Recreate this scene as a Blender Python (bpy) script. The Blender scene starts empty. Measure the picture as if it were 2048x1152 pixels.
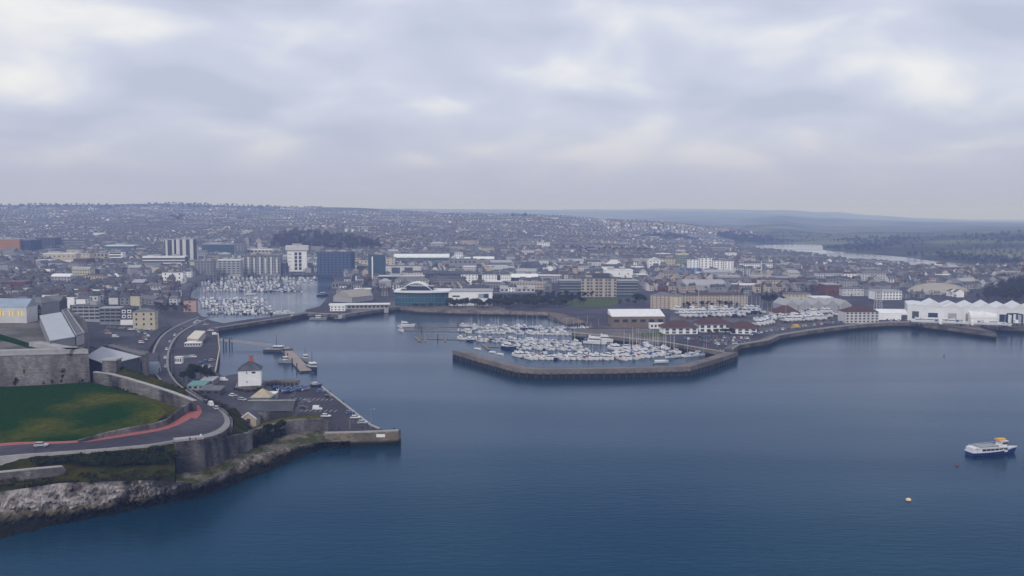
import bpy, bmesh, math, random
from mathutils import Vector, Matrix, noise as mnoise
from mathutils.geometry import tessellate_polygon, delaunay_2d_cdt
R = math.radians
rnd = random.Random(7)
scene = bpy.context.scene
COL = scene.collection

# ------------------------------------------------------------------ camera
CH, F, PITCH = 95.0, 1900.0, math.atan(146 / 1900)
cam_d = bpy.data.cameras.new('camera')
cam = bpy.data.objects.new('camera', cam_d)
COL.objects.link(cam)
cam.location = (0, 0, CH)
cam.rotation_euler = (math.pi / 2 - PITCH, 0, 0)
cam_d.sensor_width = 36
cam_d.lens = 36 * F / 2048
cam_d.clip_start = 1
cam_d.clip_end = 40000
scene.camera = cam

# ------------------------------------------------------------------ sky and sun
SUN_EL, SUN_AZ = 36, 205          # soft sun behind the clouds
world = bpy.data.worlds.new('World')
scene.world = world
world.use_nodes = True
nt = world.node_tree
N, L = nt.nodes, nt.links
N.clear()
def nd(tree, typ, **kw):
    n = tree.nodes.new(typ)
    for k, v in kw.items():
        setattr(n, k, v)
    return n
sky = nd(nt, 'ShaderNodeTexSky', sky_type='NISHITA', sun_disc=False)
sky.sun_elevation = R(SUN_EL)
sky.sun_rotation = R(SUN_AZ)
tc = nd(nt, 'ShaderNodeTexCoord')
sep = nd(nt, 'ShaderNodeSeparateXYZ')
L.new(tc.outputs['Generated'], sep.inputs[0])
def mth(op, a, b=None, c=None, tree=nt):
    n = nd(tree, 'ShaderNodeMath', operation=op)
    for i, v in enumerate((a, b, c)):
        if v is None:
            continue
        if isinstance(v, (int, float)):
            n.inputs[i].default_value = v
        else:
            tree.links.new(v, n.inputs[i])
    return n.outputs[0]
zc = mth('MAXIMUM', sep.outputs[2], 0.0)
den = mth('ADD', zc, 0.27)                     # cloud deck seen in perspective, curved at the horizon
cx = mth('DIVIDE', sep.outputs[0], den)
cy = mth('DIVIDE', sep.outputs[1], den)
cmb = nd(nt, 'ShaderNodeCombineXYZ')
L.new(cx, cmb.inputs[0]); L.new(cy, cmb.inputs[1])
mp = nd(nt, 'ShaderNodeMapping')
mp.inputs['Location'].default_value = (3.35, 1.9, 0)
mp.inputs['Scale'].default_value = (1.3, 1.2, 1)
L.new(cmb.outputs[0], mp.inputs[0])
n1 = nd(nt, 'ShaderNodeTexNoise')
n1.inputs['Scale'].default_value = 1.75
n1.inputs['Detail'].default_value = 6
n1.inputs['Roughness'].default_value = 0.44
n1.inputs['Distortion'].default_value = 0.35
L.new(mp.outputs[0], n1.inputs['Vector'])
ramp = nd(nt, 'ShaderNodeValToRGB')
L.new(n1.outputs['Fac'], ramp.inputs[0])
els = ramp.color_ramp.elements
els[0].position = 0.37; els[0].color = (4.75, 5.2, 6.6, 1)
els[1].position = 0.66; els[1].color = (8.3, 8.35, 8.45, 1)
e = ramp.color_ramp.elements.new(0.52); e.color = (5.95, 6.3, 7.65, 1)
hz = nd(nt, 'ShaderNodeMapRange', interpolation_type='SMOOTHSTEP')
L.new(zc, hz.inputs[0])
hz.inputs[1].default_value = 0.0; hz.inputs[2].default_value = 0.13
hz.inputs[3].default_value = 0.0; hz.inputs[4].default_value = 1.0
mixh = nd(nt, 'ShaderNodeMix', data_type='RGBA')
L.new(hz.outputs[0], mixh.inputs[0])
mixh.inputs[6].default_value = (4.2, 4.3, 5.75, 1)
L.new(ramp.outputs[0], mixh.inputs[7])
mixs = nd(nt, 'ShaderNodeMix', data_type='RGBA')
mixs.inputs[0].default_value = 0.94            # the cloud deck hides nearly all of the blue
L.new(sky.outputs[0], mixs.inputs[6]); L.new(mixh.outputs[2], mixs.inputs[7])
bg = nd(nt, 'ShaderNodeBackground')
bg.inputs['Strength'].default_value = 0.1
L.new(mixs.outputs[2], bg.inputs[0])
out = nd(nt, 'ShaderNodeOutputWorld')
L.new(bg.outputs[0], out.inputs[0])

sd = bpy.data.lights.new('sun', 'SUN')
sd.energy = 1.5; sd.angle = R(11); sd.color = (1.0, 0.97, 0.94)
sun = bpy.data.objects.new('sun', sd)
COL.objects.link(sun)
sun.rotation_euler = (R(90 - SUN_EL), 0, R(180 - SUN_AZ))
scene.view_settings.view_transform = 'Standard'
scene.view_settings.look = 'None'
scene.view_settings.exposure = 0.12
scene.view_settings.gamma = 1
scene.cycles.use_denoising = True
scene.cycles.max_bounces = 6
scene.cycles.diffuse_bounces = 2
scene.cycles.glossy_bounces = 2
scene.cycles.volume_bounces = 2
scene.cycles.caustics_reflective = False
scene.cycles.caustics_refractive = False

# ------------------------------------------------------------------ pixel helpers (photo pixels, 2048 x 1152)
cp, sp = math.cos(PITCH), math.sin(PITCH)
def ray(px, py):
    x, y = (px - 1024) / F, -(py - 576) / F
    return Vector((x, cp + y * sp, -sp + y * cp))
def P(px, py, z=0.0):
    d = ray(px, py)
    t = (z - CH) / d.z
    return Vector((d.x * t, d.y * t, z))
def zat(py, Y):
    d = ray(1024, py)
    return CH + d.z / d.y * Y
def xat(px, py, Y):
    d = ray(px, py)
    return d.x / d.y * Y
def unp(v):                                    # world -> photo pixel
    y = v[1] * cp - (v[2] - CH) * sp
    u = v[1] * sp + (v[2] - CH) * cp
    return 1024 + F * v[0] / y, 576 - F * u / y
def mpp(Y):                                    # metres per photo pixel
    return Y / F
def interp(tab, x):
    if x <= tab[0][0]:
        return tab[0][1]
    for (a, b), (c, d) in zip(tab, tab[1:]):
        if x <= c:
            return b + (d - b) * (x - a) / (c - a)
    return tab[-1][1]
def fbm(x, y, s, o=4):
    return mnoise.fractal(Vector((x / s, y / s, 0.37)), 1.0, 2.0, o)

# ------------------------------------------------------------------ materials
MATS = {}
def mat(name, col, rough=0.8, var=0.25, scale=0.6, scale2=None, col2=None, spec=0.03, bump=0.0, metal=0.0, stain=None, mix=(0.4, 0.65), vert=1.0):
    """procedural surface: base colour broken up by two noises, a second colour in patches, small bump"""
    if name in MATS:
        return MATS[name]
    m = bpy.data.materials.new(name)
    m.use_nodes = True
    t = m.node_tree
    b = t.nodes['Principled BSDF']
    b.inputs['Roughness'].default_value = rough
    b.inputs['Specular IOR Level'].default_value = spec
    b.inputs['Metallic'].default_value = metal
    g = nd(t, 'ShaderNodeNewGeometry')
    mpn = nd(t, 'ShaderNodeMapping')
    mpn.inputs['Scale'].default_value = (1, 1, vert)
    t.links.new(g.outputs['Position'], mpn.inputs[0])
    n = nd(t, 'ShaderNodeTexNoise')
    n.inputs['Scale'].default_value = scale
    n.inputs['Detail'].default_value = 4
    n.inputs['Roughness'].default_value = 0.6
    t.links.new(mpn.outputs[0], n.inputs['Vector'])
    base = nd(t, 'ShaderNodeMix', data_type='RGBA', blend_type='MULTIPLY')
    base.inputs[0].default_value = 1
    c2 = col2 or col
    mc = nd(t, 'ShaderNodeMix', data_type='RGBA')
    mc.inputs[6].default_value = (*col, 1); mc.inputs[7].default_value = (*c2, 1)
    nb = nd(t, 'ShaderNodeTexNoise')
    nb.inputs['Scale'].default_value = scale2 or scale * 0.2
    nb.inputs['Detail'].default_value = 3
    t.links.new(mpn.outputs[0], nb.inputs['Vector'])
    r = nd(t, 'ShaderNodeMapRange')
    r.inputs[1].default_value, r.inputs[2].default_value = mix
    t.links.new(nb.outputs['Fac'], r.inputs[0])
    t.links.new(r.outputs[0], mc.inputs[0])
    r2 = nd(t, 'ShaderNodeMapRange')
    r2.inputs[1].default_value = 0.25; r2.inputs[2].default_value = 0.75
    r2.inputs[3].default_value = 1 - var; r2.inputs[4].default_value = 1 + var
    t.links.new(n.outputs['Fac'], r2.inputs[0])
    t.links.new(mc.outputs[2], base.inputs[6]); t.links.new(r2.outputs[0], base.inputs[7])
    t.links.new(base.outputs[2], b.inputs['Base Color'])
    if bump:
        bp = nd(t, 'ShaderNodeBump')
        bp.inputs['Strength'].default_value = 0.6
        bp.inputs['Distance'].default_value = bump
        t.links.new(n.outputs['Fac'], bp.inputs['Height'])
        t.links.new(bp.outputs[0], b.inputs['Normal'])
    MATS[name] = m
    return m
def stone(name, col, dark, scale=0.35):
    """masonry: blocks in courses, streaks running down"""
    m = mat(name, col, 0.9, 0.3, scale, 0.09, dark, bump=0.15, mix=(0.42, 0.64), vert=0.35)
    t = m.node_tree
    b = t.nodes['Principled BSDF']
    prev = b.inputs['Base Color'].links[0].from_socket
    g = [n for n in t.nodes if n.type == 'NEW_GEOMETRY'][0]
    sx = nd(t, 'ShaderNodeSeparateXYZ')
    t.links.new(g.outputs['Position'], sx.inputs[0])
    h = mth('ADD', sx.outputs[0], sx.outputs[1], tree=t)
    cb = nd(t, 'ShaderNodeCombineXYZ')
    t.links.new(h, cb.inputs[0]); t.links.new(sx.outputs[2], cb.inputs[1])
    br = nd(t, 'ShaderNodeTexBrick')
    br.inputs['Scale'].default_value = 1
    br.inputs['Brick Width'].default_value = 1.6
    br.inputs['Row Height'].default_value = 0.7
    br.inputs['Mortar Size'].default_value = 0.06
    br.inputs['Color1'].default_value = (1.3, 1.27, 1.24, 1)
    br.inputs['Color2'].default_value = (0.66, 0.67, 0.70, 1)
    br.inputs['Mortar'].default_value = (0.45, 0.45, 0.45, 1)
    t.links.new(cb.outputs[0], br.inputs['Vector'])
    mm = nd(t, 'ShaderNodeMix', data_type='RGBA', blend_type='MULTIPLY')
    mm.inputs[0].default_value = 0.8
    t.links.new(prev, mm.inputs[6]); t.links.new(br.outputs[0], mm.inputs[7])
    # weed and damp up to the high-water mark
    wet = nd(t, 'ShaderNodeMapRange')
    t.links.new(sx.outputs[2], wet.inputs[0])
    wet.inputs[1].default_value = 1.3; wet.inputs[2].default_value = 2.4
    mw = nd(t, 'ShaderNodeMix', data_type='RGBA')
    mw.inputs[6].default_value = (0.012, 0.014, 0.010, 1)
    t.links.new(wet.outputs[0], mw.inputs[0]); t.links.new(mm.outputs[2], mw.inputs[7])
    t.links.new(mw.outputs[2], b.inputs['Base Color'])
    return m
def plain(name, col, rough=0.5, spec=0.5, metal=0.0, emit=None):
    if name in MATS:
        return MATS[name]
    m = mat(name, col, rough, 0.1, 0.8, spec=spec, metal=metal)
    if emit:
        b = m.node_tree.nodes['Principled BSDF']
        b.inputs['Emission Color'].default_value = (*emit[:3], 1)
        b.inputs['Emission Strength'].default_value = emit[3]
    return m

# ------------------------------------------------------------------ mesh helpers
class MB:
    def __init__(self):
        self.v, self.f, self.m = [], [], []
    def add(self, vs, fs, mi=0):
        o = len(self.v)
        self.v += [tuple(v) for v in vs]
        self.f += [tuple(i + o for i in f) for f in fs]
        self.m += [mi] * len(fs)
    def box(self, c, s, mi=0, rz=0):
        hx, hy, hz_ = s[0] / 2, s[1] / 2, s[2] / 2
        ca, sa = math.cos(rz), math.sin(rz)
        vs = []
        for z in (-hz_, hz_):
            for x, y in ((-hx, -hy), (hx, -hy), (hx, hy), (-hx, hy)):
                vs.append((c[0] + x * ca - y * sa, c[1] + x * sa + y * ca, c[2] + z))
        self.add(vs, [(3, 2, 1, 0), (4, 5, 6, 7), (0, 1, 5, 4), (1, 2, 6, 5), (2, 3, 7, 6), (3, 0, 4, 7)], mi)
    def prism(self, poly, z0, z1, mi=0, side=None):
        """poly: list of (x,y) or (x,y,ztop); straight sides, flat or sloping top"""
        n = len(poly)
        top = [(p[0], p[1], p[2] if len(p) > 2 else z1) for p in poly]
        if sum(a[0] * b[1] - b[0] * a[1] for a, b in zip(poly, poly[1:] + poly[:1])) < 0:
            top.reverse()
        bot = [(p[0], p[1], z0) for p in top]
        tris = tessellate_polygon([[Vector((p[0], p[1], 0)) for p in top]])
        fs = []
        for t in tris:
            a, b, c = (top[i] for i in t)
            fs.append(t if (b[0]-a[0])*(c[1]-a[1]) - (c[0]-a[0])*(b[1]-a[1]) > 0 else t[::-1])
        self.add(top, fs, mi)
        self.add(bot, [f[::-1] for f in fs], mi)
        self.add(bot + top, [(i, (i + 1) % n, (i + 1) % n + n, i + n) for i in range(n)], mi if side is None else side)
    def cyl(self, a, b, r0, r1=None, n=8, mi=0, caps=True):
        a, b = Vector(a), Vector(b)
        r1 = r0 if r1 is None else r1
        d = (b - a).normalized()
        u = d.orthogonal().normalized()
        w = d.cross(u)
        vs = []
        for c, r in ((a, r0), (b, r1)):
            for i in range(n):
                t = 2 * math.pi * i / n
                vs.append(c + u * (r * math.cos(t)) + w * (r * math.sin(t)))
        fs = [(i, (i + 1) % n, (i + 1) % n + n, i + n) for i in range(n)]
        if caps:
            fs += [tuple(range(n))[::-1], tuple(range(n, 2 * n))]
        self.add(vs, fs, mi)
    def loft(self, rows, mi=0, closed=False):
        k = len(rows[0])
        vs = [p for r in rows for p in r]
        fs = []
        for i in range(len(rows) - 1):
            for j in range(k if closed else k - 1):
                j2 = (j + 1) % k
                fs.append((i * k + j, i * k + j2, (i + 1) * k + j2, (i + 1) * k + j))
        self.add(vs, fs, mi)
    def mesh(self, name, mats, smooth=False):
        me = bpy.data.meshes.new(name)
        me.from_pydata(self.v, [], self.f)
        mats = mats if isinstance(mats, (list, tuple)) else [mats]
        for m in mats:
            me.materials.append(m)
        if len(mats) > 1:
            me.polygons.foreach_set('material_index', self.m)
        if smooth:
            me.polygons.foreach_set('use_smooth', [True] * len(me.polygons))
        me.update()
        return me
    def build(self, name, mats, parent=None, smooth=False, kind=None, label=None):
        return link(name, self.mesh(name, mats, smooth), parent, kind, label)
def link(name, me, parent=None, kind=None, label=None, loc=None, rz=None):
    o = bpy.data.objects.new(name, me)
    COL.objects.link(o)
    if parent:
        o.parent = parent
    if kind:
        o['kind'] = kind
    if label:
        o['label'] = label
    if loc is not None:
        o.location = loc
    if rz is not None:
        o.rotation_euler.z = rz
    return o
def tag(o, label, cat, group=None):
    o['label'] = label; o['category'] = cat
    if group:
        o['group'] = group
    return o
def thing(name, label, cat, loc=(0, 0, 0), rz=0, group=None):
    o = bpy.data.objects.new(name, None)
    o.empty_display_size = 0.5
    COL.objects.link(o)
    o.location = loc
    o.rotation_euler.z = rz
    return tag(o, label, cat, group)
def structure(o):
    o['kind'] = 'structure'
    return o
def copy_tree(o, parent=None):
    c = o.copy()
    COL.objects.link(c)
    c.parent = parent
    for ch in KIDS.get(o.name, ()):
        copy_tree(ch, c)
    return c
KIDS = {}
def register(o):                               # remember the children of a prototype (o.children is slow)
    KIDS[o.name] = [c for c in bpy.data.objects if c.parent == o]
    for c in KIDS[o.name]:
        register(c)
def inside(poly, x, y):
    c = False
    j = len(poly) - 1
    for i in range(len(poly)):
        xi, yi = poly[i][0], poly[i][1]
        xj, yj = poly[j][0], poly[j][1]
        if (yi > y) != (yj > y) and x < (xj - xi) * (y - yi) / (yj - yi) + xi:
            c = not c
        j = i
    return c
def edge_dist(poly, x, y):
    best = 1e18
    n = len(poly)
    for i in range(n):
        ax, ay = poly[i][0], poly[i][1]
        bx, by = poly[(i + 1) % n][0], poly[(i + 1) % n][1]
        dx, dy = bx - ax, by - ay
        l2 = dx * dx + dy * dy
        t = 0 if l2 == 0 else max(0, min(1, ((x - ax) * dx + (y - ay) * dy) / l2))
        q = (ax + t * dx - x) ** 2 + (ay + t * dy - y) ** 2
        if q < best:
            best = q
    return math.sqrt(best)
# ------------------------------------------------------------------ water, land, hills
QZ = 4.5                                        # quay level
M_asph = mat('asphalt', (0.052, 0.050, 0.064), 0.9, 0.25, 0.25, 0.03, (0.085, 0.080, 0.095))
M_conc = mat('concrete', (0.27, 0.26, 0.25), 0.9, 0.2, 0.3, 0.05, (0.18, 0.17, 0.17))
M_quay = stone('quay_stone', (0.20, 0.18, 0.16), (0.09, 0.082, 0.078))
M_stone = stone('limestone', (0.20, 0.188, 0.19), (0.050, 0.048, 0.050))
M_grass = mat('grass', (0.007, 0.034, 0.002), 0.95, 0.5, 0.5, 0.03, (0.062, 0.066, 0.005), spec=0.0, mix=(0.42, 0.62))
M_rough = mat('rough_grass', (0.045, 0.042, 0.006), 0.95, 0.5, 0.4, 0.08, (0.012, 0.022, 0.006), spec=0.0)
M_rock = mat('limestone_rock', (0.40, 0.37, 0.35), 0.95, 0.55, 0.28, 0.10, (0.17, 0.15, 0.13), bump=0.8, mix=(0.42, 0.7), vert=0.6)
M_red = mat('red_lane', (0.34, 0.115, 0.11), 0.9, 0.15, 0.5)
M_paint = plain('road_paint', (0.75, 0.75, 0.74), 0.8, 0.2)
M_pave = mat('pavement', (0.24, 0.235, 0.235), 0.9, 0.15, 0.5)

def water_mat():
    m = bpy.data.materials.new('sea_water')
    m.use_nodes = True
    t = m.node_tree
    t.nodes.clear()
    mo_ = nd(t, 'ShaderNodeOutputMaterial')
    body = nd(t, 'ShaderNodeBsdfDiffuse')
    body.inputs[0].default_value = (0.002, 0.026, 0.052, 1)
    gl = nd(t, 'ShaderNodeBsdfGlossy')
    fr = nd(t, 'ShaderNodeFresnel')
    fr.inputs[0].default_value = 1.17
    rp = nd(t, 'ShaderNodeValToRGB')
    e_ = rp.color_ramp.elements
    e_[0].position = 0.05; e_[0].color = (0.26, 0.60, 1.0, 1)
    e_[1].position = 0.55; e_[1].color = (0.97, 0.97, 1.0, 1)
    q = rp.color_ramp.elements.new(0.19); q.color = (0.68, 0.78, 1.0, 1)
    t.links.new(fr.outputs[0], rp.inputs[0]); t.links.new(rp.outputs[0], gl.inputs[0])
    mx = nd(t, 'ShaderNodeMixShader')
    t.links.new(body.outputs[0], mx.inputs[1]); t.links.new(gl.outputs[0], mx.inputs[2])
    t.links.new(mx.outputs[0], mo_.inputs[0])
    g = nd(t, 'ShaderNodeNewGeometry')
    mp_ = nd(t, 'ShaderNodeMapping')
    mp_.inputs['Rotation'].default_value = (0, 0, R(20))
    mp_.inputs['Scale'].default_value = (0.5, 1.6, 1)
    t.links.new(g.outputs['Position'], mp_.inputs[0])
    big = nd(t, 'ShaderNodeTexNoise')
    big.inputs['Scale'].default_value = 0.006
    big.inputs['Detail'].default_value = 4
    t.links.new(mp_.outputs[0], big.inputs['Vector'])
    rr = nd(t, 'ShaderNodeMapRange')
    rr.inputs[1].default_value = 0.3; rr.inputs[2].default_value = 0.7
    rr.inputs[3].default_value = 0.10; rr.inputs[4].default_value = 0.2
    t.links.new(big.outputs['Fac'], rr.inputs[0])
    t.links.new(rr.outputs[0], gl.inputs['Roughness'])
    m2_ = nd(t, 'ShaderNodeMapping')
    m2_.inputs['Rotation'].default_value = (0, 0, R(-12))
    m2_.inputs['Scale'].default_value = (0.12, 1.0, 1)
    t.links.new(g.outputs['Position'], m2_.inputs[0])
    lane = nd(t, 'ShaderNodeTexNoise')                 # wind lanes
    lane.inputs['Scale'].default_value = 0.011
    lane.inputs['Detail'].default_value = 5
    lane.inputs['Distortion'].default_value = 0.6
    t.links.new(m2_.outputs[0], lane.inputs['Vector'])
    lr = nd(t, 'ShaderNodeMapRange')
    lr.inputs[1].default_value = 0.35; lr.inputs[2].default_value = 0.68
    lr.inputs[3].default_value = 0.86; lr.inputs[4].default_value = 1.18
    t.links.new(lane.outputs['Fac'], lr.inputs[0])
    t.links.new(mth('MULTIPLY', fr.outputs[0], lr.outputs[0], tree=t), mx.inputs[0])
    w = nd(t, 'ShaderNodeTexNoise')
    w.inputs['Scale'].default_value = 0.30
    w.inputs['Detail'].default_value = 5
    w.inputs['Roughness'].default_value = 0.62
    t.links.new(mp_.outputs[0], w.inputs['Vector'])
    bp = nd(t, 'ShaderNodeBump')
    bp.inputs['Strength'].default_value = 0.5
    bp.inputs['Distance'].default_value = 0.22
    t.links.new(w.outputs['Fac'], bp.inputs['Height'])
    for q in (gl, fr, body):
        t.links.new(bp.outputs[0], q.inputs['Normal'])
    return m
M_water = water_mat()
b = MB()
b.add([(-13000, -700, 0), (13000, -700, 0), (13000, 15800, 0), (-13000, 15800, 0)], [(0, 1, 2, 3)])
structure(b.build('sea', M_water))

# --- coast of the harbour, as pixels of the quay's top edge
W1 = [(797, 864), (760, 857), (743, 850), (687, 806), (636, 767), (610, 772), (545, 775), (530, 768), (522, 752),
      (470, 748), (446, 752), (432, 744), (440, 700), (437, 668), (433, 656), (480, 649), (582, 633)]
BAS = [(582, 629), (500, 638), (446, 646), (420, 640), (400, 630), (386, 616), (378, 596), (382, 574), (400, 560),
       (440, 552), (500, 548), (640, 546), (664, 549), (668, 560), (660, 580), (652, 598), (640, 612), (611, 619)]
E1 = [(611, 626), (690, 629), (702, 627), (750, 620), (800, 613), (830, 617), (920, 620), (1018, 622), (1090, 624), (1120, 627),
      (1165, 640), (1178, 650), (1300, 652), (1300, 655), (1180, 656), (1143, 657), (1143, 665), (1225, 673),
      (1274, 678), (1336, 685), (1383, 693), (1430, 701), (1446, 704), (1466, 699), (1480, 690), (1537, 681), (1560, 671), (1621, 661),
      (1718, 649), (1776, 645), (1819, 645), (1900, 655), (1993, 667), (1990, 662), (1960, 656), (1966, 652), (2048, 656), (2300, 660), (2900, 664)]
coast = [P(x, y, QZ).xy.to_tuple() for x, y in W1 + BAS + E1]
HEAD = [P(x, y, QZ).xy.to_tuple() for x, y in ((-500, 1000), (0, 940), (300, 915), (450, 872), (560, 850), (650, 850), (660, 866))]
LAND = HEAD + coast + [(3200, 1000), (3200, 1720), (-2200, 1720), (-2200, 300)]
b = MB()
b.prism(LAND, -3, QZ - 0.1, 0, 1)
structure(b.build('harbour_ground', [M_asph, M_quay]))

# stone coping along the quay edge, a step above the ground
def strip(pts, w, z0, z1, mats, name, parent=None, mi=0, closed=False):
    """wall of width w along a polyline (offset to its left)"""
    pts = [Vector((p[0], p[1])) for p in pts]
    n = len(pts)
    off = []
    for i in range(n):
        a = pts[max(i - 1, 0)]
        c = pts[min(i + 1, n - 1)]
        if i in (0, n - 1):
            d = (c - a).normalized(); nn = Vector((-d.y, d.x)); s = 1
        else:
            d1 = (pts[i] - a).normalized(); d2 = (c - pts[i]).normalized()
            n1_, n2_ = Vector((-d1.y, d1.x)), Vector((-d2.y, d2.x))
            nn = (n1_ + n2_)
            nn = nn.normalized() if nn.length > 1e-4 else n1_
            s = 1 / max(0.5, nn.dot(n1_))
        off.append(pts[i] + nn * w * s)
    b_ = MB()
    zz0 = z0 if isinstance(z0, (list, tuple)) else [z0] * n
    zz1 = z1 if isinstance(z1, (list, tuple)) else [z1] * n
    rows = []
    for i in range(n):
        p, q = pts[i], off[i]
        rows.append([(p.x, p.y, zz0[i]), (p.x, p.y, zz1[i]), (q.x, q.y, zz1[i]), (q.x, q.y, zz0[i])])
    b_.loft(rows, mi, True)
    k = 4 * (n - 1)
    b_.add(rows[0], [(0, 1, 2, 3)], mi); b_.add(rows[-1], [(3, 2, 1, 0)], mi)
    return b_.build(name, mats, parent)

# --- hills
PROF = {
 -400: [(0, 2), (700, 2), (900, 14), (1100, 20), (1500, 28), (1800, 36), (2400, 58), (3500, 95), (4700, 150), (5600, 140), (9000, 100), (15800, 100)],
 0: [(0, 2), (850, 3), (950, 10), (1100, 14), (1500, 22), (1800, 32), (2400, 57), (3500, 95), (4800, 150), (5600, 140), (9000, 100), (15800, 100)],
 300: [(0, 2), (900, 3), (1200, 5), (1500, 12), (1800, 30), (2400, 57), (3500, 95), (4800, 150), (5600, 145), (9000, 120), (15800, 120)],
 650: [(0, 2), (900, 2), (1620, 3), (1800, 22), (1900, 42), (2050, 50), (2600, 58), (3500, 90), (4600, 134), (5500, 125), (13000, 180), (15800, 180)],
 1040: [(0, 2), (1000, 2), (1700, 5), (2000, 25), (2600, 52), (3300, 80), (3900, 97), (4500, 80), (7000, 60), (13000, 178), (15800, 170)],
 1300: [(0, 2), (1100, 2), (1800, 6), (2300, 22), (3000, 45), (3800, 72), (4300, 60), (7000, 50), (13000, 180), (15800, 170)],
 1450: [(0, 2), (1200, 2), (2000, 6), (2600, 14), (3000, 22), (3500, 42), (4000, 30), (7000, 45), (9000, 90), (13000, 168), (15800, 160)],
 1560: [(0, 2), (1200, 2), (2000, 6), (2600, 6), (3000, 8), (3300, 14), (4000, 22), (5000, 46), (9000, 90), (13000, 158), (15800, 140)],
 1650: [(0, 2), (1200, 2), (2100, 5), (2900, 3), (3000, 6), (3400, 17), (4200, 12), (6000, 30), (9000, 65), (13000, 118), (15800, 110)],
 1750: [(0, 2), (1200, 2), (1900, 5), (2450, 3), (2700, 12), (3200, 24), (3600, 20), (5000, 20), (7000, 38), (13000, 80), (15800, 70)],
 1850: [(0, 2), (1200, 2), (1750, 5), (2000, 3), (2200, 6), (3000, 25), (3500, 22), (5000, 22), (7000, 32), (13000, 40), (15800, 40)],
 1950: [(0, 2), (1100, 2), (1200, 12), (1320, 14), (1400, 6), (1700, 4), (1900, 4), (2400, 14), (3100, 38), (4000, 30), (6000, 32), (13000, 22), (15800, 20)],
 2060: [(0, 2), (1080, 3), (1180, 22), (1320, 24), (1450, 8), (1700, 4), (1900, 4), (2400, 18), (3200, 46), (4000, 36), (6000, 30), (13000, 10), (15800, 10)],
 2500: [(0, 2), (1080, 3), (1180, 22), (1320, 24), (1450, 8), (1700, 4), (1900, 4), (2400, 18), (3200, 46), (4000, 36), (6000, 30), (13000, 10), (15800, 10)],
}
PK = sorted(PROF)
RIVER = [P(x, y, 0).xy.to_tuple() for x, y in ((1500, 492.5), (1530, 489.5), (1600, 488.5), (1645, 489.5), (1646, 500), (1700, 506), (1800, 513), (1850, 520),
         (1920, 527), (2000, 532.5), (2100, 540), (2300, 548), (2300, 552), (2050, 543), (1930, 538), (1870, 534.5), (1800, 531), (1740, 525), (1690, 518), (1630, 512), (1570, 504), (1520, 497))]
WATERS = [[P(x, y, QZ).xy.to_tuple() for x, y in BAS]]
def hill(X, Y):
    Yc = max(Y, 300)
    u = 1024 + F * X / Yc
    for a, c in zip(PK, PK[1:]):
        if u <= c or c == PK[-1]:
            t = max(0, min(1, (u - a) / (c - a)))
            t = t * t * (3 - 2 * t)
            z = interp(PROF[a], Y) * (1 - t) + interp(PROF[c], Y) * t
            break
    if Y > 1700:
        k = min(1, (Y - 1700) / 1500)
        z += k * min(14, 3 + Y / 900) * fbm(X, Y, 900, 4) * (0.5 if z < 25 else 1)
        if Y > 4200 and X > -200:
            z += min(1, (Y - 4200) / 3000) * (26 + Y / 700) * max(0.3, min(1, (2100 - u) / 700)) * mnoise.noise(Vector((X / 2600, Y / 1500, 1.7)))
    if 1500 < Y < 3400 and X > 300:
        s = edge_dist(RIVER, X, Y)
        if inside(RIVER, X, Y):
            s = -s
        z = min(z, 0.35 + s * 0.06) if s > 0 else max(-4, s * 0.1)
    if Y < 1750 and inside(WATERS[0], X, Y):
        z = -2.5
    return z
rows = []
HM = []
Y = 1000.0
while Y < 15700:
    cols = []
    for i in range(0, 281):
        u = -420 + i * (2920 / 280)
        X = (u - 1024) / F * Y
        cols.append((X, Y, hill(X, Y)))
    rows.append(cols)
    HM.append([c[2] for c in cols])
    Y *= 1.0105
b = MB()
b.loft(rows)
M_hill = mat('city_ground', (0.10, 0.10, 0.105), 0.95, 0.45, 0.02, 0.004, (0.050, 0.055, 0.040), spec=0.0, mix=(0.46, 0.6))
M_far = mat('far_fields', (0.115, 0.125, 0.062), 0.95, 0.4, 0.006, 0.0026, (0.040, 0.044, 0.034), spec=0.0, mix=(0.45, 0.55))
for i, f in enumerate(b.f):
    v = b.v[f[0]]
    u = 1024 + F * v[0] / v[1]
    if v[1] > 5200 or (u > 1480 and v[1] > 3000) or (u > 1620 and v[1] > 2160) or (u > 1840 and v[1] > 1980):
        b.m[i] = 1
structure(b.build('hills', [M_hill, M_far], smooth=True))

LG = math.log(1.0105)
def hmap(X, Y):
    if Y < 1001 or Y > 15000:
        return hill(X, Y)
    i = (1024 + F * X / Y + 420) / (2920 / 280)
    if i < 0 or i >= 279:
        return hill(X, Y)
    j = math.log(Y / 1000) / LG
    a, c = int(j), int(i)
    f, g = j - a, i - c
    r0, r1 = HM[a], HM[min(a + 1, len(HM) - 1)]
    return (r0[c] * (1 - g) + r0[c + 1] * g) * (1 - f) + (r1[c] * (1 - g) + r1[c + 1] * g) * f
UPXY = []
def ground(X, Y):
    if UPXY and 640 < Y < 980 and X < -200 and inside(UPXY, X, Y):
        return 9.0
    h = hmap(X, Y)
    return max(h, QZ - 0.1) if Y < 1720 and inside(LAND, X, Y) else h
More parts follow.
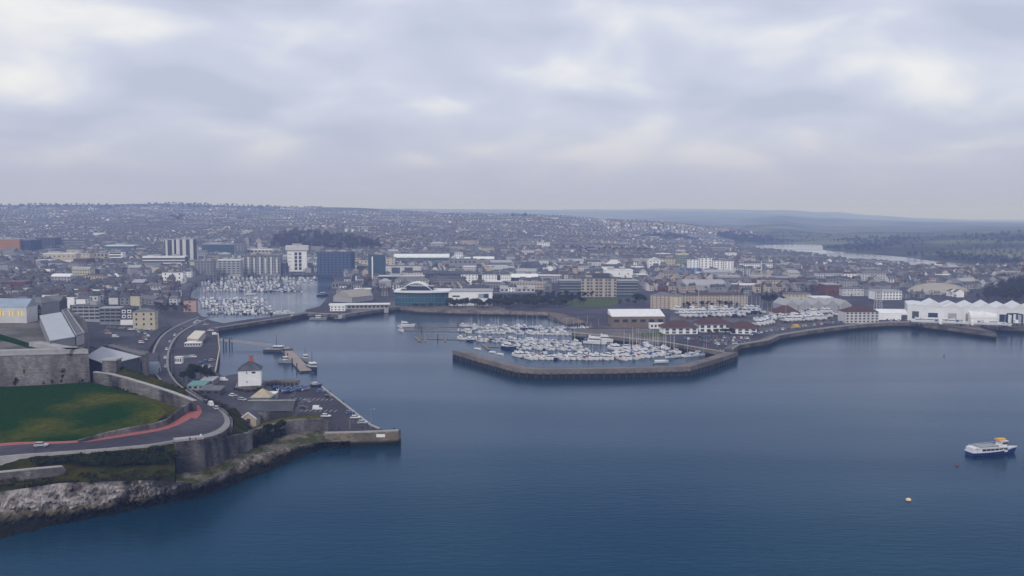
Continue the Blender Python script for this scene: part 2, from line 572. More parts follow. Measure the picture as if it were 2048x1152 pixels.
# rubble shore below the aquarium and the slipway beside it
rub = [P(x, y, QZ) for x, y in E1[4:12]]
rows = []
for k in range(len(rub) - 1):
    for q in range(14):
        p = rub[k].lerp(rub[k + 1], q / 14)
        r = []
        for s in range(7):
            f = s / 6
            v = p + Vector((0.8 * f, -9 * f, -4.9 * f + 0.25))
            a = mnoise.fractal(v * 0.25, 0.9, 2.1, 4)
            r.append(v + Vector((a * 0.8, -a * 1.2, a * 1.1)) * math.sin(math.pi * min(1, f + 0.1)))
        rows.append(r)
b = MB(); b.loft(rows)
M_rub = stone('rubble', (0.20, 0.165, 0.14), (0.09, 0.075, 0.065))
structure(b.build('rubble_shore', M_rub))
b = MB(); b.prism([(p.x, p.y, z) for p, z in ((P(1096, 627, QZ), 4.6), (P(1125, 627, QZ), 4.6), (P(1176, 645, QZ), 4.6), (P(1176, 654, 0.2), 0.2), (P(1130, 648, 0.2), 0.1))], -2, 4)
structure(b.build('slipway', mat('slip_mud', (0.16, 0.13, 0.115), 0.9, 0.25, 0.3, 0.08, (0.10, 0.085, 0.078))))
# ------------------------------------------------------------------ foreground headland
def Q(*p):
    return P(*p)
def resample(line, n):
    """line of (px,py,z) -> n world points, even in parameter"""
    pts = [P(*p) for p in line]
    L_ = [0]
    for a, c in zip(pts, pts[1:]):
        L_.append(L_[-1] + (c - a).length)
    res = []
    for i in range(n):
        s = L_[-1] * i / (n - 1)
        for k in range(len(pts) - 1):
            if s <= L_[k + 1] + 1e-6:
                t = (s - L_[k]) / max(1e-6, L_[k + 1] - L_[k])
                res.append(pts[k].lerp(pts[k + 1], t))
                break
    return res
def colloft(lines, sub, n_along=None, xs=None):
    """lines: polylines (px,py,z) from low to high; returns rows along the shore sampled at the same photo x"""
    rows = []
    for x in xs:
        col = []
        for ln in lines:
            y = interp([(p[0], p[1]) for p in ln], x)
            z = interp([(p[0], p[2]) for p in ln], x)
            col.append(P(x, y, z))
        full = []
        for i, k in enumerate(sub):
            for j in range(k):
                full.append(col[i].lerp(col[i + 1], j / k))
        full.append(col[-1])
        rows.append(full)
    return rows
L0 = [(-400, 1190, -1.5), (0, 1100, -1.5), (100, 1068, -1.5), (200, 1042, -1.5), (300, 1020, -1.5), (390, 1004, -1.5), (440, 990, -1.5), (520, 964, -1.5), (590, 933, -1.5), (640, 908, -1.5), (700, 899, -1.5)]
L1 = [(-400, 1110, 2.2), (0, 1046, 2.2), (100, 1036, 2.2), (200, 1022, 2.1), (300, 1003, 2.0), (390, 982, 1.9), (440, 966, 1.8), (520, 938, 1.4), (590, 908, 1.4), (640, 893, 1.4), (700, 889, 1.4)]
L2 = [(-400, 1010, 8), (0, 984, 9), (120, 966, 10), (300, 960, 9.5), (350, 965, 8), (400, 966, 6), (450, 945, 5.5), (500, 912, 5), (560, 899, 4.4), (600, 890, 4), (640, 884, 3.4), (700, 882, 3)]
xs = [-400 + i * 2.75 for i in range(401)]
rows = colloft([L0, L1, L2], [10, 16], xs=xs)
for i, r in enumerate(rows):
    for j, v in enumerate(r):
        t = j / (len(r) - 1)
        k = math.sin(math.pi * min(1, t * 1.02)) ** 0.6
        a = mnoise.fractal(Vector((v.x * 0.16, v.y * 0.16, v.z * 0.22)), 0.9, 2.1, 5)
        c = abs(mnoise.noise(Vector((v.x * 0.33, v.y * 0.33, v.z * 0.1))))
        e_ = abs(mnoise.noise(Vector((v.x * 0.9 + v.z * 0.3, v.y * 0.9, v.z * 0.35)))) + 0.5 * abs(mnoise.noise(Vector((v.x * 2.1, v.y * 2.1, v.z * 1.2))))
        st = (v.z * 0.8 + a * 1.5) % 1.0             # bedding ledges
        out_ = a * 2.0 + (c - 0.25) * 3.6 + (e_ - 0.4) * 2.6 - st * 1.1
        r[j] = v + Vector((a * 1.2 * k + (e_ - 0.4) * 0.7 * k, -out_ * k, (a * 1.2 - (c - 0.2) * 1.2 - (e_ - 0.4) * 0.6) * k))
b = MB()
b.loft(rows)
M_shore = mat('shore_rock', (0.30, 0.27, 0.265), 0.95, 0.8, 0.6, 0.18, (0.065, 0.055, 0.046), bump=1.2, mix=(0.42, 0.66), vert=0.4)
t_ = M_shore.node_tree                          # black weed below the high-water mark, its edge broken up
bs = t_.nodes['Principled BSDF']
prev = bs.inputs['Base Color'].links[0].from_socket
g_ = [n for n in t_.nodes if n.type == 'NEW_GEOMETRY'][0]
nz = [n for n in t_.nodes if n.type == 'TEX_NOISE'][0]
sx = nd(t_, 'ShaderNodeSeparateXYZ')
t_.links.new(g_.outputs['Position'], sx.inputs[0])
hh = mth('MULTIPLY_ADD', nz.outputs['Fac'], 2.4, sx.outputs[2], tree=t_)
wr = nd(t_, 'ShaderNodeMapRange'); wr.inputs[1].default_value = 3.5; wr.inputs[2].default_value = 4.5
t_.links.new(hh, wr.inputs[0])
br_ = nd(t_, 'ShaderNodeMix', data_type='RGBA')
br_.inputs[6].default_value = (0.010, 0.011, 0.007, 1)
t_.links.new(wr.outputs[0], br_.inputs[0])
wr2 = nd(t_, 'ShaderNodeMapRange'); wr2.inputs[1].default_value = 4.4; wr2.inputs[2].default_value = 6.2
t_.links.new(hh, wr2.inputs[0])
oc = nd(t_, 'ShaderNodeMix', data_type='RGBA')
oc.inputs[6].default_value = (0.09, 0.075, 0.045, 1)
t_.links.new(wr2.outputs[0], oc.inputs[0]); t_.links.new(prev, oc.inputs[7])
t_.links.new(oc.outputs[2], br_.inputs[7]); t_.links.new(br_.outputs[2], bs.inputs['Base Color'])
structure(b.build('shore_rocks', M_shore))

# grass bank between the rocks and the road (x < 350), the bastion stands to its right
RO = [(-400, 962, 16.2), (0, 917, 16.2), (100, 909, 16.2), (200, 902, 16.1), (300, 893, 16), (352, 885, 15.8), (400, 878, 15.4), (440, 867, 14.8), (459, 852, 14.4), (459, 838, 14),
      (448, 824, 13.6), (425, 810, 13), (400, 797, 12.2), (374, 780, 11), (352, 762, 9.5), (338, 735, 8), (340, 700, 6.6), (356, 672, 5.4), (385, 652, QZ + 0.1), (425, 634, QZ + 0.1)]
RI = [(-400, 925, 16.4), (0, 886, 16.4), (100, 883, 16.4), (170, 879, 16.3), (250, 866, 16.1), (310, 856, 15.9), (340, 846, 15.5), (362, 833, 15), (372, 826, 14.6), (380, 819, 14.2),
      (382, 812, 13.8), (376, 803, 13.2), (366, 795, 12.4), (346, 781, 11.2), (322, 762, 9.7), (304, 735, 8), (306, 700, 6.6), (324, 670, 5.4), (356, 650, QZ + 0.1), (396, 634, QZ + 0.1)]
def path_rows(t0, t1, up, sub=4):
    out_, nn = [], len(RO)
    A = [P(*p) for p in RO]; B_ = [P(*p) for p in RI]
    def cr(ps, i, t):                           # smooth curve through the points
        p0, p1, p2, p3 = ps[max(i - 1, 0)], ps[i], ps[i + 1], ps[min(i + 2, nn - 1)]
        return 0.5 * ((2 * p1) + (p2 - p0) * t + (2 * p0 - 5 * p1 + 4 * p2 - p3) * t * t + (3 * p1 - p0 - 3 * p2 + p3) * t ** 3)
    for i in range(nn - 1):
        for k in range(sub):
            a, c = cr(A, i, k / sub), cr(B_, i, k / sub)
            out_.append((a, c))
    out_.append((A[-1], B_[-1]))
    return [[a.lerp(c, t0) + Vector((0, 0, up)), a.lerp(c, t1) + Vector((0, 0, up))] for a, c in out_]
b = MB(); b.loft([r[::-1] for r in path_rows(0, 1, 0)])
structure(b.build('road', M_asph))
def road_strip(name, t0, t1, up, i0, i1, m):
    r = path_rows(t0, t1, up)[i0:i1]
    b_ = MB()
    b_.loft([q[::-1] for q in r])
    return structure(b_.build(name, m))
# raised pavements with a kerb step, red lane, edge line
for nm, t0, t1, i0, i1 in (('pavement', 0.0, 0.13, 0, 77), ('pavement', 0.88, 1.0, 36, 77)):
    rr_ = path_rows(t0, t1, 0)[i0:i1]
    b = MB()
    b.loft([[p[1] + Vector((0, 0, -0.3)), p[1] + Vector((0, 0, 0.13)), p[0] + Vector((0, 0, 0.13)), p[0] + Vector((0, 0, -0.3))] for p in rr_])
    structure(b.build(nm, M_pave))
road_strip('red_cycle_lane', 0.80, 0.98, 0.02, 0, 42, M_red)
road_strip('red_cycle_lane', 0.70, 0.80, 0.02, 30, 43, M_red)
for i in range(3, 8):
    road_strip('lane_marking', 0.20, 0.25, 0.03, i, i + 1, M_paint) if i % 2 else None
for i in range(10, 76, 2):
    road_strip('lane_marking', 0.46, 0.485, 0.03, i, i + 1, M_paint)

bank_x = [-400 + i * 10 for i in range(76)]
LB = [(-400, 985, 11), (0, 940, 12.5), (130, 935, 12.2), (300, 925, 12), (352, 930, 11)]
rows = colloft([L2, LB, RO[:6]], [5, 4], xs=[x for x in bank_x if x <= 350])
for r in rows:
    for j in range(1, len(r) - 1):
        v = r[j]
        r[j] = v + Vector((0, 0, 0.9 * mnoise.fractal(Vector((v.x * 0.15, v.y * 0.15, 0)), 1, 2, 4)))
b = MB(); b.loft(rows)
structure(b.build('grass_bank', M_rough, smooth=True))
# ground that carries the bend of the road and the bastion top, solid down to the rocks
def tin(name, pts, m, kind='structure', skirt=None, noise_=0, boundary=None):
    ws = [P(*p) for p in pts]
    n = len(boundary) if boundary else len(ws)
    cd = delaunay_2d_cdt([Vector((w.x, w.y)) for w in ws], [(i, (i + 1) % n) for i in range(n)], [], 1, 1e-4)
    vs = []
    for k, v in enumerate(cd[0]):
        o = cd[3][k]
        z = ws[o[0]].z if o else 0
        if not o:
            q = sorted((((w.x - v.x) ** 2 + (w.y - v.y) ** 2) + 1e-6, w.z) for w in ws)[:3]
            z = sum(c / a for a, c in q) / sum(1 / a for a, c in q)
        vs.append((v.x, v.y, z))
    b_ = MB()
    b_.add(vs, [tuple(f) for f in cd[2]])
    if skirt is not None:
        top = [tuple(w) for w in ws[:n]]
        bot = [(w[0], w[1], skirt) for w in top]
        if sum(a[0] * c[1] - c[0] * a[1] for a, c in zip(top, top[1:] + top[:1])) < 0:
            top.reverse(); bot.reverse()
        b_.add(bot + top, [(i, (i + 1) % n, (i + 1) % n + n, i + n) for i in range(n)])
    o = b_.build(name, m)
    if kind:
        o['kind'] = kind
    return o
BEND = [(340, 884, 15.4), (405, 877, 15), (445, 866, 14.4), (464, 850, 14), (463, 836, 13.6), (452, 822, 13.2), (428, 808, 12.6), (402, 795, 11.8), (376, 778, 10.6), (354, 760, 9.1), (340, 735, 7.6),
        (300, 735, 7.6), (318, 764, 9.3), (342, 784, 10.8), (362, 799, 12), (370, 815, 14), (330, 850, 15.3), (200, 878, 15.8), (-400, 930, 15.8), (-400, 958, 15.6), (0, 914, 15.6), (200, 900, 15.6), (300, 891, 15.4)]
tin('headland_ground', BEND, M_rough, skirt=0)
# slope between the bend and the blockhouse
SL = [(352, 892, 15.6), (405, 884, 15.1), (447, 872, 14.5), (468, 852, 14.0), (468, 836, 13.6), (455, 820, 13.1), (470, 815, 9), (490, 838, 7), (505, 858, 9.4), (503, 868, 10.4), (455, 877, 12.6), (410, 888, 14.6), (352, 895, 15.2)]
tin('grass_slope', SL, M_rough, skirt=0)
# lawn: dark rye grass at the fortress end, dry olive turf towards the road bend
tg = M_grass.node_tree
mr = [n for n in tg.nodes if n.type == 'MAP_RANGE'][0]
nb_ = mr.inputs[0].links[0].from_socket
gg = [n for n in tg.nodes if n.type == 'NEW_GEOMETRY'][0]
sx3 = nd(tg, 'ShaderNodeSeparateXYZ')
tg.links.new(gg.outputs['Position'], sx3.inputs[0])
grad = mth('MULTIPLY_ADD', sx3.outputs[0], 0.0065, 0.0065 * 168, tree=tg)
tg.links.new(mth('ADD', nb_, grad, tree=tg), mr.inputs[0])
LAWN = [(-400, 924, 16.6), (0, 884, 16.6), (100, 881, 16.6), (160, 878, 16.6), (214, 864, 16.3), (260, 854, 16.2), (310, 846, 16.1), (336, 838, 15.8), (352, 824, 15.6), (356, 815, 15.6), (330, 806, 16.4), (304, 797, 17.2),
        (262, 785, 18.2), (219, 773, 19.4), (182, 764, 20.2), (90, 770, 20.2), (0, 774, 20.2), (-400, 785, 20.4)]
lp = list(LAWN)
for i in range(400):
    x = rnd.uniform(-400, 350); y = rnd.uniform(765, 925)
    if inside([(p[0], p[1]) for p in LAWN], x, y):
        zz = 16.3 + (882 - y) / 112 * 4.0
        lp.append((x, y, min(20.2, max(15.8, zz)) + 0.25 * fbm(x, y, 40)))
tin('lawn', lp, M_grass, boundary=LAWN, skirt=8)

# ledge of rock and turf between the shore rocks and the foot of the walls
WB = [(351, 884, 17.2, 6.2), (408, 878, 17, 6), (455, 874, 13.6, 5.5), (505, 863, 11.9, 5.2), (568, 842, 10.4, 5.0), (642, 838, 9.4, 4.6), (655, 846, 8, 4.2), (705, 866, 5.9, 2.4)]
wp = [P(*p[:3]) for p in WB]
WBL = [(*unp((q.x, q.y + 0.6, p[3])), p[3]) for q, p in zip(wp, WB)]
rows = colloft([L2, WBL], [6], xs=[352 + i * 3.5 for i in range(99)])
for r in rows:
    for j in range(1, len(r) - 1):
        v = r[j]
        r[j] = v + Vector((0, 0, 0.8 * mnoise.fractal(Vector((v.x * 0.3, v.y * 0.3, 0)), 1, 2, 4)))
b = MB(); b.loft(rows)
structure(b.build('rock_ledge', mat('ledge', (0.15, 0.13, 0.11), 0.95, 0.5, 0.5, 0.13, (0.05, 0.055, 0.015), bump=0.4, mix=(0.4, 0.56))))
# ------------------------------------------------------------------ building kit
M_glass = plain('window_glass', (0.025, 0.03, 0.042), 0.15, 0.6)
M_glassb = plain('blue_glass', (0.035, 0.085, 0.12), 0.12, 0.8)
M_white = mat('white_render', (0.80, 0.80, 0.82), 0.7, 0.08, 0.3)
M_offw = mat('off_white_render', (0.55, 0.54, 0.55), 0.8, 0.12, 0.3)
M_cream = mat('cream_render', (0.50, 0.45, 0.34), 0.8, 0.12, 0.3)
M_buff = mat('buff_render', (0.44, 0.37, 0.31), 0.85, 0.12, 0.3)
M_pink = mat('pink_render', (0.47, 0.33, 0.29), 0.85, 0.12, 0.3)
M_orange = mat('ochre_brick', (0.33, 0.17, 0.075), 0.85, 0.15, 0.3)
M_brick = mat('red_brick', (0.15, 0.065, 0.055), 0.9, 0.2, 0.4)
M_grey = mat('grey_render', (0.23, 0.23, 0.245), 0.85, 0.15, 0.3)
M_lgrey = mat('light_grey_render', (0.34, 0.34, 0.36), 0.85, 0.12, 0.3)
M_dgrey = mat('dark_cladding', (0.075, 0.08, 0.095), 0.7, 0.15, 0.3)
M_navy = mat('navy_cladding', (0.040, 0.055, 0.10), 0.6, 0.15, 0.3)
M_slate = mat('slate_roof', (0.092, 0.096, 0.112), 0.75, 0.3, 0.5, 0.1, (0.062, 0.065, 0.074))
M_slate2 = mat('brown_roof', (0.085, 0.068, 0.062), 0.85, 0.25, 0.5)
M_tile = mat('red_tile_roof', (0.090, 0.050, 0.044), 0.85, 0.25, 0.5)
M_metal = mat('pale_metal_roof', (0.40, 0.42, 0.46), 0.6, 0.08, 0.15)
M_felt = mat('roof_felt', (0.15, 0.15, 0.165), 0.9, 0.2, 0.2)
M_wroof = mat('white_roof', (0.70, 0.70, 0.72), 0.6, 0.08, 0.2)
M_teal = mat('teal_sheet', (0.13, 0.27, 0.26), 0.6, 0.15, 0.3)
M_blue = mat('blue_cover', (0.05, 0.14, 0.34), 0.7, 0.2, 0.6)
M_lblue = mat('pale_blue_sheet', (0.27, 0.33, 0.41), 0.5, 0.1, 0.2)
M_wood = mat('timber', (0.20, 0.17, 0.145), 0.9, 0.25, 0.6)
M_steel = mat('dark_steel', (0.05, 0.05, 0.055), 0.6, 0.2, 0.6)
M_yglow = plain('lit_window', (0.75, 0.6, 0.25), 0.4, 0.4, emit=(1.0, 0.72, 0.22, 0.10))
FOOT = []                                       # footprints taken: (x, y, radius)
def take(x, y, r):
    FOOT.append((x, y, r))
def hit(px, py):
    """where the ray of a pixel meets the ground"""
    d = ray(px, py)
    t = 250.0
    if d.z < -1e-4:
        t = max(t, (165 - CH) / d.z)
    def below(q):
        y = d.y * q
        return CH + d.z * q <= (ground(d.x * q, y) if y > 380 else QZ)
    while t < 14000:
        if below(t):
            lo, hi = t / 1.015, t
            for _ in range(7):
                m = (lo + hi) / 2
                if below(m):
                    hi = m
                else:
                    lo = m
            return Vector((d.x * hi, d.y * hi, CH + d.z * hi))
        t *= 1.015
    return None
SHARED = {}
def box_mesh(key, s, m):
    k = (key, tuple(round(q, 2) for q in s), m.name)
    if k not in SHARED:
        b_ = MB(); b_.box((0, 0, 0), s)
        SHARED[k] = b_.mesh(key, m)
    return SHARED[k]
def windows(t, face, w, h, z0, rows, cols, ww, wh, m, Y, along=None, name='window', y_off=0.0, sill=False):
    """grid of windows on a face: face = (cx, cy, angle) centre of the facade in local space, normal -y rotated by angle"""
    cx_, cy_, an = face
    ca, sa = math.cos(an), math.sin(an)
    px = ww / mpp(Y)
    jb = MB()
    for r in range(rows):
        for c in range(cols):
            u = (c + 0.5) / cols * w - w / 2
            zz = z0 + (r + 0.55) / rows * h
            x, y = cx_ + u * ca, cy_ + u * sa
            if px >= 4.5:
                o = link(name, box_mesh(name, (ww, 0.12, wh), m), t)
                o.location = (x, y, zz); o.rotation_euler.z = an
                if sill:
                    so = link('sill', box_mesh('sill', (ww * 1.2, 0.3, 0.12), M_lgrey), o)
                    so.location = (0, -0.06 , -wh / 2 - 0.062)
            else:
                jb.box((x, y, zz), (ww, 0.12, wh), 0, an)
    if jb.v:
        jb.build('window_grid', m, t, kind='stuff')
def roof_mb(w, d, z, kind, rh, ov=0.4):
    b_ = MB()
    hw, hd = w / 2 + ov, d / 2 + ov
    if kind == 'gable':                        # ridge along x
        b_.add([(-hw, -hd, z), (hw, -hd, z), (hw, hd, z), (-hw, hd, z), (-hw, 0, z + rh), (hw, 0, z + rh)],
               [(0, 1, 5, 4), (2, 3, 4, 5), (1, 2, 5), (3, 0, 4), (3, 2, 1, 0)])
    elif kind == 'gabley':
        b_.add([(-hw, -hd, z), (hw, -hd, z), (hw, hd, z), (-hw, hd, z), (0, -hd, z + rh), (0, hd, z + rh)],
               [(0, 4, 5, 3), (1, 2, 5, 4), (0, 1, 4), (2, 3, 5), (3, 2, 1, 0)])
    elif kind == 'hip':
        k = min(hw, hd)
        rx = max(hw - k, 0.01); ry = max(hd - k, 0.01)
        b_.add([(-hw, -hd, z), (hw, -hd, z), (hw, hd, z), (-hw, hd, z), (-rx, -ry, z + rh), (rx, -ry, z + rh), (rx, ry, z + rh), (-rx, ry, z + rh)],
               [(0, 1, 5, 4), (1, 2, 6, 5), (2, 3, 7, 6), (3, 0, 4, 7), (4, 5, 6, 7), (3, 2, 1, 0)])
    elif kind == 'mono':
        b_.add([(-hw, -hd, z), (hw, -hd, z), (hw, hd, z), (-hw, hd, z), (hw, hd, z + rh), (-hw, hd, z + rh)],
               [(0, 1, 4, 5), (1, 2, 4), (3, 0, 5), (2, 3, 5, 4), (3, 2, 1, 0)])
    elif kind == 'barrel':
        n = 10
        pr = [(-hd * math.cos(math.pi * i / n), z + rh * math.sin(math.pi * i / n)) for i in range(n + 1)]
        b_.loft([[(-hw, y, q) for y, q in pr], [(hw, y, q) for y, q in pr]])
        b_.add([(-hw, y, q) for y, q in pr], [tuple(range(n + 1))]); b_.add([(hw, y, q) for y, q in pr], [tuple(range(n + 1))[::-1]])
    else:                                      # flat with an upstand
        b_.box((0, 0, z + rh / 2), (2 * hw, 2 * hd, rh))
    return b_
def bld(name, label, cat, x0, x1, yb, yt, dep=14, yaw=0, wall=None, roof='flat', rh=0.6, rm=None, win=None, wm=None, zg=None,
        side=None, group=None, band=None, chim=0, Y=None, ws=(0.55, 0.5), ov=0.3, blocks=None, sill=False, plant=0, door=None):
    """building whose front spans x0..x1 in the photo, standing at row yb, eaves at row yt"""
    xm = (x0 + x1) / 2
    if Y is not None:
        z = zat(yb, Y); p = Vector((xat(xm, yb, Y), Y, z))
    elif zg is not None:
        p = P(xm, yb, zg)
    else:
        p = hit(xm, yb)
    w = (x1 - x0) * mpp(p.y * cp + (CH - p.z) * sp) / max(0.3, math.cos(R(yaw)))
    h = max(2.4, zat(yt, p.y) - p.z)
    ya = R(yaw)
    c = Vector((p.x - math.sin(ya) * dep / 2, p.y + math.cos(ya) * dep / 2, p.z))
    t = thing(name, label, cat, c, ya, group)
    b_ = MB()
    b_.box((0, 0, h / 2 - 2), (w, dep, h + 4))
    b_.build('wall', wall or M_grey, t)
    ro = roof_mb(w, dep, h + 0.003, roof, rh, ov).build('roof', rm or (M_felt if roof == 'flat' else M_slate), t)
    if win:
        rows_, cols_ = win
        fh = h / rows_; cw = w / cols_
        windows(t, (0, -dep / 2, 0), w, h, 0, rows_, cols_, cw * ws[0], fh * ws[1], wm or M_glass, p.y, sill=sill)
        sc_ = max(1, round(dep / cw / 1.3))
        if side:
            for s in side:
                windows(t, (s * w / 2, 0, R(90) * s), dep, h, 0, rows_, sc_, dep / sc_ * ws[0] * 0.8, fh * ws[1], wm or M_glass, p.y)
    if band:                                   # storey bands / balcony slabs right round the front
        n, bm, out_, th = band
        for i in range(n):
            o = link('balcony' if out_ > 0.6 else 'storey_band', box_mesh('band', (w * 1.01, out_, th), bm), t)
            o.location = (0, -dep / 2 - out_ / 2 + 0.05, h * (i + 1) / (n + (0 if out_ <= 0.6 else 0.35)) - th / 2 - 0.02)
    for i in range(chim):
        cb_ = MB(); cb_.box((0, 0, 0.9), (0.9, 0.7, 1.8))
        o = cb_.build('chimney', M_brick if i % 2 else M_buff, ro)
        o.location = ((i + 0.5) / chim * w * 0.9 - w * 0.45, 0, h + rh * 0.75)
    if roof == 'flat' and w > 18 and h > 9:
        plant = plant or 2
    for i in range(plant):
        pw = rnd.uniform(0.12, 0.25) * w
        o = link('plant_room', box_mesh('plant_room', (pw, dep * 0.4, 2.6), M_lgrey), ro)
        o.location = (rnd.uniform(-0.3, 0.3) * w, rnd.uniform(-0.1, 0.2) * dep, h + rh + 1.3)
    if door:
        o = link('door', box_mesh('door', (door[1], 0.16, door[2]), door[3]), t)
        o.location = (door[0] * w, -dep / 2, door[2] / 2)
    if dep > w * 2.2 or w > dep * 2.2:
        k = max(2, int(max(w, dep) / min(w, dep)))
        for i in range(k):
            f = (i + 0.5) / k - 0.5
            lx, ly = (f * w, 0) if w > dep else (0, f * dep)
            take(c.x + lx * math.cos(ya) - ly * math.sin(ya), c.y + lx * math.sin(ya) + ly * math.cos(ya), min(w, dep) * 0.75 + 3)
    else:
        take(c.x, c.y, math.hypot(w, dep) / 2)
    t['size'] = (w, dep, h)
    return t
def poly_bld(name, label, cat, corners, zr, z0, wall, rm, parapet=0.0, group=None, rim=0.8):
    """flat-roofed building from the pixels of its roof corners"""
    pts = [P(x, y, zr) for x, y in corners]
    c = sum(pts, Vector()) / len(pts)
    t = thing(name, label, cat, (c.x, c.y, z0), 0, group)
    loc = [(p.x - c.x, p.y - c.y) for p in pts]
    b_ = MB(); b_.prism(loc, -3, zr - z0 - 0.25); b_.build('wall', wall, t)
    big = [(x * (1 + 0.4 / max(1, math.hypot(x, y))), y * (1 + 0.4 / max(1, math.hypot(x, y)))) for x, y in loc]
    b_ = MB(); b_.prism(big, zr - z0 - 0.247, zr - z0); b_.build('roof', rm, t)
    if parapet:
        ring = MB()
        n = len(big)
        for i in range(n):
            a, d = Vector(big[i]), Vector(big[(i + 1) % n])
            m_ = (a + d) / 2
            ln = (d - a).length
            ang = math.atan2(d.y - a.y, d.x - a.x)
            ring.box((m_.x * 0.985, m_.y * 0.985, zr - z0 + parapet / 2 + 0.003), (ln - 0.1, rim * 0.5, parapet), 0, ang)
        ring.build('parapet', wall, t)
    take(c.x, c.y, max(math.hypot(*q) for q in loc))
    return t
def wall_thing(name, label, line, thick, z0, m, cop=None, cat='wall', ch=0.35):
    """stone wall along (px,py,ztop) points"""
    pts = [P(*p) for p in line]
    t = thing(name, label, cat, (pts[0].x, pts[0].y, 0))
    o = Vector((pts[0].x, pts[0].y))
    lp_ = [(p.x - o.x, p.y - o.y) for p in pts]
    strip(lp_, thick, z0, [p.z for p in pts], m, 'wall', t)
    if cop:
        s = strip([(x, y - 0.12) for x, y in lp_], thick + 0.25, [p.z + 0.003 for p in pts], [p.z + ch for p in pts], cop, 'coping', t)
    return t
# ------------------------------------------------------------------ leaves
M_leafd = mat('dark_leaves', (0.018, 0.030, 0.010), 0.9, 0.5, 0.5, 0.15, (0.035, 0.040, 0.014), spec=0.0)
M_leafb = mat('bare_twigs', (0.060, 0.048, 0.036), 0.95, 0.4, 0.5, 0.15, (0.035, 0.034, 0.022), spec=0.0)
M_leafo = mat('olive_scrub', (0.060, 0.055, 0.016), 0.95, 0.5, 0.4, 0.1, (0.022, 0.030, 0.010), spec=0.0)
M_bark = mat('bark', (0.07, 0.055, 0.045), 0.95, 0.3, 1.0)
def leaf_cloud(b_, centre, rad, n, size, r_, shell=0.55, mi=0):
    for _ in range(n):
        while True:
            v = Vector((r_.uniform(-1, 1), r_.uniform(-1, 1), r_.uniform(-1, 1)))
            if 0.05 < v.length < 1:
                break
        v = v.normalized() * (shell + (1 - shell) * r_.random()) * (0.75 + 0.35 * mnoise.noise(v * 2.2 + Vector(centre) * 0.31))
        c = Vector((centre[0] + v.x * rad[0], centre[1] + v.y * rad[1], centre[2] + v.z * rad[2]))
        a = Vector((r_.gauss(0, 1), r_.gauss(0, 1), r_.gauss(0, 1))).normalized()
        u = a.orthogonal().normalized(); w = a.cross(u)
        s = size * r_.uniform(0.6, 1.3)
        b_.add([c - u * s, c - w * s * 0.7, c + u * s, c + w * s * 0.7], [(0, 1, 2, 3)], mi)
def tree_meshes(seed, h, spread, n, size, leaf, clumps=7, trunk=True):
    r_ = random.Random(seed)
    tb = MB()
    tb.cyl((0, 0, -0.3), (0, 0, h * 0.45), h * 0.035, h * 0.02, 6)
    cb_ = MB()
    for k in range(clumps):
        a = 2 * math.pi * (k / clumps) + r_.uniform(-0.4, 0.4)
        rr_ = spread * r_.uniform(0.25, 0.62)
        z = h * r_.uniform(0.48, 0.86)
        p = (math.cos(a) * rr_, math.sin(a) * rr_, z)
        tb.cyl((0, 0, h * r_.uniform(0.22, 0.42)), p, h * 0.016, h * 0.006, 5)
        leaf_cloud(cb_, p, (spread * r_.uniform(0.36, 0.5), spread * r_.uniform(0.36, 0.5), h * r_.uniform(0.14, 0.22)), n // clumps, size, r_)
    leaf_cloud(cb_, (0, 0, h * 0.75), (spread * 0.5, spread * 0.5, h * 0.25), n // clumps, size, r_)
    return tb.mesh('trunk', M_bark), cb_.mesh('crown', leaf)
TREE = {'dark': [tree_meshes(s, 9, 4.6, 620, 0.42, M_leafd) for s in (1, 2, 3)],
        'bare': [tree_meshes(s, 9.5, 4.2, 420, 0.33, M_leafb) for s in (4, 5, 6)],
        'olive': [tree_meshes(s, 6, 4.4, 520, 0.42, M_leafo, 6) for s in (7, 8)]}
def tree(kind, x, y, label, group, s=1.0, z=None, name=None):
    tm, cm = TREE[kind][rnd.randrange(len(TREE[kind]))]
    z = ground(x, y) if z is None else z
    t = thing(name or {'dark': 'evergreen_tree', 'bare': 'bare_tree', 'olive': 'bush'}[kind], label, 'bush' if kind == 'olive' else 'tree', (x, y, z), rnd.uniform(0, 6.28), group)
    s *= rnd.uniform(0.85, 1.15)
    t.scale = (s, s, s * rnd.uniform(0.9, 1.1))
    link('trunk', tm, t); link('crown', cm, t)
    return t
def clump(name, label, cat, pts, n, size, m, rad, group=None, part='leaves'):
    """a mass of ivy or scrub: leaf clouds round the given points (px,py,z)"""
    ps = [P(*p) for p in pts]
    t = thing(name, label, cat, ps[0], 0, group)
    b_ = MB(); r_ = random.Random(len(pts) * 31 + n)
    for p in ps:
        leaf_cloud(b_, p - ps[0], rad, n, size, r_, 0.3)
    b_.build(part, m, t, kind='stuff')
    return t
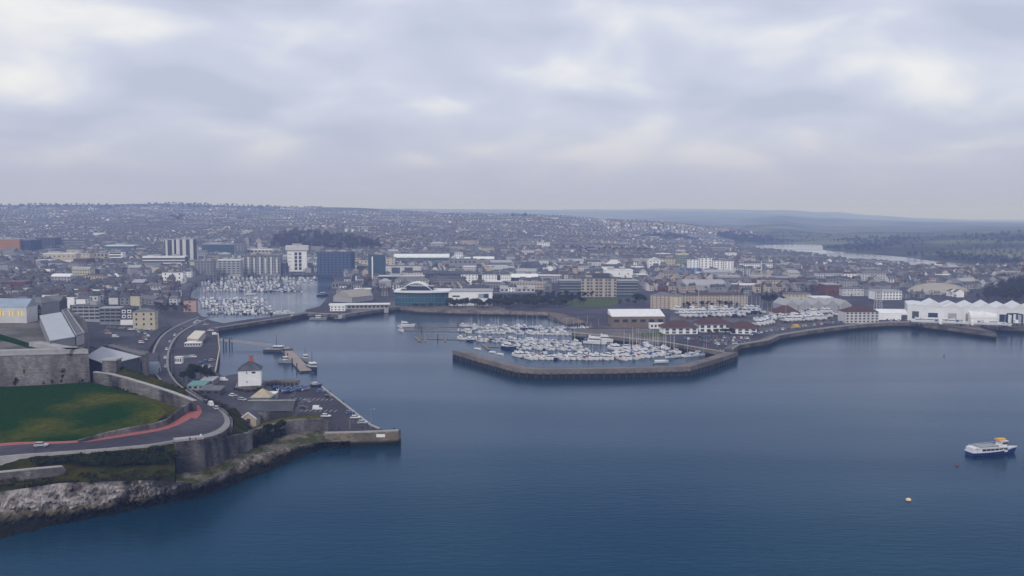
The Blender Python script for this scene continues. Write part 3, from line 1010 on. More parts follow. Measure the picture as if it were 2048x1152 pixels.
# ------------------------------------------------------------------ walls of the headland
M_cop = mat('pale_coping', (0.36, 0.345, 0.345), 0.9, 0.2, 0.4)
wall_thing('bastion_wall', 'tall grey stone bastion below the bend of the road, pale parapet on top', [(351, 884, 17.2), (380, 881, 17.1), (408, 878, 17)], 3, 2, M_stone, M_cop, 'wall', 0.8)
wall_thing('retaining_wall', 'grey stone retaining wall stepping down from the bastion to the ivy', [(408, 886, 15.6), (430, 880, 14.6), (455, 874, 13.6), (480, 869, 12.8), (505, 864, 12)], 2, 1, M_stone, None)
wall_thing('blockhouse_wall', 'weathered stone wall of the old blockhouse beside the pier', [(505, 862, 11.8), (536, 852, 11), (568, 842, 10.4), (605, 838.5, 10), (642, 838, 9.4), (655, 846, 8)], 2, 1, M_stone, None)
tin('blockhouse_turf', [(504, 861, 11.6), (536, 851, 10.9), (568, 841, 10.2), (605, 837.5, 9.8), (642, 837, 9.3), (640, 829, 9), (600, 831, 9.4), (560, 836, 9.8), (530, 845, 10.4), (506, 854, 11)], M_grass, skirt=2)
wall_thing('sea_wall', 'low grey stone wall set into the grass bank above the rocks', [(-300, 965, 13.4), (0, 946, 13.6), (60, 940, 13.8), (126, 934, 13.6), (132, 942, 12)], 1.2, 8, M_stone, M_cop)
wall_thing('road_parapet', 'low stone parapet along the seaward edge of the curved road', [(*unp((q.x, q.y - 0.3, q.z + 0.75)), q.z + 0.75) for q in [P(*r) for r in RO[:6]]], 0.5, 14, M_cop)
wall_thing('bend_parapet', 'low stone parapet round the outside of the road bend', [(408, 877.5, 16.2), (442, 867, 15.6), (462, 852, 15.3), (463, 838, 14.9), (451, 823, 14.5), (428, 808, 13.9), (404, 796, 13.2), (380, 780, 12)], -0.5, 8, M_stone)
wall_thing('lawn_wall', 'low curved stone wall holding the lawn above the red lane', [(158, 880, 17.2), (214, 865, 17.8), (260, 855, 18), (310, 847, 18), (337, 838, 17.8), (354, 823, 17.4), (370, 812, 17.6), (386, 802, 18)], 0.9, 12, M_stone)
wall_thing('ravelin_wall', 'long grey stone wall running down from the turret to the road bend', [(186, 745, 24.6), (215, 748, 24.4), (250, 757, 23.2), (300, 772, 21.6), (340, 785, 20.2), (372, 797, 19), (386, 803, 18.4)], 1.6, 10, M_stone, M_cop)
# turfed rampart behind the ravelin wall
tin('rampart_turf', [(235, 752, 23.4), (262, 760, 22.4), (300, 771, 21.2), (340, 784, 19.9), (370, 795, 18.8), (376, 788, 18.6), (368, 778, 20.6), (330, 764, 22.6), (285, 748, 24.6), (246, 736, 26), (232, 738, 25.6)], M_rough, skirt=6)
# ------------------------------------------------------------------ the citadel
cw = [(-420, 785, 20), (-150, 777, 20), (0, 771, 20), (60, 769, 20), (120, 767, 20), (181, 765, 20)]
base = [P(*p) for p in cw]
t = thing('citadel_wall', 'massive battered grey stone fortress wall with pale parapet above the lawn', 'fortress', base[0])
o0 = base[0]
side = [base[-1] + Vector((-3, 5, 0)), base[-1] + Vector((-34, 30, 0))]
line = base + side
def nrm(i):
    a, c = line[max(0, i - 1)], line[min(len(line) - 1, i + 1)]
    d = (c - a).normalized()
    return Vector((-d.y, d.x, 0))
def wl(z, inn):
    return [Vector((v.x, v.y, z)) + nrm(i) * inn - o0 for i, v in enumerate(line)]
b = MB(); b.loft([wl(10, 0), wl(20, 0), wl(33.2, 2.0), wl(33.2, 2.05)][::1] + [wl(33.2, 9)])
b.build('wall', M_stone, t)
b = MB(); b.loft([wl(32.9, 1.65), wl(33.4, 1.65), wl(33.4, 2.6)]); b.build('cordon', M_cop, t)
b = MB(); b.loft([wl(33.2, 2.1), wl(35.0, 2.3), wl(35.0, 8), wl(33.2, 8.2)]); b.build('parapet', mat('parapet_stone', (0.32, 0.31, 0.315), 0.9, 0.2, 0.3), t)
for x, y0, y1 in ((46, 735, 752), (92, 742, 756), (108, 744, 756), (126, 730, 764)):   # loopholes and weeping joints
    k = P(x, y1, 21)
    Yk = interp([(p[0], q.y) for p, q in zip(cw, base)], x)
    o = link('loophole', box_mesh('loophole', (0.7 if x < 120 else 1.6, 0.5, 1.8 if x < 120 else 4.2), M_steel), t)
    o.location = Vector((xat(x, y1, Yk), Yk + 1.0, zat((y0 + y1) / 2, Yk))) - o0
poly = [P(x, y, 31).xy.to_tuple() for x, y in ((-420, 712), (0, 705), (150, 703), (160, 698), (168, 688), (178, 668), (170, 640), (130, 612), (-420, 612))]
b = MB(); b.prism(poly, 0, 31, 0, 1)
structure(b.build('citadel_ground', [mat('citadel_yard_gravel', (0.15, 0.14, 0.135), 0.95, 0.3, 0.2, 0.04, (0.09, 0.088, 0.075)), M_stone]))
for x, y in poly:
    pass
take(-230, 470, 95); take(-330, 520, 120); take(-420, 560, 140); take(-250, 570, 90); take(-320, 640, 90)
tin('rampart_grass', [(-200, 655, 31.2), (0, 668, 31.2), (40, 680, 31.2), (88, 697, 31.2), (70, 699, 31.2), (20, 684, 31.2), (-20, 676, 31.2), (-200, 668, 31.2)], M_grass, skirt=30.5)
b = MB(); b.prism([P(x, y, 31.3).xy.to_tuple() for x, y in ((93, 702), (112, 692), (150, 693), (168, 703))], 30, 31.8)
tag(b.build('gun_platform', M_cop), 'pale sloping stone gun platform just behind the fortress parapet', 'platform')
t = poly_bld('barrack_block', 'long fortress building with big pale blue grey flat roof', 'building', [(79, 631), (122, 624), (150, 673), (100, 681)], 36.5, 30, M_grey, M_metal)
t = poly_bld('store_block', 'narrow fortress building with grey walls beside the pale roofed barrack', 'building', [(124, 622), (134, 619), (168, 667), (152, 672)], 36, 30, M_lgrey, M_felt, 0.8)
t = poly_bld('drill_hall', 'wide fortress building with pale diamond shaped flat roof near the turret', 'building', [(172, 713), (204, 693), (280, 713), (214, 729)], 22, 10, M_dgrey, M_metal)
t = poly_bld('casemate_block', 'low stone range with grey roof behind the pale diamond roof', 'building', [(208, 692), (222, 687), (298, 706), (284, 712)], 21, 10, M_stone, M_felt, 0.6)
bld('barrack', 'fortress barrack with three glowing yellow windows', 'building', -70, 54, 646, 614, 13, 0, M_offw, 'gable', 4.5, M_lblue, zg=31)
bk = bpy.data.objects['barrack']
w_, d_, h_ = bk['size']
for x in (4, 23, 41, -16, -36):
    o = link('window', box_mesh('lit_window', (2.7, 0.14, 3.2), M_yglow), bk)
    o.location = ((x + 8) * w_ / 124, -d_ / 2, h_ * 0.60)
    mu = link('mullion', box_mesh('mullion', (0.35, 0.2, 3.2), M_orange), o)
    mu.location = (0, -0.02, 0)
bld('gatehouse', 'grey stone fortress block with darker end beside the yellow windowed barrack', 'building', 54, 86, 640, 606, 16, -12, M_grey, 'hip', 3, M_felt, (2, 3), zg=31)
bld('chapel', 'squat grey fortress building with dark gable near the barrack', 'building', 86, 120, 628, 602, 14, 8, M_dgrey, 'gable', 3, M_felt, (2, 3), zg=31)
# lookout turret on the wall
p = P(219, 757, 22)
t = thing('turret', 'small square stone turret with flat cap on the wall beside the lawn', 'turret', (p.x, p.y, 18))
b = MB(); b.box((0, 3, 5), (6.2, 6, 14)); b.build('wall', M_stone, t)
b = MB(); b.box((0, 3, 12.3), (7.0, 6.8, 0.6)); b.build('cap', M_cop, t)
o = link('opening', box_mesh('opening', (1.3, 0.2, 1.8), M_steel), t); o.location = (0.8, 0, 6.2)
# barrel-roofed hut
p = P(290, 748, 8.5)
t = thing('barrel_hut', 'pale blue barrel roofed hut between the rampart and the road', 'hut', (p.x, p.y, 8.2), R(8))
b = MB(); n = 14
pr = [(-5 * math.cos(math.pi * i / n), 6.2 * math.sin(math.pi * i / n)) for i in range(n + 1)]
b.loft([[(-6.4, y + 5, z) for y, z in pr], [(6.4, y + 5, z) for y, z in pr]])
b.build('shell', M_lblue, t, smooth=True)
for s in (-1, 1):
    b = MB(); b.add([(6.3 * s, y * 0.98 + 5, z * 0.98) for y, z in pr], [tuple(range(n + 1))[::s]]); b.build('end_wall', M_lgrey, t)
o = link('door', box_mesh('hut_door', (0.2, 2.2, 2.6), M_dgrey), t); o.location = (6.35, 5, 1.3)
take(p.x, p.y + 5, 10)
structure_pts = [(180, 720), (262, 742), (300, 762), (332, 762), (318, 735), (316, 705), (300, 706), (250, 700), (180, 690)]
tin('citadel_yard', [(x, y, 8.4) for x, y in structure_pts], M_asph, skirt=2)

# ------------------------------------------------------------------ pier and quay things
ln = [P(650, 866, 5.9), P(700, 865, 5.9), P(760, 863, 5.9), P(797, 861, 5.9)]
t = thing('pier_wall', 'brownish stone pier wall ending at the square pier head', 'pier', (ln[0].x, ln[0].y, 0))
b = MB()
a0, a1 = ln[0], ln[-1]
fr = [(p.x - a0.x, p.y - a0.y) for p in ln]
bk_ = [(x + 0.6, y + 3.2) for x, y in fr][::-1]
b.prism(fr + bk_, -2, 5.6); b.build('wall', stone('pier_stone', (0.24, 0.20, 0.15), (0.13, 0.115, 0.09)), t)
strip([(x, y - 0.15) for x, y in fr], 1.1, 5.603, 6.2, M_cop, 'coping', t)
p = P(761, 871, 4.4)
t = thing('notice_board', 'blank white notice board fixed to the face of the pier wall', 'sign', (p.x, ln[2].y - 0.25, 3.2))
b = MB(); b.box((0, 0, 1.0), (3.6, 0.1, 1.3)); b.build('panel', M_white, t)
for s in (-1, 1):
    b = MB(); b.box((1.2 * s, 0.1, 0.9), (0.12, 0.1, 1.7)); b.build('bracket', M_steel, t)
for i, (x, y) in enumerate(((678, 860), (725, 858), (788, 861), (686, 806), (660, 786))):
    p = P(x, y, QZ)
    o = thing('bollard', 'black iron mooring bollard on the edge of the quay car park', 'bollard', (p.x, p.y, QZ), 0, 'bollards round the quay car park')
    b = MB(); b.cyl((0, 0, 0), (0, 0, 0.9), 0.28, 0.24, 8); b.build('post', M_steel, o)
    b = MB(); b.cyl((0, 0, 0.9), (0, 0, 1.25), 0.42, 0.34, 8); b.build('cap', M_steel, o)
# kerb walls along the quay edge
for nm, lb, seg in (('quay_kerb', 'low pale stone kerb along the slanting edge of the quay car park', W1[1:5]), ('quay_wall_coping', 'buff stone wall top along the coach park quay', W1[11:14]),
                    ('pier_coping', 'buff stone pier top running out to the lock', W1[14:17]), ('promenade_kerb', 'pale stone kerb along the curved promenade quay', E1[23:31]),
                    ('lockside_coping', 'pale stone edging beside the harbour lock', E1[0:5]), ('marina_quay_kerb', 'pale stone kerb along the quay behind the marina', E1[16:23])):
    pts = [P(x, y, QZ) for x, y in seg]
    t = thing(nm, lb, 'kerb', (pts[0].x, pts[0].y, 0))
    hgt = 0.9 if 'wall' in nm or 'prom' in nm else 0.4
    strip([(p.x - pts[0].x, p.y - pts[0].y) for p in pts], 0.9 if hgt < 0.5 else 0.7, QZ - 0.4, QZ + hgt, M_cop if 'coping' not in nm else mat('buff_stone', (0.42, 0.36, 0.30), 0.9, 0.2, 0.4), 'kerb_stone', t)
# white house with the hipped roof
t = bld('white_house', 'tall white house with hipped grey roof standing alone by the water', 'house', 478, 521, 772, 741, 12, 12, M_white, 'hip', 4.6, M_slate, zg=QZ + 1.2, ov=0.5)
w_, d_, h_ = t['size']
for x, z, ww, wh in ((-0.12, 0.84, 0.5, 0.9), (0.18, 0.86, 1.9, 0.9), (-0.12, 0.27, 0.6, 0.6)):
    o = link('window', box_mesh('house_window', (ww, 0.14, wh), M_glass), t); o.location = (x * w_, -d_ / 2, z * h_)
for y, z in ((-2, 0.3), (2, 0.3), (-2, 0.75), (2, 0.75)):
    o = link('window', box_mesh('house_window', (0.14, 1.1, 1.3), M_glass), t); o.location = (-w_ / 2, y, z * h_)
ro = [c for c in bpy.data.objects if c.parent == t and c.name.startswith('roof')][0]
b = MB(); b.box((0.6, 0, h_ + 4.9), (2.4, 1.5, 2.4)); b.build('chimney', mat('red_chimney', (0.42, 0.12, 0.07), 0.9, 0.15, 0.6), ro)
for x in (0.0, 0.6, 1.2):
    b = MB(); b.cyl((x, 0, h_ + 6.1), (x, 0, h_ + 6.9), 0.22, 0.18, 8); b.build('chimney_pot', M_tile, ro)
p = t.location
b = MB(); b.box((p.x, p.y, QZ + 0.6), (w_ + 3, d_ + 3, 1.4), 0, R(12))
tag(b.build('house_plinth', M_stone), 'rough stone plinth with weeds under the white house', 'plinth')
clump('weed_patch', 'weeds and low scrub along the foot of the white house', 'bush', [(482, 780, 5), (495, 782, 5), (508, 781, 5), (518, 777, 5), (472, 778, 5)], 150, 0.3, M_leafo, (2.6, 1.6, 0.9))
# stone building with gables on the quay
t = bld('stone_hall', 'long stone building with pale ridge behind the old blockhouse', 'building', 492, 584, 838, 822, 13, 3, M_stone, 'gable', 3.4, M_slate, zg=6.2)
w_, d_, h_ = t['size']
for i, x in enumerate((0.13, 0.26, 0.44)):
    o = link('arched_door', box_mesh('arched_door', (2.2, 0.2, 2.6), M_steel), t); o.location = (x * w_, -d_ / 2, 1.5)
b = MB(); b.box((0, 0, h_ + 3.45), (w_ + 0.8, 0.7, 0.3)); b.build('ridge', M_cop, t)
p = P(497, 845, 6.4)
t = thing('gabled_porch', 'small stone gabled porch with white barge boards below the long stone building', 'porch', (p.x, p.y, 6))
b = MB(); b.prism([(-3.2, 0), (3.2, 0), (3.2, 7), (-3.2, 7)], -2, 2.2); b.build('wall', M_buff, t)
b = MB(); b.add([(-3.2, 0, 2.2), (3.2, 0, 2.2), (0, 0, 4.4), (-3.2, 7, 2.2), (3.2, 7, 2.2), (0, 7, 4.4)], [(0, 1, 2), (5, 4, 3), (0, 2, 5, 3), (2, 1, 4, 5)]); b.build('gable', M_buff, t)
for s in (-1, 1):
    b = MB(); b.loft([[(3.6 * s, -0.3, 1.95), (3.6 * s, 7.2, 1.95)], [(0, -0.3, 4.75), (0, 7.2, 4.75)]]); b.build('roof_slope', M_slate, t)
    b = MB(); b.loft([[(3.7 * s, -0.42, 1.8), (3.7 * s, -0.42, 2.3)], [(0, -0.42, 4.5), (0, -0.42, 5.1)]]); b.build('barge_board', M_white, t)
o = link('door', box_mesh('porch_door', (1.6, 0.2, 2.0), M_steel), t); o.location = (0, -0.02, 1.0)
# cream pyramid roofed kiosk, white cabin, teal shed
p = P(520, 806, QZ)
t = thing('kiosk', 'kiosk with cream pyramid roof among the parked cars', 'kiosk', (p.x, p.y, QZ))
b = MB(); b.box((0, 5, 1.2), (9, 8, 2.6)); b.build('wall', M_grey, t)
roof_mb(9.4, 8.4, 2.5, 'hip', 3.6, 0.4).build('roof', mat('cream_tile', (0.42, 0.36, 0.27), 0.85, 0.15, 0.4), t); t_k = t
for c in [c for c in bpy.data.objects if c.parent == t and c.name.startswith('roof')]:
    c.location.y = 5
p = P(540, 800, QZ)
t = thing('white_cabin', 'flat white roofed cabin with pale blue side next to the cream kiosk', 'cabin', (p.x, p.y, QZ))
b = MB(); b.box((0, 3, 1.5), (5.4, 5, 3)); b.build('wall', M_lblue, t)
b = MB(); b.box((0, 3, 3.15), (5.9, 5.6, 0.3)); b.build('roof', M_wroof, t)
o = link('window', box_mesh('cabin_window', (2.6, 0.14, 0.9), M_glass), t); o.location = (0, 0.5, 1.9)
for nm, lb, x0, x1, yb, yt, m, rm in (('teal_shed', 'low shed with teal sheet roof under the dark trees', 374, 408, 780, 774, M_lgrey, M_teal), ('grey_shed', 'low shed with pale roof beside the teal roofed shed', 400, 426, 770, 764, M_grey, M_lgrey),
                                      ('quay_store', 'dark low store with grey roof beside the rampart bushes', 396, 440, 790, 783, M_dgrey, M_felt)):
    bld(nm, lb, 'shed', x0, x1, yb, yt, 7, -6, m, 'mono', 1.2, rm, (1, 3), zg=QZ)
# coach park: pavilion, shelter
t = poly_bld('pavilion', 'long cream flat roofed pavilion on the coach park', 'building', [(374, 676), (390, 661), (411, 662), (396, 678)], 9.5, QZ, M_buff, mat('cream_roof', (0.60, 0.57, 0.48), 0.8, 0.08, 0.2))
bld('pavilion_annex', 'low pale front annex joined to the coach park pavilion', 'building', 369, 401, 693, 687, 6, 6, M_offw, 'hip', 1.0, M_wroof, (1, 6), zg=QZ)
bld('bus_shelter', 'small white shelter with dark red side beside the coach park wall', 'shelter', 350, 363, 727, 715, 3.5, 0, M_white, 'flat', 0.3, M_wroof, (1, 3), zg=QZ)
t = wall_thing('coach_park_wall', 'pale straight wall crossing the coach park', [(350, 713, 6), (390, 709, 6)], 0.5, 3, M_cop)
# ------------------------------------------------------------------ ivy and scrub on the headland
iv = []
r_ = random.Random(17)
for i in range(90):
    f = r_.random()
    q = P(504, 863, 11.9).lerp(P(569, 842, 10.4), f)
    z = r_.uniform(4.2, q.z + 0.3)
    if r_.random() < 0.12 and z < 6:
        continue
    v = (q.x, q.y - 0.5 - r_.random() * 0.5, z)
    iv.append((*unp(v), z))
clump('ivy_mass', 'dark ivy hanging down the old blockhouse wall', 'ivy', iv, 90, 0.34, M_leafd, (1.7, 0.7, 1.3))
r_ = random.Random(3)
bp = []
for i in range(95):
    x = r_.uniform(70, 352)
    f = r_.uniform(0.30 if x > 160 else 0.75, 0.99)
    yr = interp([(p[0], p[1]) for p in RO], x); yb2 = interp([(p[0], p[1]) for p in LB], x)
    bp.append((x, yb2 + (yr - yb2) * f + 6, 12 + 3.6 * f))
clump('bank_scrub', 'dark scrub covering the bank below the road parapet', 'bush', bp, 150, 0.42, M_leafd, (3.2, 1.7, 1.2))
bp = [(r_.uniform(0, 350), 0, 0) for i in range(40)]
bp = [(x, interp([(p[0], p[1]) for p in L2], x) - r_.uniform(3, 22), 10.3 + r_.uniform(0, 1.2)) for x, _, _ in bp]
clump('bank_weeds', 'olive and brown weeds along the top of the pale rocks', 'bush', bp, 90, 0.4, M_leafo, (3.6, 1.6, 0.8))
clump('rampart_scrub', 'dark scrub at the foot of the long ravelin wall', 'bush', [(226, 776, 19.4), (234, 778, 19.2), (242, 781, 18.8), (252, 784, 18.4), (268, 789, 18)], 120, 0.4, M_leafd, (2.2, 1.2, 1.1))
clump('bend_scrub', 'olive scrub on the slope outside the road bend', 'bush', [(440, 872, 14.2), (460, 862, 13.4), (470, 856, 12.6), (484, 852, 11), (492, 858, 10.6), (478, 866, 12.6), (425, 880, 14.6), (455, 868, 13.8)], 110, 0.38, M_leafo, (2.6, 1.6, 0.9))
clump('rampart_bushes', 'brown bare bushes between the rampart and the quay store', 'bush', [(395, 788, 9), (408, 795, 8.4), (420, 800, 8), (434, 806, 8), (446, 812, 8), (458, 820, 8), (384, 784, 9.6)], 170, 0.38, M_leafb, (3.2, 2.2, 1.7))
clump('turf_edge_scrub', 'dark grass tussocks along the crest of the turfed rampart', 'bush', [(246 + 12 * i, 736 + 4.2 * i, 26 - 0.55 * i) for i in range(11)], 60, 0.35, M_leafd, (2.4, 0.9, 0.6))
for x, y, s in ((368, 764, 0.9), (378, 762, 1.05), (390, 759, 1.3), (402, 760, 1.2), (414, 766, 1.0), (425, 762, 0.8), (384, 766, 1.0)):
    p = P(x, y, QZ)
    tree('dark', p.x, p.y, 'dark evergreen tree in the clump at the corner of the coach park', 'evergreens at the coach park corner', s * 0.8, QZ)

clump('wall_weeds', 'dark weeds growing out of the joints of the fortress wall', 'ivy', [(*unp((q.x, q.y - 0.2, z)), z) for x, z in ((30, 21), (33, 22.5), (88, 21), (105, 21.4), (124, 22), (126, 24), (125, 26), (160, 21), (166, 22), (8, 20.8), (12, 21)) for q in [P(x, 770, 20)]], 60, 0.3, M_leafd, (1.2, 0.5, 1.3))
# paler paving laid over the quays
def paving(name, pts, m, z=QZ - 0.05):
    b_ = MB(); b_.prism([P(x, y, QZ).xy.to_tuple() for x, y in pts], QZ - 0.5, z)
    structure(b_.build(name, m))
M_pv2 = mat('worn_paving', (0.16, 0.145, 0.14), 0.9, 0.25, 0.3, 0.05, (0.11, 0.10, 0.10))
M_apr = mat('yard_apron', (0.12, 0.115, 0.12), 0.9, 0.3, 0.2, 0.04, (0.075, 0.072, 0.08))
paving('aquarium_plaza', ((704, 625), (800, 612), (830, 616), (920, 619), (1010, 621), (1010, 613), (780, 603), (700, 614)), M_pv2)
paving('yard_apron', ((1340, 630), (1380, 618), (1540, 617), (1680, 628), (1700, 642), (1610, 655), (1550, 665), (1520, 664), (1515, 650), (1340, 642)), M_apr)
paving('shed_apron', ((1824, 646), (1900, 653), (1985, 663), (1958, 655), (1966, 651), (2060, 655), (2200, 657), (2200, 645), (1830, 641)), M_pv2)
paving('slip_apron', ((1146, 659), (1300, 657), (1332, 674), (1336, 683), (1275, 677), (1226, 672), (1146, 664)), M_pv2, QZ - 0.03)
for seg, w_, nm in ((E1[23:31], 7, 'promenade_paving'), (W1[14:17], 6, 'pier_paving'), (E1[0:4], 6, 'lockside_paving')):
    pts = [P(x, y, QZ) for x, y in seg]
    structure(strip([(p.x, p.y) for p in pts], w_, QZ - 0.5, QZ - 0.045, M_pv2, nm))
b = MB()
def bays(x0, y0, x1, y1, n, d):
    a_, c_ = P(x0, y0, QZ), P(x1, y1, QZ)
    for i in range(n + 1):
        p_ = a_.lerp(c_, i / n)
        b.add([(p_.x - 0.09, p_.y, QZ - 0.02), (p_.x + 0.09, p_.y, QZ - 0.02), (p_.x + 0.09 + d[0], p_.y + d[1], QZ - 0.02), (p_.x - 0.09 + d[0], p_.y + d[1], QZ - 0.02)], [(0, 1, 2, 3)])
bays(590, 822, 668, 824, 8, (0.6, 4.8)); bays(596, 800, 660, 801, 7, (0.6, 4.8)); bays(690, 830, 735, 852, 6, (-4.4, 0.8)); bays(1395, 676, 1500, 680, 16, (0.4, 4.8)); bays(1420, 685, 1490, 684, 10, (0.4, 4.8))
structure(b.build('parking_markings', M_paint))
# ------------------------------------------------------------------ buildings round the harbour and in the town
bld('wedge_flats', 'grey stepped flats with dark horizontal window bands behind the fortress', 'flats', 146, 200, 640, 612, 12, 4, M_lgrey, 'flat', 0.6, M_felt, (4, 5), zg=10, ws=(0.86, 0.5), side=(1,))
bld('terrace_flats', 'grey flats with long dark balconies beside the white gabled house', 'flats', 200, 242, 645, 617, 12, 4, M_grey, 'flat', 0.6, M_lgrey, (4, 4), zg=9.5, ws=(0.86, 0.5))
t = bld('black_white_house', 'dark house with white window bays and white ground floor', 'house', 242, 266, 650, 617, 10, 6, M_dgrey, 'hip', 2.6, M_slate, zg=9)
w_, d_, h_ = t['size']
for x in (-0.22, 0.22):
    for z in (0.52, 0.82):
        o = link('window_bay', box_mesh('window_bay', (w_ * 0.3, 0.5, h_ * 0.2), M_white), t); o.location = (x * w_, -d_ / 2, z * h_)
        g2 = link('pane', box_mesh('pane', (w_ * 0.18, 0.1, h_ * 0.1), M_glass), o); g2.location = (0, -0.28, 0)
o = link('ground_floor', box_mesh('ground_floor', (w_ * 1.02, 0.4, h_ * 0.32), M_white), t); o.location = (0, -d_ / 2, h_ * 0.16)
t = bld('cream_house', 'square cream house with three rows of small windows beside the car park', 'house', 267, 309, 654, 624, 11, 8, M_cream, 'hip', 2.6, M_felt, (3, 3), zg=8.5, ws=(0.24, 0.42), sill=True, side=(1,), chim=2)
bld('pink_house', 'plain pink gable end beside the harbour boats', 'house', 368, 392, 624, 601, 9, 6, M_pink, 'gabley', 2, M_slate2, (3, 1), zg=QZ, ws=(0.16, 0.3))
bld('teal_gable_hall', 'old hall with pale teal slate roof behind the flats', 'building', 196, 236, 592, 584, 14, -10, M_grey, 'gable', 5, M_lblue, (2, 6))
bld('quay_white_house', 'white building with dark central strip on the harbour quay', 'building', 325, 366, 567, 545, 12, 3, M_white, 'flat', 0.6, M_felt, (3, 3), ws=(0.22, 0.4))
bld('banded_offices', 'white and navy banded office block with white roof edge', 'offices', 287, 369, 537, 514, 18, 4, M_dgrey, 'flat', 1.2, M_wroof, None, band=(4, M_white, 0.5, 1.3), side=None)
bld('ochre_box', 'large windowless ochre building with dark teal side', 'building', -30, 40, 510, 479, 40, 0, M_orange, 'flat', 1.2, M_lgrey)
bld('dark_side_block', 'dark teal block joined to the ochre building', 'building', 41, 62, 510, 481, 38, 0, M_navy, 'flat', 1, M_felt, (4, 2))
bld('dark_office', 'dark plain office block right of the ochre building', 'offices', 72, 110, 500, 476, 24, 0, M_dgrey, 'flat', 1, M_felt, (5, 5))
bld('striped_office', 'long dark office block with faint window stripes', 'offices', 115, 170, 499, 480, 22, 0, M_grey, 'flat', 1, M_felt, None, band=(4, M_dgrey, 0.4, 1.8))
bld('cream_hall', 'long cream building with pale roof in the old town', 'building', 88, 150, 529, 508, 22, 6, M_cream, 'flat', 1.2, M_wroof, (2, 7), ws=(0.25, 0.3))
bld('cream_wing', 'yellowish cream wing joined to the long cream building', 'building', 150, 180, 527, 506, 18, -4, M_cream, 'flat', 0.8, M_felt, (3, 4), ws=(0.3, 0.3))
bld('pale_arcade', 'low cream building with dark arcade beside the white framed block', 'building', 180, 216, 525, 506, 16, 0, M_buff, 'flat', 0.8, M_felt, (2, 5))
bld('white_frame_block', 'white framed block with dark window bands', 'offices', 217, 245, 526, 504, 16, 4, M_white, 'flat', 0.6, M_felt, (4, 1), ws=(0.8, 0.55))
bld('teal_roof_block', 'wide block with teal glass and white upper edge', 'offices', 211, 268, 503, 492, 24, 0, M_glassb, 'flat', 1.6, M_wroof, None, band=(2, M_lgrey, 0.4, 0.8))
bld('grey_quay_flats', 'plain grey flats left of the pale waterfront block', 'flats', 389, 426, 549, 523, 16, 0, M_grey, 'flat', 0.8, M_felt, (6, 6), ws=(0.5, 0.5))
# twin striped tower blocks
for nm, lb, x0, x1, yt in (('striped_tower', 'white and dark striped tower block, the wider of the pair', 330, 350, 480), ('slim_striped_tower', 'slim white and grey striped tower block next to its wider twin', 354, 388, 479)):
    t = bld(nm, lb, 'tower block', x0, x1, 523, yt, 14, 0, M_dgrey, 'flat', 1.6, M_lgrey, (10, 4), ws=(0.5, 0.5), Y=1560)
    w_, d_, h_ = t['size']
    for x in ((-0.3, 0.35) if x1 - x0 < 30 else (-0.42, -0.05, 0.38)):
        o = link('white_strip', box_mesh('white_strip', (w_ * 0.2, 0.8, h_), M_offw), t); o.location = (x * w_, -d_ / 2 - 0.2, h_ / 2)
bld('teal_glass_block', 'dark teal glass office block above the waterfront flats', 'offices', 404, 470, 520, 489, 22, 0, M_glassb, 'flat', 1.2, M_lgrey, None, band=(6, M_dgrey, 0.4, 1.2), Y=1720)
bld('grey_tower', 'plain grey tower joined to the teal glass block', 'tower block', 470, 488, 520, 488, 20, 0, M_grey, 'flat', 1, M_felt, (8, 3), Y=1715)
bld('white_low_roofs', 'low white roofed building behind the waterfront flats', 'building', 486, 545, 512, 500, 20, 0, M_buff, 'flat', 1.6, M_wroof, (2, 8), Y=1740)
t = bld('pale_waterfront_block', 'pale grey waterfront block with white top edge', 'flats', 436, 481, 549, 521, 16, 0, M_lgrey, 'flat', 1.4, M_wroof, (6, 5), ws=(0.6, 0.45))
t = bld('waterfront_flats', 'long grey waterfront flats with tall narrow white bays', 'flats', 482, 561, 548, 511, 16, 0, M_grey, 'flat', 1.2, M_felt, (7, 12), ws=(0.55, 0.5))
w_, d_, h_ = t['size']
for i in range(7):
    o = link('bay', box_mesh('bay', (w_ * 0.045, 1.6, h_ * (0.95 if i % 2 else 0.8)), M_offw), t); o.location = ((i + 0.4) / 7 * w_ - w_ / 2, -d_ / 2 - 0.5, h_ * 0.45)
bld('quayside_low', 'low dark quayside range between the waterfront flats and the white tower', 'building', 545, 572, 548, 527, 14, 0, M_dgrey, 'flat', 0.8, M_felt, (3, 5))
t = bld('white_tower', 'white square tower with overhanging cap and dark window column', 'tower block', 576, 613, 543, 500, 22, 10, M_white, 'flat', 0.8, M_felt, None)
w_, d_, h_ = t['size']
for x in (-0.06, 0.16):
    for i in range(5):
        o = link('window', box_mesh('tower_window', (w_ * 0.14, 0.2, h_ * 0.14), M_glass), t); o.location = (x * w_, -d_ / 2, h_ * (0.14 + 0.17 * i))
for z in range(5):
    o = link('storey_band', box_mesh('storey_band', (w_ * 0.2, 0.3, 0.8), M_grey), t); o.location = (-w_ * 0.38, -d_ / 2, h_ * (0.12 + 0.17 * z))
o = link('cap', box_mesh('cap', (w_ * 1.18, d_ * 1.18, 7.5), M_offw), t); o.location = (0, 0, h_ + 3.2)
o = link('roof_house', box_mesh('roof_house', (w_ * 0.5, d_ * 0.5, 3), M_lgrey), t); o.location = (0, 0, h_ + 8.4)
t = bld('navy_block', 'tall navy blue glazed block standing over the harbour', 'tower block', 634, 703, 550, 505, 24, -4, M_navy, 'flat', 0.8, M_dgrey, (9, 9), wm=plain('navy_window', (0.09, 0.13, 0.22), 0.2, 0.6), ws=(0.6, 0.5), side=(-1,))
bld('yellow_house', 'small yellow house between the navy block and the teal tower', 'building', 705, 735, 536, 520, 12, 0, M_cream, 'flat', 0.6, M_tile, (2, 4), ws=(0.3, 0.4), Y=1640)
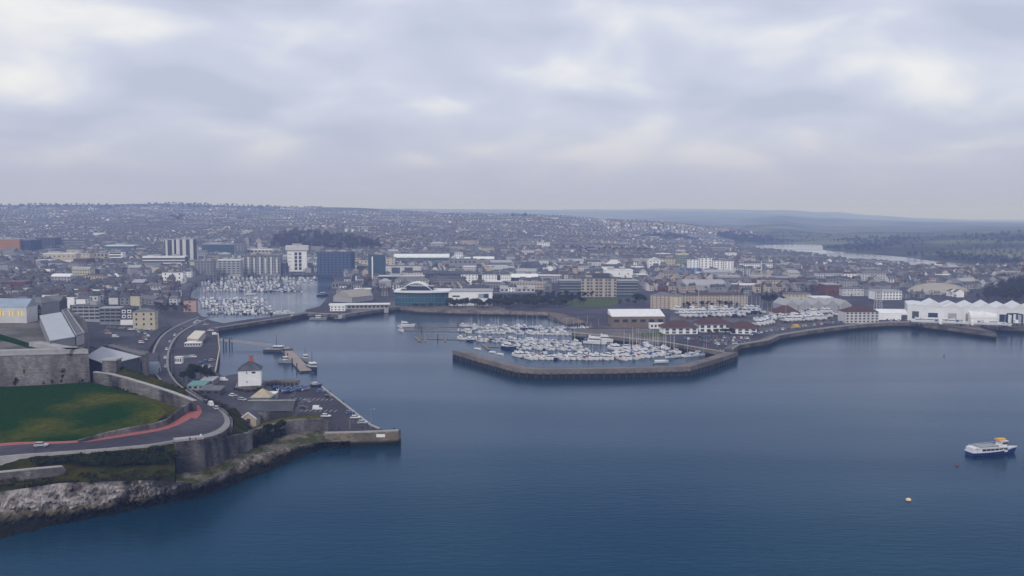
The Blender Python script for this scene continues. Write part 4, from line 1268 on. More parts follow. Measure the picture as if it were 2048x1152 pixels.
bld('yellow_house', 'small yellow block half hidden behind the teal tower', 'building', 772, 790, 530, 515, 12, 0, M_cream, 'flat', 0.6, M_felt, (3, 2), ws=(0.3, 0.4), Y=1620)
t = bld('teal_tower', 'teal glass tower with one white vertical stripe', 'tower block', 737, 771, 560, 511, 18, 6, M_glassb, 'flat', 0.8, M_dgrey, None, band=(9, M_dgrey, 0.3, 0.9))
w_, d_, h_ = t['size']
o = link('white_stripe', box_mesh('white_stripe', (1.8, 1.0, h_ * 0.96), M_white), t); o.location = (-w_ * 0.26, -d_ / 2 - 0.3, h_ * 0.48)
t = bld('panel_block', 'pale block with two big square dark panels', 'building', 775, 842, 552, 532, 20, 2, M_offw, 'flat', 0.8, M_felt, None)
w_, d_, h_ = t['size']
for x in (-0.25, 0.13):
    o = link('dark_panel', box_mesh('dark_panel', (w_ * 0.25, 0.3, h_ * 0.82), M_dgrey), t); o.location = (x * w_, -d_ / 2, h_ * 0.45)
bld('podium', 'long dark podium with pale top edge under the panelled block', 'building', 757, 848, 568, 553, 16, 2, M_dgrey, 'flat', 1.0, M_offw, (2, 10), ws=(0.7, 0.4))
bld('white_roof_hall', 'long glass fronted hall with white curved roof', 'hall', 788, 898, 528, 515, 30, 2, M_glassb, 'barrel', 6, M_wroof, None, band=(2, M_lgrey, 0.4, 1.0))
bld('lens_roof_hall', 'low hall with white lens shaped roof, the left of the pair', 'hall', 903, 940, 528, 519, 26, 0, M_grey, 'barrel', 4, M_wroof)
bld('lens_roof_hall', 'low hall with white lens shaped roof, the right of the pair', 'hall', 946, 988, 528, 518, 26, 0, M_grey, 'barrel', 4, M_wroof)
bld('grey_depot', 'plain grey depot in front of the lens roofed halls', 'depot', 898, 953, 541, 519, 24, 3, M_grey, 'flat', 0.8, M_felt, (2, 6), ws=(0.5, 0.3))
bld('dormer_block', 'dark block with white dormers left of the white terrace', 'flats', 846, 922, 563, 547, 16, 0, M_dgrey, 'gable', 3.5, M_slate, (3, 10), ws=(0.5, 0.4), chim=3)
for i, (x0, x1, lb) in enumerate(((922, 956, 'the one beside the dormered block'), (964, 994, 'the middle one of three'), (1001, 1022, 'the one beside the low white gables'))):
    bld('white_terrace', 'white waterside flats with dark hipped roof, ' + lb, 'flats', x0, x1, 569, 549, 14, 2, M_white, 'hip', 4, M_slate, (4, 5), ws=(0.32, 0.42), group='white waterside flats')
bld('dark_link', 'dark recessed link in the row of white waterside flats', 'flats', 956, 964, 569, 550, 10, 2, M_dgrey, 'flat', 0.6, M_felt, (4, 2))
bld('dark_terrace_link', 'dark recessed link beside the narrowest white waterside flats', 'flats', 994, 1001, 569, 551, 10, 2, M_dgrey, 'flat', 0.6, M_felt, (4, 2))
# aquarium
p = P(843, 612, QZ)
t = thing('aquarium', 'aquarium with curved teal glass front, arched roof and white hall', 'aquarium', (p.x, p.y, QZ))
k = mpp(p.y)
gw, hh_ = 108 * k, 13.5
b = MB(); n = 16
arc = [(-gw / 2 + gw * i / n, 9 - 13 * math.sin(math.pi * (0.12 + 0.76 * i / n))) for i in range(n + 1)]
b.prism(arc + [(gw / 2, 34), (-gw / 2, 34)], -2, hh_); gl = b.build('glass_front', M_glassb, t)
for i in range(0, n, 1):
    a, c = Vector(arc[i]), Vector(arc[i + 1])
    b = MB(); b.box((a.x, a.y - 0.06, hh_ / 2), (0.35, 0.35, hh_ - 0.6)); b.build('mullion', mat('teal_frame', (0.06, 0.16, 0.19), 0.5), gl)
for z in (3.4, 8.2):
    strip([(x, y - 0.3) for x, y in arc], 0.25, z, z + 0.5, MATS['teal_frame'], 'transom', gl)
b = MB(); b.prism([(x * 1.04, y - 2.2) for x, y in arc] + [(gw * 0.53, 35), (-gw * 0.53, 35)], hh_ + 0.003, hh_ + 1.5); b.build('roof_slab', M_wroof, t)
b = MB(); m2 = 12
pr = [(-gw * 0.42 + gw * 0.66 * i / m2, hh_ + 1.5 + 11.5 * math.sin(math.pi * (0.1 + 0.85 * i / m2)) - 3.4) for i in range(m2 + 1)]
b.loft([[(x, 4, z) for x, z in pr], [(x, 26, z) for x, z in pr]]); b.loft([[(x, 26, z - 0.6) for x, z in pr], [(x, 4, z - 0.6) for x, z in pr]])
b.loft([[(x, 4, z - 0.6) for x, z in pr], [(x, 4, z) for x, z in pr]]); b.build('arched_roof', M_wroof, t, smooth=False)
b = MB(); b.box((-gw * 0.04, 15, hh_ + 3.6), (gw * 0.5, 18, 4.2)); b.build('clerestory', M_glass, t)
hw_ = 88 * k
b = MB(); b.box((gw / 2 + hw_ / 2, 18, 7), (hw_, 30, 14)); b.build('white_hall', M_white, t)
b = MB(); b.box((gw / 2 + hw_ / 2, 18, 14.5), (hw_ + 1, 31, 0.9)); b.build('hall_roof', M_lgrey, t)
for x, w2, z, h2, m in ((0.17, 0.17, 9.5, 1.6, M_dgrey), (0.80, 0.24, 9.8, 4.4, M_lblue), (0.86, 0.11, 9.8, 4.3, M_navy)):
    o = link('wall_panel', box_mesh('wall_panel', (hw_ * w2, 0.3 if m != M_navy else 0.5, h2), m), t); o.location = (gw / 2 + hw_ * x, 3, z)
take(p.x, p.y + 15, 45); take(p.x + 60, p.y + 18, 38)
# harbour east side
bld('tan_shed', 'shed with long tan roof on the harbour side of the aquarium', 'shed', 664, 706, 604, 594, 34, -32, M_lgrey, 'gabley', 7, mat('tan_roof', (0.33, 0.30, 0.27), 0.8, 0.1, 0.2), None, zg=QZ)
bld('fish_quay_shed', 'grey quayside store behind the tan roofed shed', 'shed', 664, 704, 577, 566, 18, 0, M_grey, 'flat', 0.8, M_felt, (1, 6))
t = bld('fish_market', 'long low flat white roofed quay building beside the lock', 'building', 662, 776, 618, 610, 9, 6, M_lgrey, 'flat', 0.9, M_wroof, (1, 14), zg=QZ, ws=(0.6, 0.5), ov=1.6)
bld('lock_office', 'small white lock office with teal end beside the lock', 'building', 660, 690, 622, 612, 7, 0, M_white, 'flat', 0.5, M_wroof, (2, 4), zg=QZ, ws=(0.4, 0.4))
bld('low_gable_row', 'low dark building with white gabled roofline behind the shore trees', 'building', 1000, 1070, 584, 577, 16, 2, M_offw, 'gable', 3, M_lgrey, (1, 8))
bld('dark_low_range', 'dark low range with flat roof above the shore scrub', 'building', 985, 1072, 602, 587, 14, 3, M_dgrey, 'flat', 0.6, M_felt, (2, 9), ws=(0.5, 0.4))
bld('white_roof_store', 'store with broad white roof near the dark church roof', 'building', 1022, 1076, 567, 555, 18, 0, M_dgrey, 'gable', 4.5, M_wroof, (2, 6))
bld('church_roof', 'steep dark slate roofed church in the houses', 'church', 1056, 1086, 546, 535, 22, 40, M_grey, 'gable', 9, M_slate, (1, 4))
# big apartment complex in stepped blocks
t = bld('apartment_complex', 'wide brown and teal glass apartment complex with stepped white roof edges', 'flats', 1162, 1233, 594, 557, 18, 2, M_buff, 'flat', 1.0, M_dgrey, (6, 8), wm=M_glassb, ws=(0.72, 0.62), band=(6, M_lgrey, 0.9, 0.35))
w_, d_, h_ = t['size']
for s, f, hf, mm in ((-1, 0.62, 0.86, M_dgrey), (1, 0.62, 0.84, M_dgrey)):
    wb = MB(); wb.box((s * (w_ / 2 + w_ * f / 2), 0.6, h_ * hf / 2 - 2), (w_ * f, d_ - 1, h_ * hf + 4)); wb.build('wing', mm, t)
    rb = MB(); rb.box((s * (w_ / 2 + w_ * f / 2), 0.6, h_ * hf + 0.5), (w_ * f + 0.8, d_ + 1, 1.0)); rb.build('wing_roof', M_lgrey, t)
    windows(t, (s * (w_ / 2 + w_ * f / 2), -d_ / 2 + 1.1, 0), w_ * f, h_ * hf, 0, 5, 5, w_ * f / 5 * 0.66, h_ * hf / 5 * 0.6, M_glassb, 1080)
    for i in range(5):
        o = link('balcony', box_mesh('wing_balcony', (w_ * f * 0.98, 1.0, 0.35), M_offw), t); o.location = (s * (w_ / 2 + w_ * f / 2), -d_ / 2 + 0.5, h_ * hf * (i + 1) / 5.4)
for x in (-0.38, -0.14, 0.14, 0.38):
    o = link('stair_tower', box_mesh('stair_tower', (w_ * 0.08, 1.6, h_ * 0.98), M_buff), t); o.location = (x * w_, -d_ / 2 - 0.5, h_ * 0.49)
o = link('penthouse', box_mesh('penthouse', (w_ * 0.62, d_ * 0.6, 4), M_dgrey), t); o.location = (0, 2, h_ + 3)
take(t.location.x - w_, t.location.y, 30); take(t.location.x + w_, t.location.y, 30)
bld('white_box_store', 'plain white box store behind the apartment complex', 'building', 1211, 1266, 556, 541, 24, 3, M_white, 'flat', 1, M_wroof, (1, 3), ws=(0.1, 0.2))
bld('cream_roof_store', 'long low store with cream roof behind the white box store', 'building', 1209, 1288, 541, 535, 22, 0, M_buff, 'flat', 1, M_wroof, None)
bld('pyramid_roof', 'pale pyramid roofed hall among the stores', 'building', 1212, 1246, 534, 529, 20, 0, M_offw, 'hip', 8, M_offw)
bld('white_flats', 'white flats with orange roof edge and small pointed gable', 'flats', 1298, 1326, 537, 521, 16, 4, M_white, 'gabley', 5, M_offw, (3, 4), ws=(0.35, 0.4))
bld('cream_flats', 'cream topped flats between the pointed gable and the tall white flats', 'flats', 1326, 1354, 537, 517, 16, 0, M_cream, 'flat', 1, M_tile, (4, 5), ws=(0.35, 0.4))
bld('green_grey_flats', 'taller grey green flats with ochre top', 'flats', 1353, 1377, 538, 510, 16, 0, mat('grey_green', (0.20, 0.23, 0.21), 0.8, 0.1, 0.3), 'flat', 2.4, M_cream, (6, 4), ws=(0.4, 0.4))
for i, (x0, x1, yt, lb) in enumerate(((1378, 1398, 519, 'with a step down to the blue shed'), (1400, 1424, 516, 'between two dark slots'), (1426, 1446, 521, 'lower than both neighbours'), (1448, 1467, 522, 'at the end of the tall row'))):
    bld('white_flats', 'tall white flats ' + lb, 'flats', x0, x1, 546, yt, 15, 3, M_white, 'flat', 0.8, M_felt, (6, 3), ws=(0.35, 0.5), group='tall white flats')
for i, lb in enumerate(('next to the tall white flats', 'second along from the tall white flats', 'third along, beside the chimney mast')):
    bld('slim_block', 'slim white block with dark gaps, ' + lb, 'flats', 1470 + 12 * i, 1476 + 12 * i, 551, 535 + i, 12, 0, M_offw, 'flat', 0.5, M_felt, (4, 1), group='slim white blocks')
bld('blue_shed', 'blue shed in front of the tall white flats', 'shed', 1366, 1406, 548, 540, 18, 2, M_blue, 'gable', 2.5, M_blue, None)
for nm, lb, x, yb, yt, r0 in (('chimney_mast', 'tall pale mast standing behind the brick warehouse', 1522.5, 552, 521, 1.4), ('light_mast', 'slim white mast in front of the dark wooded hill', 1818, 592, 580, 0.5), ('yard_mast', 'slim white mast rising from the boatyard by the buff flats', 1397, 621, 577, 0.35)):
    p = hit(x, yb)
    t = thing(nm, lb, 'mast', p)
    b = MB(); b.cyl((0, 0, -1), (0, 0, zat(yt, p.y) - p.z), r0, r0 * 0.55, 8); b.build('shaft', M_offw, t)
    b = MB(); b.cyl((0, 0, 0), (0, 0, 1.4), r0 * 1.7, r0 * 1.4, 8); b.build('base', M_conc, t)
t = bld('brick_warehouse', 'very long red brick warehouse with pale roofs', 'warehouse', 1436, 1650, 584, 558, 40, -3, M_brick, 'flat', 1.2, M_felt, None, Y=1250)
w_, d_, h_ = t['size']
for x, f, m in ((-0.1, 0.17, M_lgrey), (0.16, 0.3, M_lgrey), (-0.38, 0.2, M_lgrey)):
    o = link('roof_light', box_mesh('roof_light', (w_ * f, d_ * 0.6, 2.4), m), t); o.location = (x * w_, 0, h_ + 2.4)
for x in (-0.28, 0.02, 0.3, 0.44):
    o = link('loading_door', box_mesh('loading_door', (w_ * 0.06, 0.3, h_ * 0.34), M_lgrey), t); o.location = (x * w_, -d_ / 2, h_ * 0.17)
for x in (-0.18, 0.12, 0.38):
    o = link('pilaster', box_mesh('pilaster', (1.2, 0.8, h_), M_slate2), t); o.location = (x * w_, -d_ / 2, h_ / 2)
bld('grey_barrel_hall', 'broad grey hall with shallow curved roof beside the brick warehouse', 'hall', 1368, 1452, 581, 571, 40, 4, M_lgrey, 'barrel', 6, M_lgrey, None)
bld('buff_flats', 'tall narrow buff flats with lit gable beside the boatyard', 'flats', 1302, 1340, 617, 591, 16, -22, M_buff, 'hip', 3, M_felt, (6, 5), ws=(0.35, 0.4))
bld('buff_flats_gable', 'pale cream gable end block of the buff flats', 'flats', 1341, 1362, 620, 593, 18, -14, M_cream, 'hip', 2.5, M_felt, (6, 2), ws=(0.2, 0.3))
bld('buff_flats_range', 'long buff apartment range behind the boats ashore', 'flats', 1364, 1496, 614, 591, 16, 2, M_buff, 'hip', 2.5, M_slate2, (5, 22), ws=(0.4, 0.4))
bld('slip_hall', 'low hall with broad white roof and brown walls above the slipway', 'hall', 1224, 1330, 652, 633, 22, 3, mat('brown_cladding', (0.20, 0.15, 0.12), 0.85, 0.15, 0.3), 'mono', 4, M_wroof, (1, 6), zg=QZ, ws=(0.6, 0.3))
bld('slip_office', 'small white lean-to in front of the white roofed hall', 'building', 1300, 1330, 657, 648, 6, 3, M_white, 'flat', 0.4, M_wroof, (1, 4), zg=QZ)
# marina pub buildings with red tiled roofs
for nm, lb, x0, x1, yb, yt, yaw in (('marina_pavilion', 'white marina building with long red tiled roof beside the quay lawn', 1327, 1396, 668, 655, 4), ('marina_centre', 'white marina building with red tiled roof behind the quay trees', 1398, 1462, 664, 648, 4), ('marina_cafe', 'lower white marina wing with red hipped roof near the parked cars', 1462, 1512, 668, 656, -12)):
    t = bld(nm, lb, 'building', x0, x1, yb, yt, 15, yaw, M_white, 'hip', 4.6, M_tile, None, zg=QZ, ov=1.4)
    w_, d_, h_ = t['size']
    n = max(4, int(w_ / 4.5))
    for i in range(n):
        for z in (0.24, 0.68):
            o = link('window', box_mesh('pub_window', (2.8, 0.2, h_ * 0.32), M_dgrey), t); o.location = ((i + 0.5) / n * w_ - w_ / 2, -d_ / 2, z * h_)
bld('red_roof_house', 'red hipped roof house among the boats ashore', 'building', 1550, 1602, 636, 626, 18, 3, M_offw, 'hip', 6, M_tile, (2, 7), zg=QZ, ws=(0.5, 0.4))
t = bld('quay_flats', 'white columned quay flats with red roof at the end of the promenade', 'flats', 1690, 1758, 646, 624, 16, 3, M_offw, 'hip', 4, M_tile, (4, 8), zg=QZ, ws=(0.5, 0.55))
for i in range(5):
    bld('sawtooth_shed', 'grey gabled shed behind the boatyard, ' + ('beside the dark trees', 'second along from the dark trees', 'middle one of five', 'second along from the lattice tower', 'nearest the lattice tower')[i], 'shed', 1570 + 27 * i, 1596 + 27 * i, 622, 611, 34, 4, M_lgrey, 'gabley', 5, M_lgrey, None, group='grey gabled sheds')
bld('cream_store', 'cream block behind the grey gabled sheds', 'building', 1575, 1622, 602, 589, 18, 0, M_cream, 'flat', 0.8, M_felt, (2, 6), ws=(0.4, 0.3))
bld('white_strip_store', 'long low store with white fascia behind the grey gabled sheds', 'building', 1626, 1666, 605, 597, 18, 0, M_grey, 'flat', 1.4, M_wroof, None)
bld('white_works', 'white works building near the brick corner block', 'building', 1686, 1728, 592, 578, 20, 0, M_offw, 'flat', 0.8, M_felt, (2, 6), ws=(0.3, 0.3))
bld('pale_flats', 'pale slab flats behind the white works building', 'flats', 1688, 1714, 578, 562, 16, 0, M_lgrey, 'flat', 0.8, M_felt, (5, 5), ws=(0.4, 0.4))
bld('brick_corner_block', 'brick block with pale roof at the end of the long warehouse', 'building', 1650, 1678, 590, 570, 24, 0, M_brick, 'flat', 1, M_lgrey, (2, 4), ws=(0.3, 0.3))
bld('white_shed', 'long white shed with shallow roof beside the quay flats', 'shed', 1758, 1814, 640, 627, 20, -8, M_white, 'gable', 3, M_wroof, None, zg=QZ, door=(0.38, 5, 4.5, M_dgrey))
# shallow dome
p = hit(1900, 590)
t = thing('dome_roof', 'wide shallow pale dome roof before the river', 'hall', (p.x, p.y + 30, p.z))
b = MB(); rad = 61 * mpp(p.y); n = 28
b.loft([[(rad * math.cos(6.2832 * i / n) * q, rad * 0.9 * math.sin(6.2832 * i / n) * q, z) for i in range(n)] for q, z in ((1.0, 2.5), (0.93, 4.2), (0.78, 7), (0.55, 9.6), (0.28, 11), (0.01, 11.4))], 0, True)
b.build('dome', mat('dome_tan', (0.34, 0.31, 0.27), 0.8, 0.1, 0.1), t, smooth=True)
b = MB(); b.prism([(rad * math.cos(6.2832 * i / n), rad * 0.9 * math.sin(6.2832 * i / n)) for i in range(n)], -2, 2.7); b.build('drum', M_lgrey, t)
take(p.x, p.y + 30, rad)
# row of white boat sheds with scalloped gables
gx = [1816, 1845, 1886, 1922, 1956, 1990, 2022, 2056, 2090]
lbs = ['with open dark end bay', 'with the tallest peak', 'behind the pale gantry', 'with grey roller door', 'above the barrel tent', 'with dark blue door', 'beside the blue travel hoist', 'at the far end of the row']
for i, (x0, x1) in enumerate(zip(gx, gx[1:])):
    t = bld('boat_shed', 'white gabled boat shed ' + lbs[i], 'shed', x0 + 0.5, x1 - 0.5, 641 + i * 0.8, 614 + i * 0.8 + (0 if i else -4), 40, -19, mat('shed_wall', (0.66, 0.67, 0.70), 0.7, 0.12, 0.08, vert=0.3), 'gabley', (5.5, 5.0, 3.4, 3.8, 4.4, 3.4, 4.4, 3.4)[i] if i else 0.8, mat('shed_sheet', (0.62, 0.63, 0.66), 0.6, 0.12, 0.1), None, zg=QZ, ov=0.15, group='white boat sheds')
    w_, d_, h_ = t['size']
    o = link('shed_door', box_mesh('shed_door', (w_ * 0.42, 0.3, h_ * 0.55), (M_dgrey, M_navy, M_lgrey, M_grey)[i % 4]), t); o.location = (0, -d_ / 2, h_ * 0.32)
bld('barrel_tent', 'white barrel vaulted tent on the yacht yard', 'tent', 1942, 1993, 645, 637, 14, -4, M_white, 'barrel', 6, M_wroof, None, zg=QZ)
bld('yard_store', 'long low pale store in front of the white boat sheds', 'shed', 1846, 1894, 644, 638, 6, -12, M_offw, 'flat', 0.6, M_wroof, (1, 6), zg=QZ)
# lattice tower
p = hit(1756, 622)
t = thing('lattice_tower', 'grey lattice tower rising behind the quay flats', 'tower', p)
hT = zat(575, p.y) - p.z
for sx_ in (-1, 1):
    for sy in (-1, 1):
        b = MB(); b.cyl((sx_ * 3, sy * 3, -1), (sx_ * 1.6, sy * 1.6, hT), 0.5, 0.4, 5); b.build('leg', M_lgrey, t)
for i in range(7):
    f0, f1 = i / 7, (i + 1) / 7
    for s in (-1, 1):
        b = MB(); r0, r1 = 3 - 1.4 * f0, 3 - 1.4 * f1
        b.cyl((-r0 * s, -r0, hT * f0), (r1 * s, -r1, hT * f1), 0.25, 0.25, 4); b.build('brace', M_lgrey, t)
b = MB(); b.box((0, 0, hT + 0.5), (5, 5, 1.2)); b.build('platform', M_grey, t)
# gantry and blue hoist on the yacht yard
p = P(1870, 640, QZ)
t = thing('gantry', 'pale inclined gantry in front of the white boat sheds', 'gantry', p)
b = MB(); b.cyl((-14, 0, 3), (16, 8, 15), 0.7, 0.5, 6); b.build('boom', M_lgrey, t)
for x, y, z in ((-14, 0, 3.2), (0, 4, 8.6), (16, 8, 15)):
    b = MB(); b.cyl((x, y, 0), (x, y, z), 0.45, 0.45, 6); b.build('leg', M_grey, t)
p = P(2034, 652, QZ)
t = thing('travel_hoist', 'blue travelling boat hoist with white sling near the yard edge', 'hoist', p)
for x in (-4, 4):
    for y in (0, 8):
        b = MB(); b.box((x, y, 4.5), (0.9, 0.9, 9)); b.build('leg', M_navy, t)
        b = MB(); b.cyl((x - 0.4, y, 0.7), (x + 0.4, y, 0.7), 0.7, n=10); b.build('wheel', M_steel, t)
    b = MB(); b.box((x, 4, 9.3), (0.8, 9, 0.9)); b.build('side_beam', M_navy, t)
b = MB(); b.box((0, 8, 9.3), (8, 0.8, 0.9)); b.build('cross_beam', M_navy, t)
b = MB(); b.box((0, 4, 3.5), (2.6, 7, 2.6)); b.build('sling', M_white, t)
# green park slopes near the apartment complex
for nm, pp in (('park_lawn', [(1118, 606), (1150, 600), (1180, 596), (1245, 597), (1240, 606), (1215, 614), (1150, 613)]), ('quay_lawn', [(1268, 668), (1330, 664), (1336, 672), (1290, 674)])):
    b = MB(); b.prism([P(x, y, QZ).xy.to_tuple() for x, y in pp], QZ - 1, QZ + 0.15)
    structure(b.build(nm, mat('park_grass', (0.055, 0.09, 0.022), 0.95, 0.3, 0.2, 0.05, (0.08, 0.085, 0.03))))
    c = P(sum(x for x, y in pp) / len(pp), sum(y for x, y in pp) / len(pp), QZ); take(c.x, c.y, 40 if nm == 'park_lawn' else 22)
# ------------------------------------------------------------------ breakwater, lock, pontoons
bw = [P(x, y, 4.6) for x, y in ((905, 703), (960, 719), (1030, 738), (1080, 742), (1230, 740.5), (1380, 736), (1430, 722), (1476, 706))]
t = thing('breakwater', 'long angled concrete breakwater sheltering the marina', 'breakwater', (bw[0].x, bw[0].y, 0))
rel = [(p.x - bw[0].x, p.y - bw[0].y) for p in bw]
M_bw = mat('breakwater_concrete', (0.20, 0.175, 0.165), 0.9, 0.25, 0.4, 0.06, (0.13, 0.12, 0.115))
strip(rel, 9.5, 2.6, 4.6, M_bw, 'deck', t)
strip([(x, y + 0.6) for x, y in rel], 8.3, -3, 2.59, mat('weedy_wall', (0.022, 0.022, 0.018), 0.9, 0.4, 0.5), 'foundation', t)
strip([(x, y + 0.05) for x, y in rel], 1.0, 4.603, 5.5, M_bw, 'wave_wall', t)
acc = 0
for (x0, y0), (x1, y1) in zip(rel, rel[1:]):
    ln_ = math.hypot(x1 - x0, y1 - y0)
    k = max(1, int(ln_ / 4.2))
    for i in range(k):
        f = (i + 0.5) / k
        o = link('fender_pile', box_mesh('fender_pile', (0.8, 0.7, 5.6), M_steel), t)
        o.location = (x0 + (x1 - x0) * f, y0 + (y1 - y0) * f + 0.1, 0.4)
        o.rotation_euler.z = math.atan2(y1 - y0, x1 - x0)
# lock gates and footbridge
a, c = P(583, 632, QZ), P(611, 626, QZ)
t = thing('lock_bridge', 'low pale footbridge and dark gates across the harbour lock', 'lock', ((a.x + c.x) / 2, (a.y + c.y) / 2, 0), math.atan2(c.y - a.y, c.x - a.x))
ln_ = (c - a).length
b = MB(); b.box((0, 0, 4.6), (ln_ + 1, 2.6, 0.5)); b.build('deck', M_offw, t)
for s in (-1, 1):
    b = MB(); b.box((s * ln_ / 4, 0.4, 1.2), (ln_ / 2 - 0.2, 0.9, 6)); b.build('gate', M_steel, t)
    b = MB(); b.box((0, s * 1.25, 5.3), (ln_ + 1, 0.1, 0.9)); b.build('railing', M_lgrey, t)
# landing pontoon west of the entrance with its link span, piles and jetty
def pontoon(name, label, a, c, w, m=None, z=0.55, piles=0, group=None):
    a, c = Vector(a), Vector(c)
    d = (c - a)
    t_ = thing(name, label, 'pontoon', ((a.x + c.x) / 2, (a.y + c.y) / 2, 0), math.atan2(d.y, d.x), group)
    L_ = d.length
    b_ = MB(); b_.box((0, 0, z - 0.15), (L_, w, 0.3)); b_.build('deck', m or M_wood, t_)
    n_ = max(2, int(L_ / 12))
    for i in range(n_):
        o = link('float', box_mesh('float', (L_ / n_ * 0.8, w * 0.9, 0.9), M_conc), t_); o.location = ((i + 0.5) / n_ * L_ - L_ / 2, 0, z - 0.753)
    for i in range(piles):
        b_ = MB(); b_.cyl((0, 0, -2), (0, 0, 4.4), 0.35, n=7); o = b_.build('pile', M_steel, t_)
        o.location = ((i + 0.5) / piles * L_ - L_ / 2, -w / 2 - 0.45, 0)
    return t_
pa, pc = P(567, 694, 1.2), P(612, 741, 1.2)
pontoon('landing_pontoon', 'broad timber landing pontoon with red edged piles off the white house', pa.xy, pc.xy, 7, mat('pale_deck', (0.30, 0.25, 0.22), 0.9, 0.2, 0.5), 1.2, 5)
a, c = P(440, 681, QZ), P(548, 692, 2.4)
t = thing('link_span', 'long pale sloping footbridge from the coach park to the landing pontoon', 'bridge', (a.x, a.y, 0), math.atan2(c.y - a.y, c.x - a.x))
L_ = math.hypot(c.x - a.x, c.y - a.y)
b = MB(); b.loft([[(0, -1.1, 4.6), (0, 1.1, 4.6)], [(L_, -1.1, 2.2), (L_, 1.1, 2.2)]]); b.loft([[(0, 1.1, 4.3), (0, -1.1, 4.3)], [(L_, 1.1, 1.9), (L_, -1.1, 1.9)]]); b.build('deck', M_lgrey, t)
for s in (-1, 1):
    b = MB(); b.loft([[(0, s * 1.15, 4.3), (0, s * 1.15, 5.9)], [(L_, s * 1.15, 1.9), (L_, s * 1.15, 3.5)]]); b.build('truss_side', mat('truss', (0.30, 0.30, 0.34), 0.6, 0.2, 0.6), t)
for x, y in ((4, -1.5), (4, 1.5), (9, -1.5), (9, 1.5)):
    b = MB(); b.cyl((x, y, -2), (x, y, 7), 0.4, n=7); b.build('pile', M_steel, t)
ja, jc = P(528, 762, QZ), P(600, 759, QZ)
t = thing('stone_jetty', 'short stone jetty on dark timber piles beside the white house', 'jetty', ((ja.x + jc.x) / 2, (ja.y + jc.y) / 2, 0), math.atan2(jc.y - ja.y, jc.x - ja.x))
L_ = (jc - ja).length
b = MB(); b.box((0, 0, 3.9), (L_, 5, 1.2)); b.build('deck', M_quay, t)
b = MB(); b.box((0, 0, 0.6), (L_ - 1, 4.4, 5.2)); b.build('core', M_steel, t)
for i in range(9):
    o = link('pile', box_mesh('jetty_pile', (0.5, 0.5, 6), M_wood), t); o.location = ((i + 0.5) / 9 * L_ - L_ / 2, -2.7, 1)
# ------------------------------------------------------------------ boats
M_hullw = plain('white_gelcoat', (0.68, 0.68, 0.71), 0.3, 0.5)
M_hulln = plain('navy_gelcoat', (0.02, 0.035, 0.10), 0.3, 0.5)
M_hullr = plain('red_gelcoat', (0.30, 0.05, 0.04), 0.35, 0.5)
M_hullg = plain('grey_paint', (0.24, 0.25, 0.27), 0.5, 0.4)
M_deck = plain('pale_deck_paint', (0.42, 0.42, 0.42), 0.6, 0.3)
M_alu = plain('spar', (0.55, 0.56, 0.58), 0.4, 0.5)
M_cov = {'blue': plain('blue_canvas', (0.04, 0.09, 0.25), 0.8, 0.2), 'white': plain('white_canvas', (0.7, 0.7, 0.72), 0.8, 0.2), 'red': plain('red_canvas', (0.28, 0.05, 0.05), 0.8, 0.2), 'grey': plain('grey_canvas', (0.22, 0.23, 0.25), 0.8, 0.2)}
ST = [(0, 0.82), (0.12, 0.92), (0.3, 1.0), (0.5, 1.0), (0.68, 0.88), (0.82, 0.62), (0.93, 0.3), (1, 0.03)]
def hull_mb(Ln, Bm, zd, sheer=0.4, keel=0.0):
    b_ = MB(); rows_ = []
    for t_, f in ST:
        x = (t_ - 0.5) * Ln + (0.06 * Ln if t_ == 1 else 0)
        hb = Bm / 2 * f; z = zd + sheer * t_ * t_
        xl = (t_ - 0.5) * Ln
        rows_.append([(x, -hb, z), (xl, -hb * 0.82, 0.15), (xl, 0, -0.45), (xl, hb * 0.82, 0.15), (x, hb, z)])
    b_.loft([r[::-1] for r in rows_], 0)
    b_.add(rows_[0], [(0, 1, 2, 3, 4)], 0)
    dk = [r[0] for r in rows_] + [r[4] for r in reversed(rows_)]
    b_.add([(x, y * 0.97, z - 0.06) for x, y, z in dk], [tuple(range(len(dk)))], 1)
    return b_
def make_yacht(hm, cover, Ln=10, Bm=2.9, ashore=False):
    t_ = thing('sailing_yacht', 'x', 'yacht')
    hull_mb(Ln, Bm, 1.15, 0.35).build('hull', [hm, M_deck], t_)
    b_ = MB(); b_.prism([(-Ln * 0.16, -Bm * 0.27), (Ln * 0.16, -Bm * 0.22), (Ln * 0.24, -Bm * 0.1), (Ln * 0.24, Bm * 0.1), (Ln * 0.16, Bm * 0.22), (-Ln * 0.16, Bm * 0.27)], 1.1, 1.75); cb_ = b_.build('coachroof', M_hullw, t_)
    b_ = MB(); b_.box((0, 0, 1.48), (Ln * 0.24, Bm * 0.545, 0.22)); b_.build('cabin_window', M_glass, cb_)
    b_ = MB(); b_.cyl((Ln * 0.1, 0, 1.2), (Ln * 0.1, 0, 1.2 + Ln * 1.22), 0.10, 0.07, 5); b_.build('mast', M_alu, t_)
    b_ = MB(); b_.cyl((Ln * 0.1, 0, 2.5), (-Ln * 0.3, 0, 2.4), 0.24, 0.2, 6); b_.build('boom_cover', M_cov[cover], t_)
    b_ = MB(); b_.box((-Ln * 0.2, 0, 1.95), (Ln * 0.1, Bm * 0.55, 0.8)); b_.build('spray_hood', M_cov[cover], t_)
    if ashore:
        b_ = MB(); b_.prism([(-1.0, -0.15), (1.2, -0.15), (1.2, 0.15), (-1.0, 0.15)], -1.9, -0.2); b_.build('keel', M_steel, t_)
        for x in (-2.4, 2.2):
            for s in (-1, 1):
                b_ = MB(); b_.cyl((x, s * 1.7, -1.95), (x, s * 1.2, 0.4), 0.1, n=5); b_.build('cradle_leg', M_steel, t_)
    register(t_)
    return t_
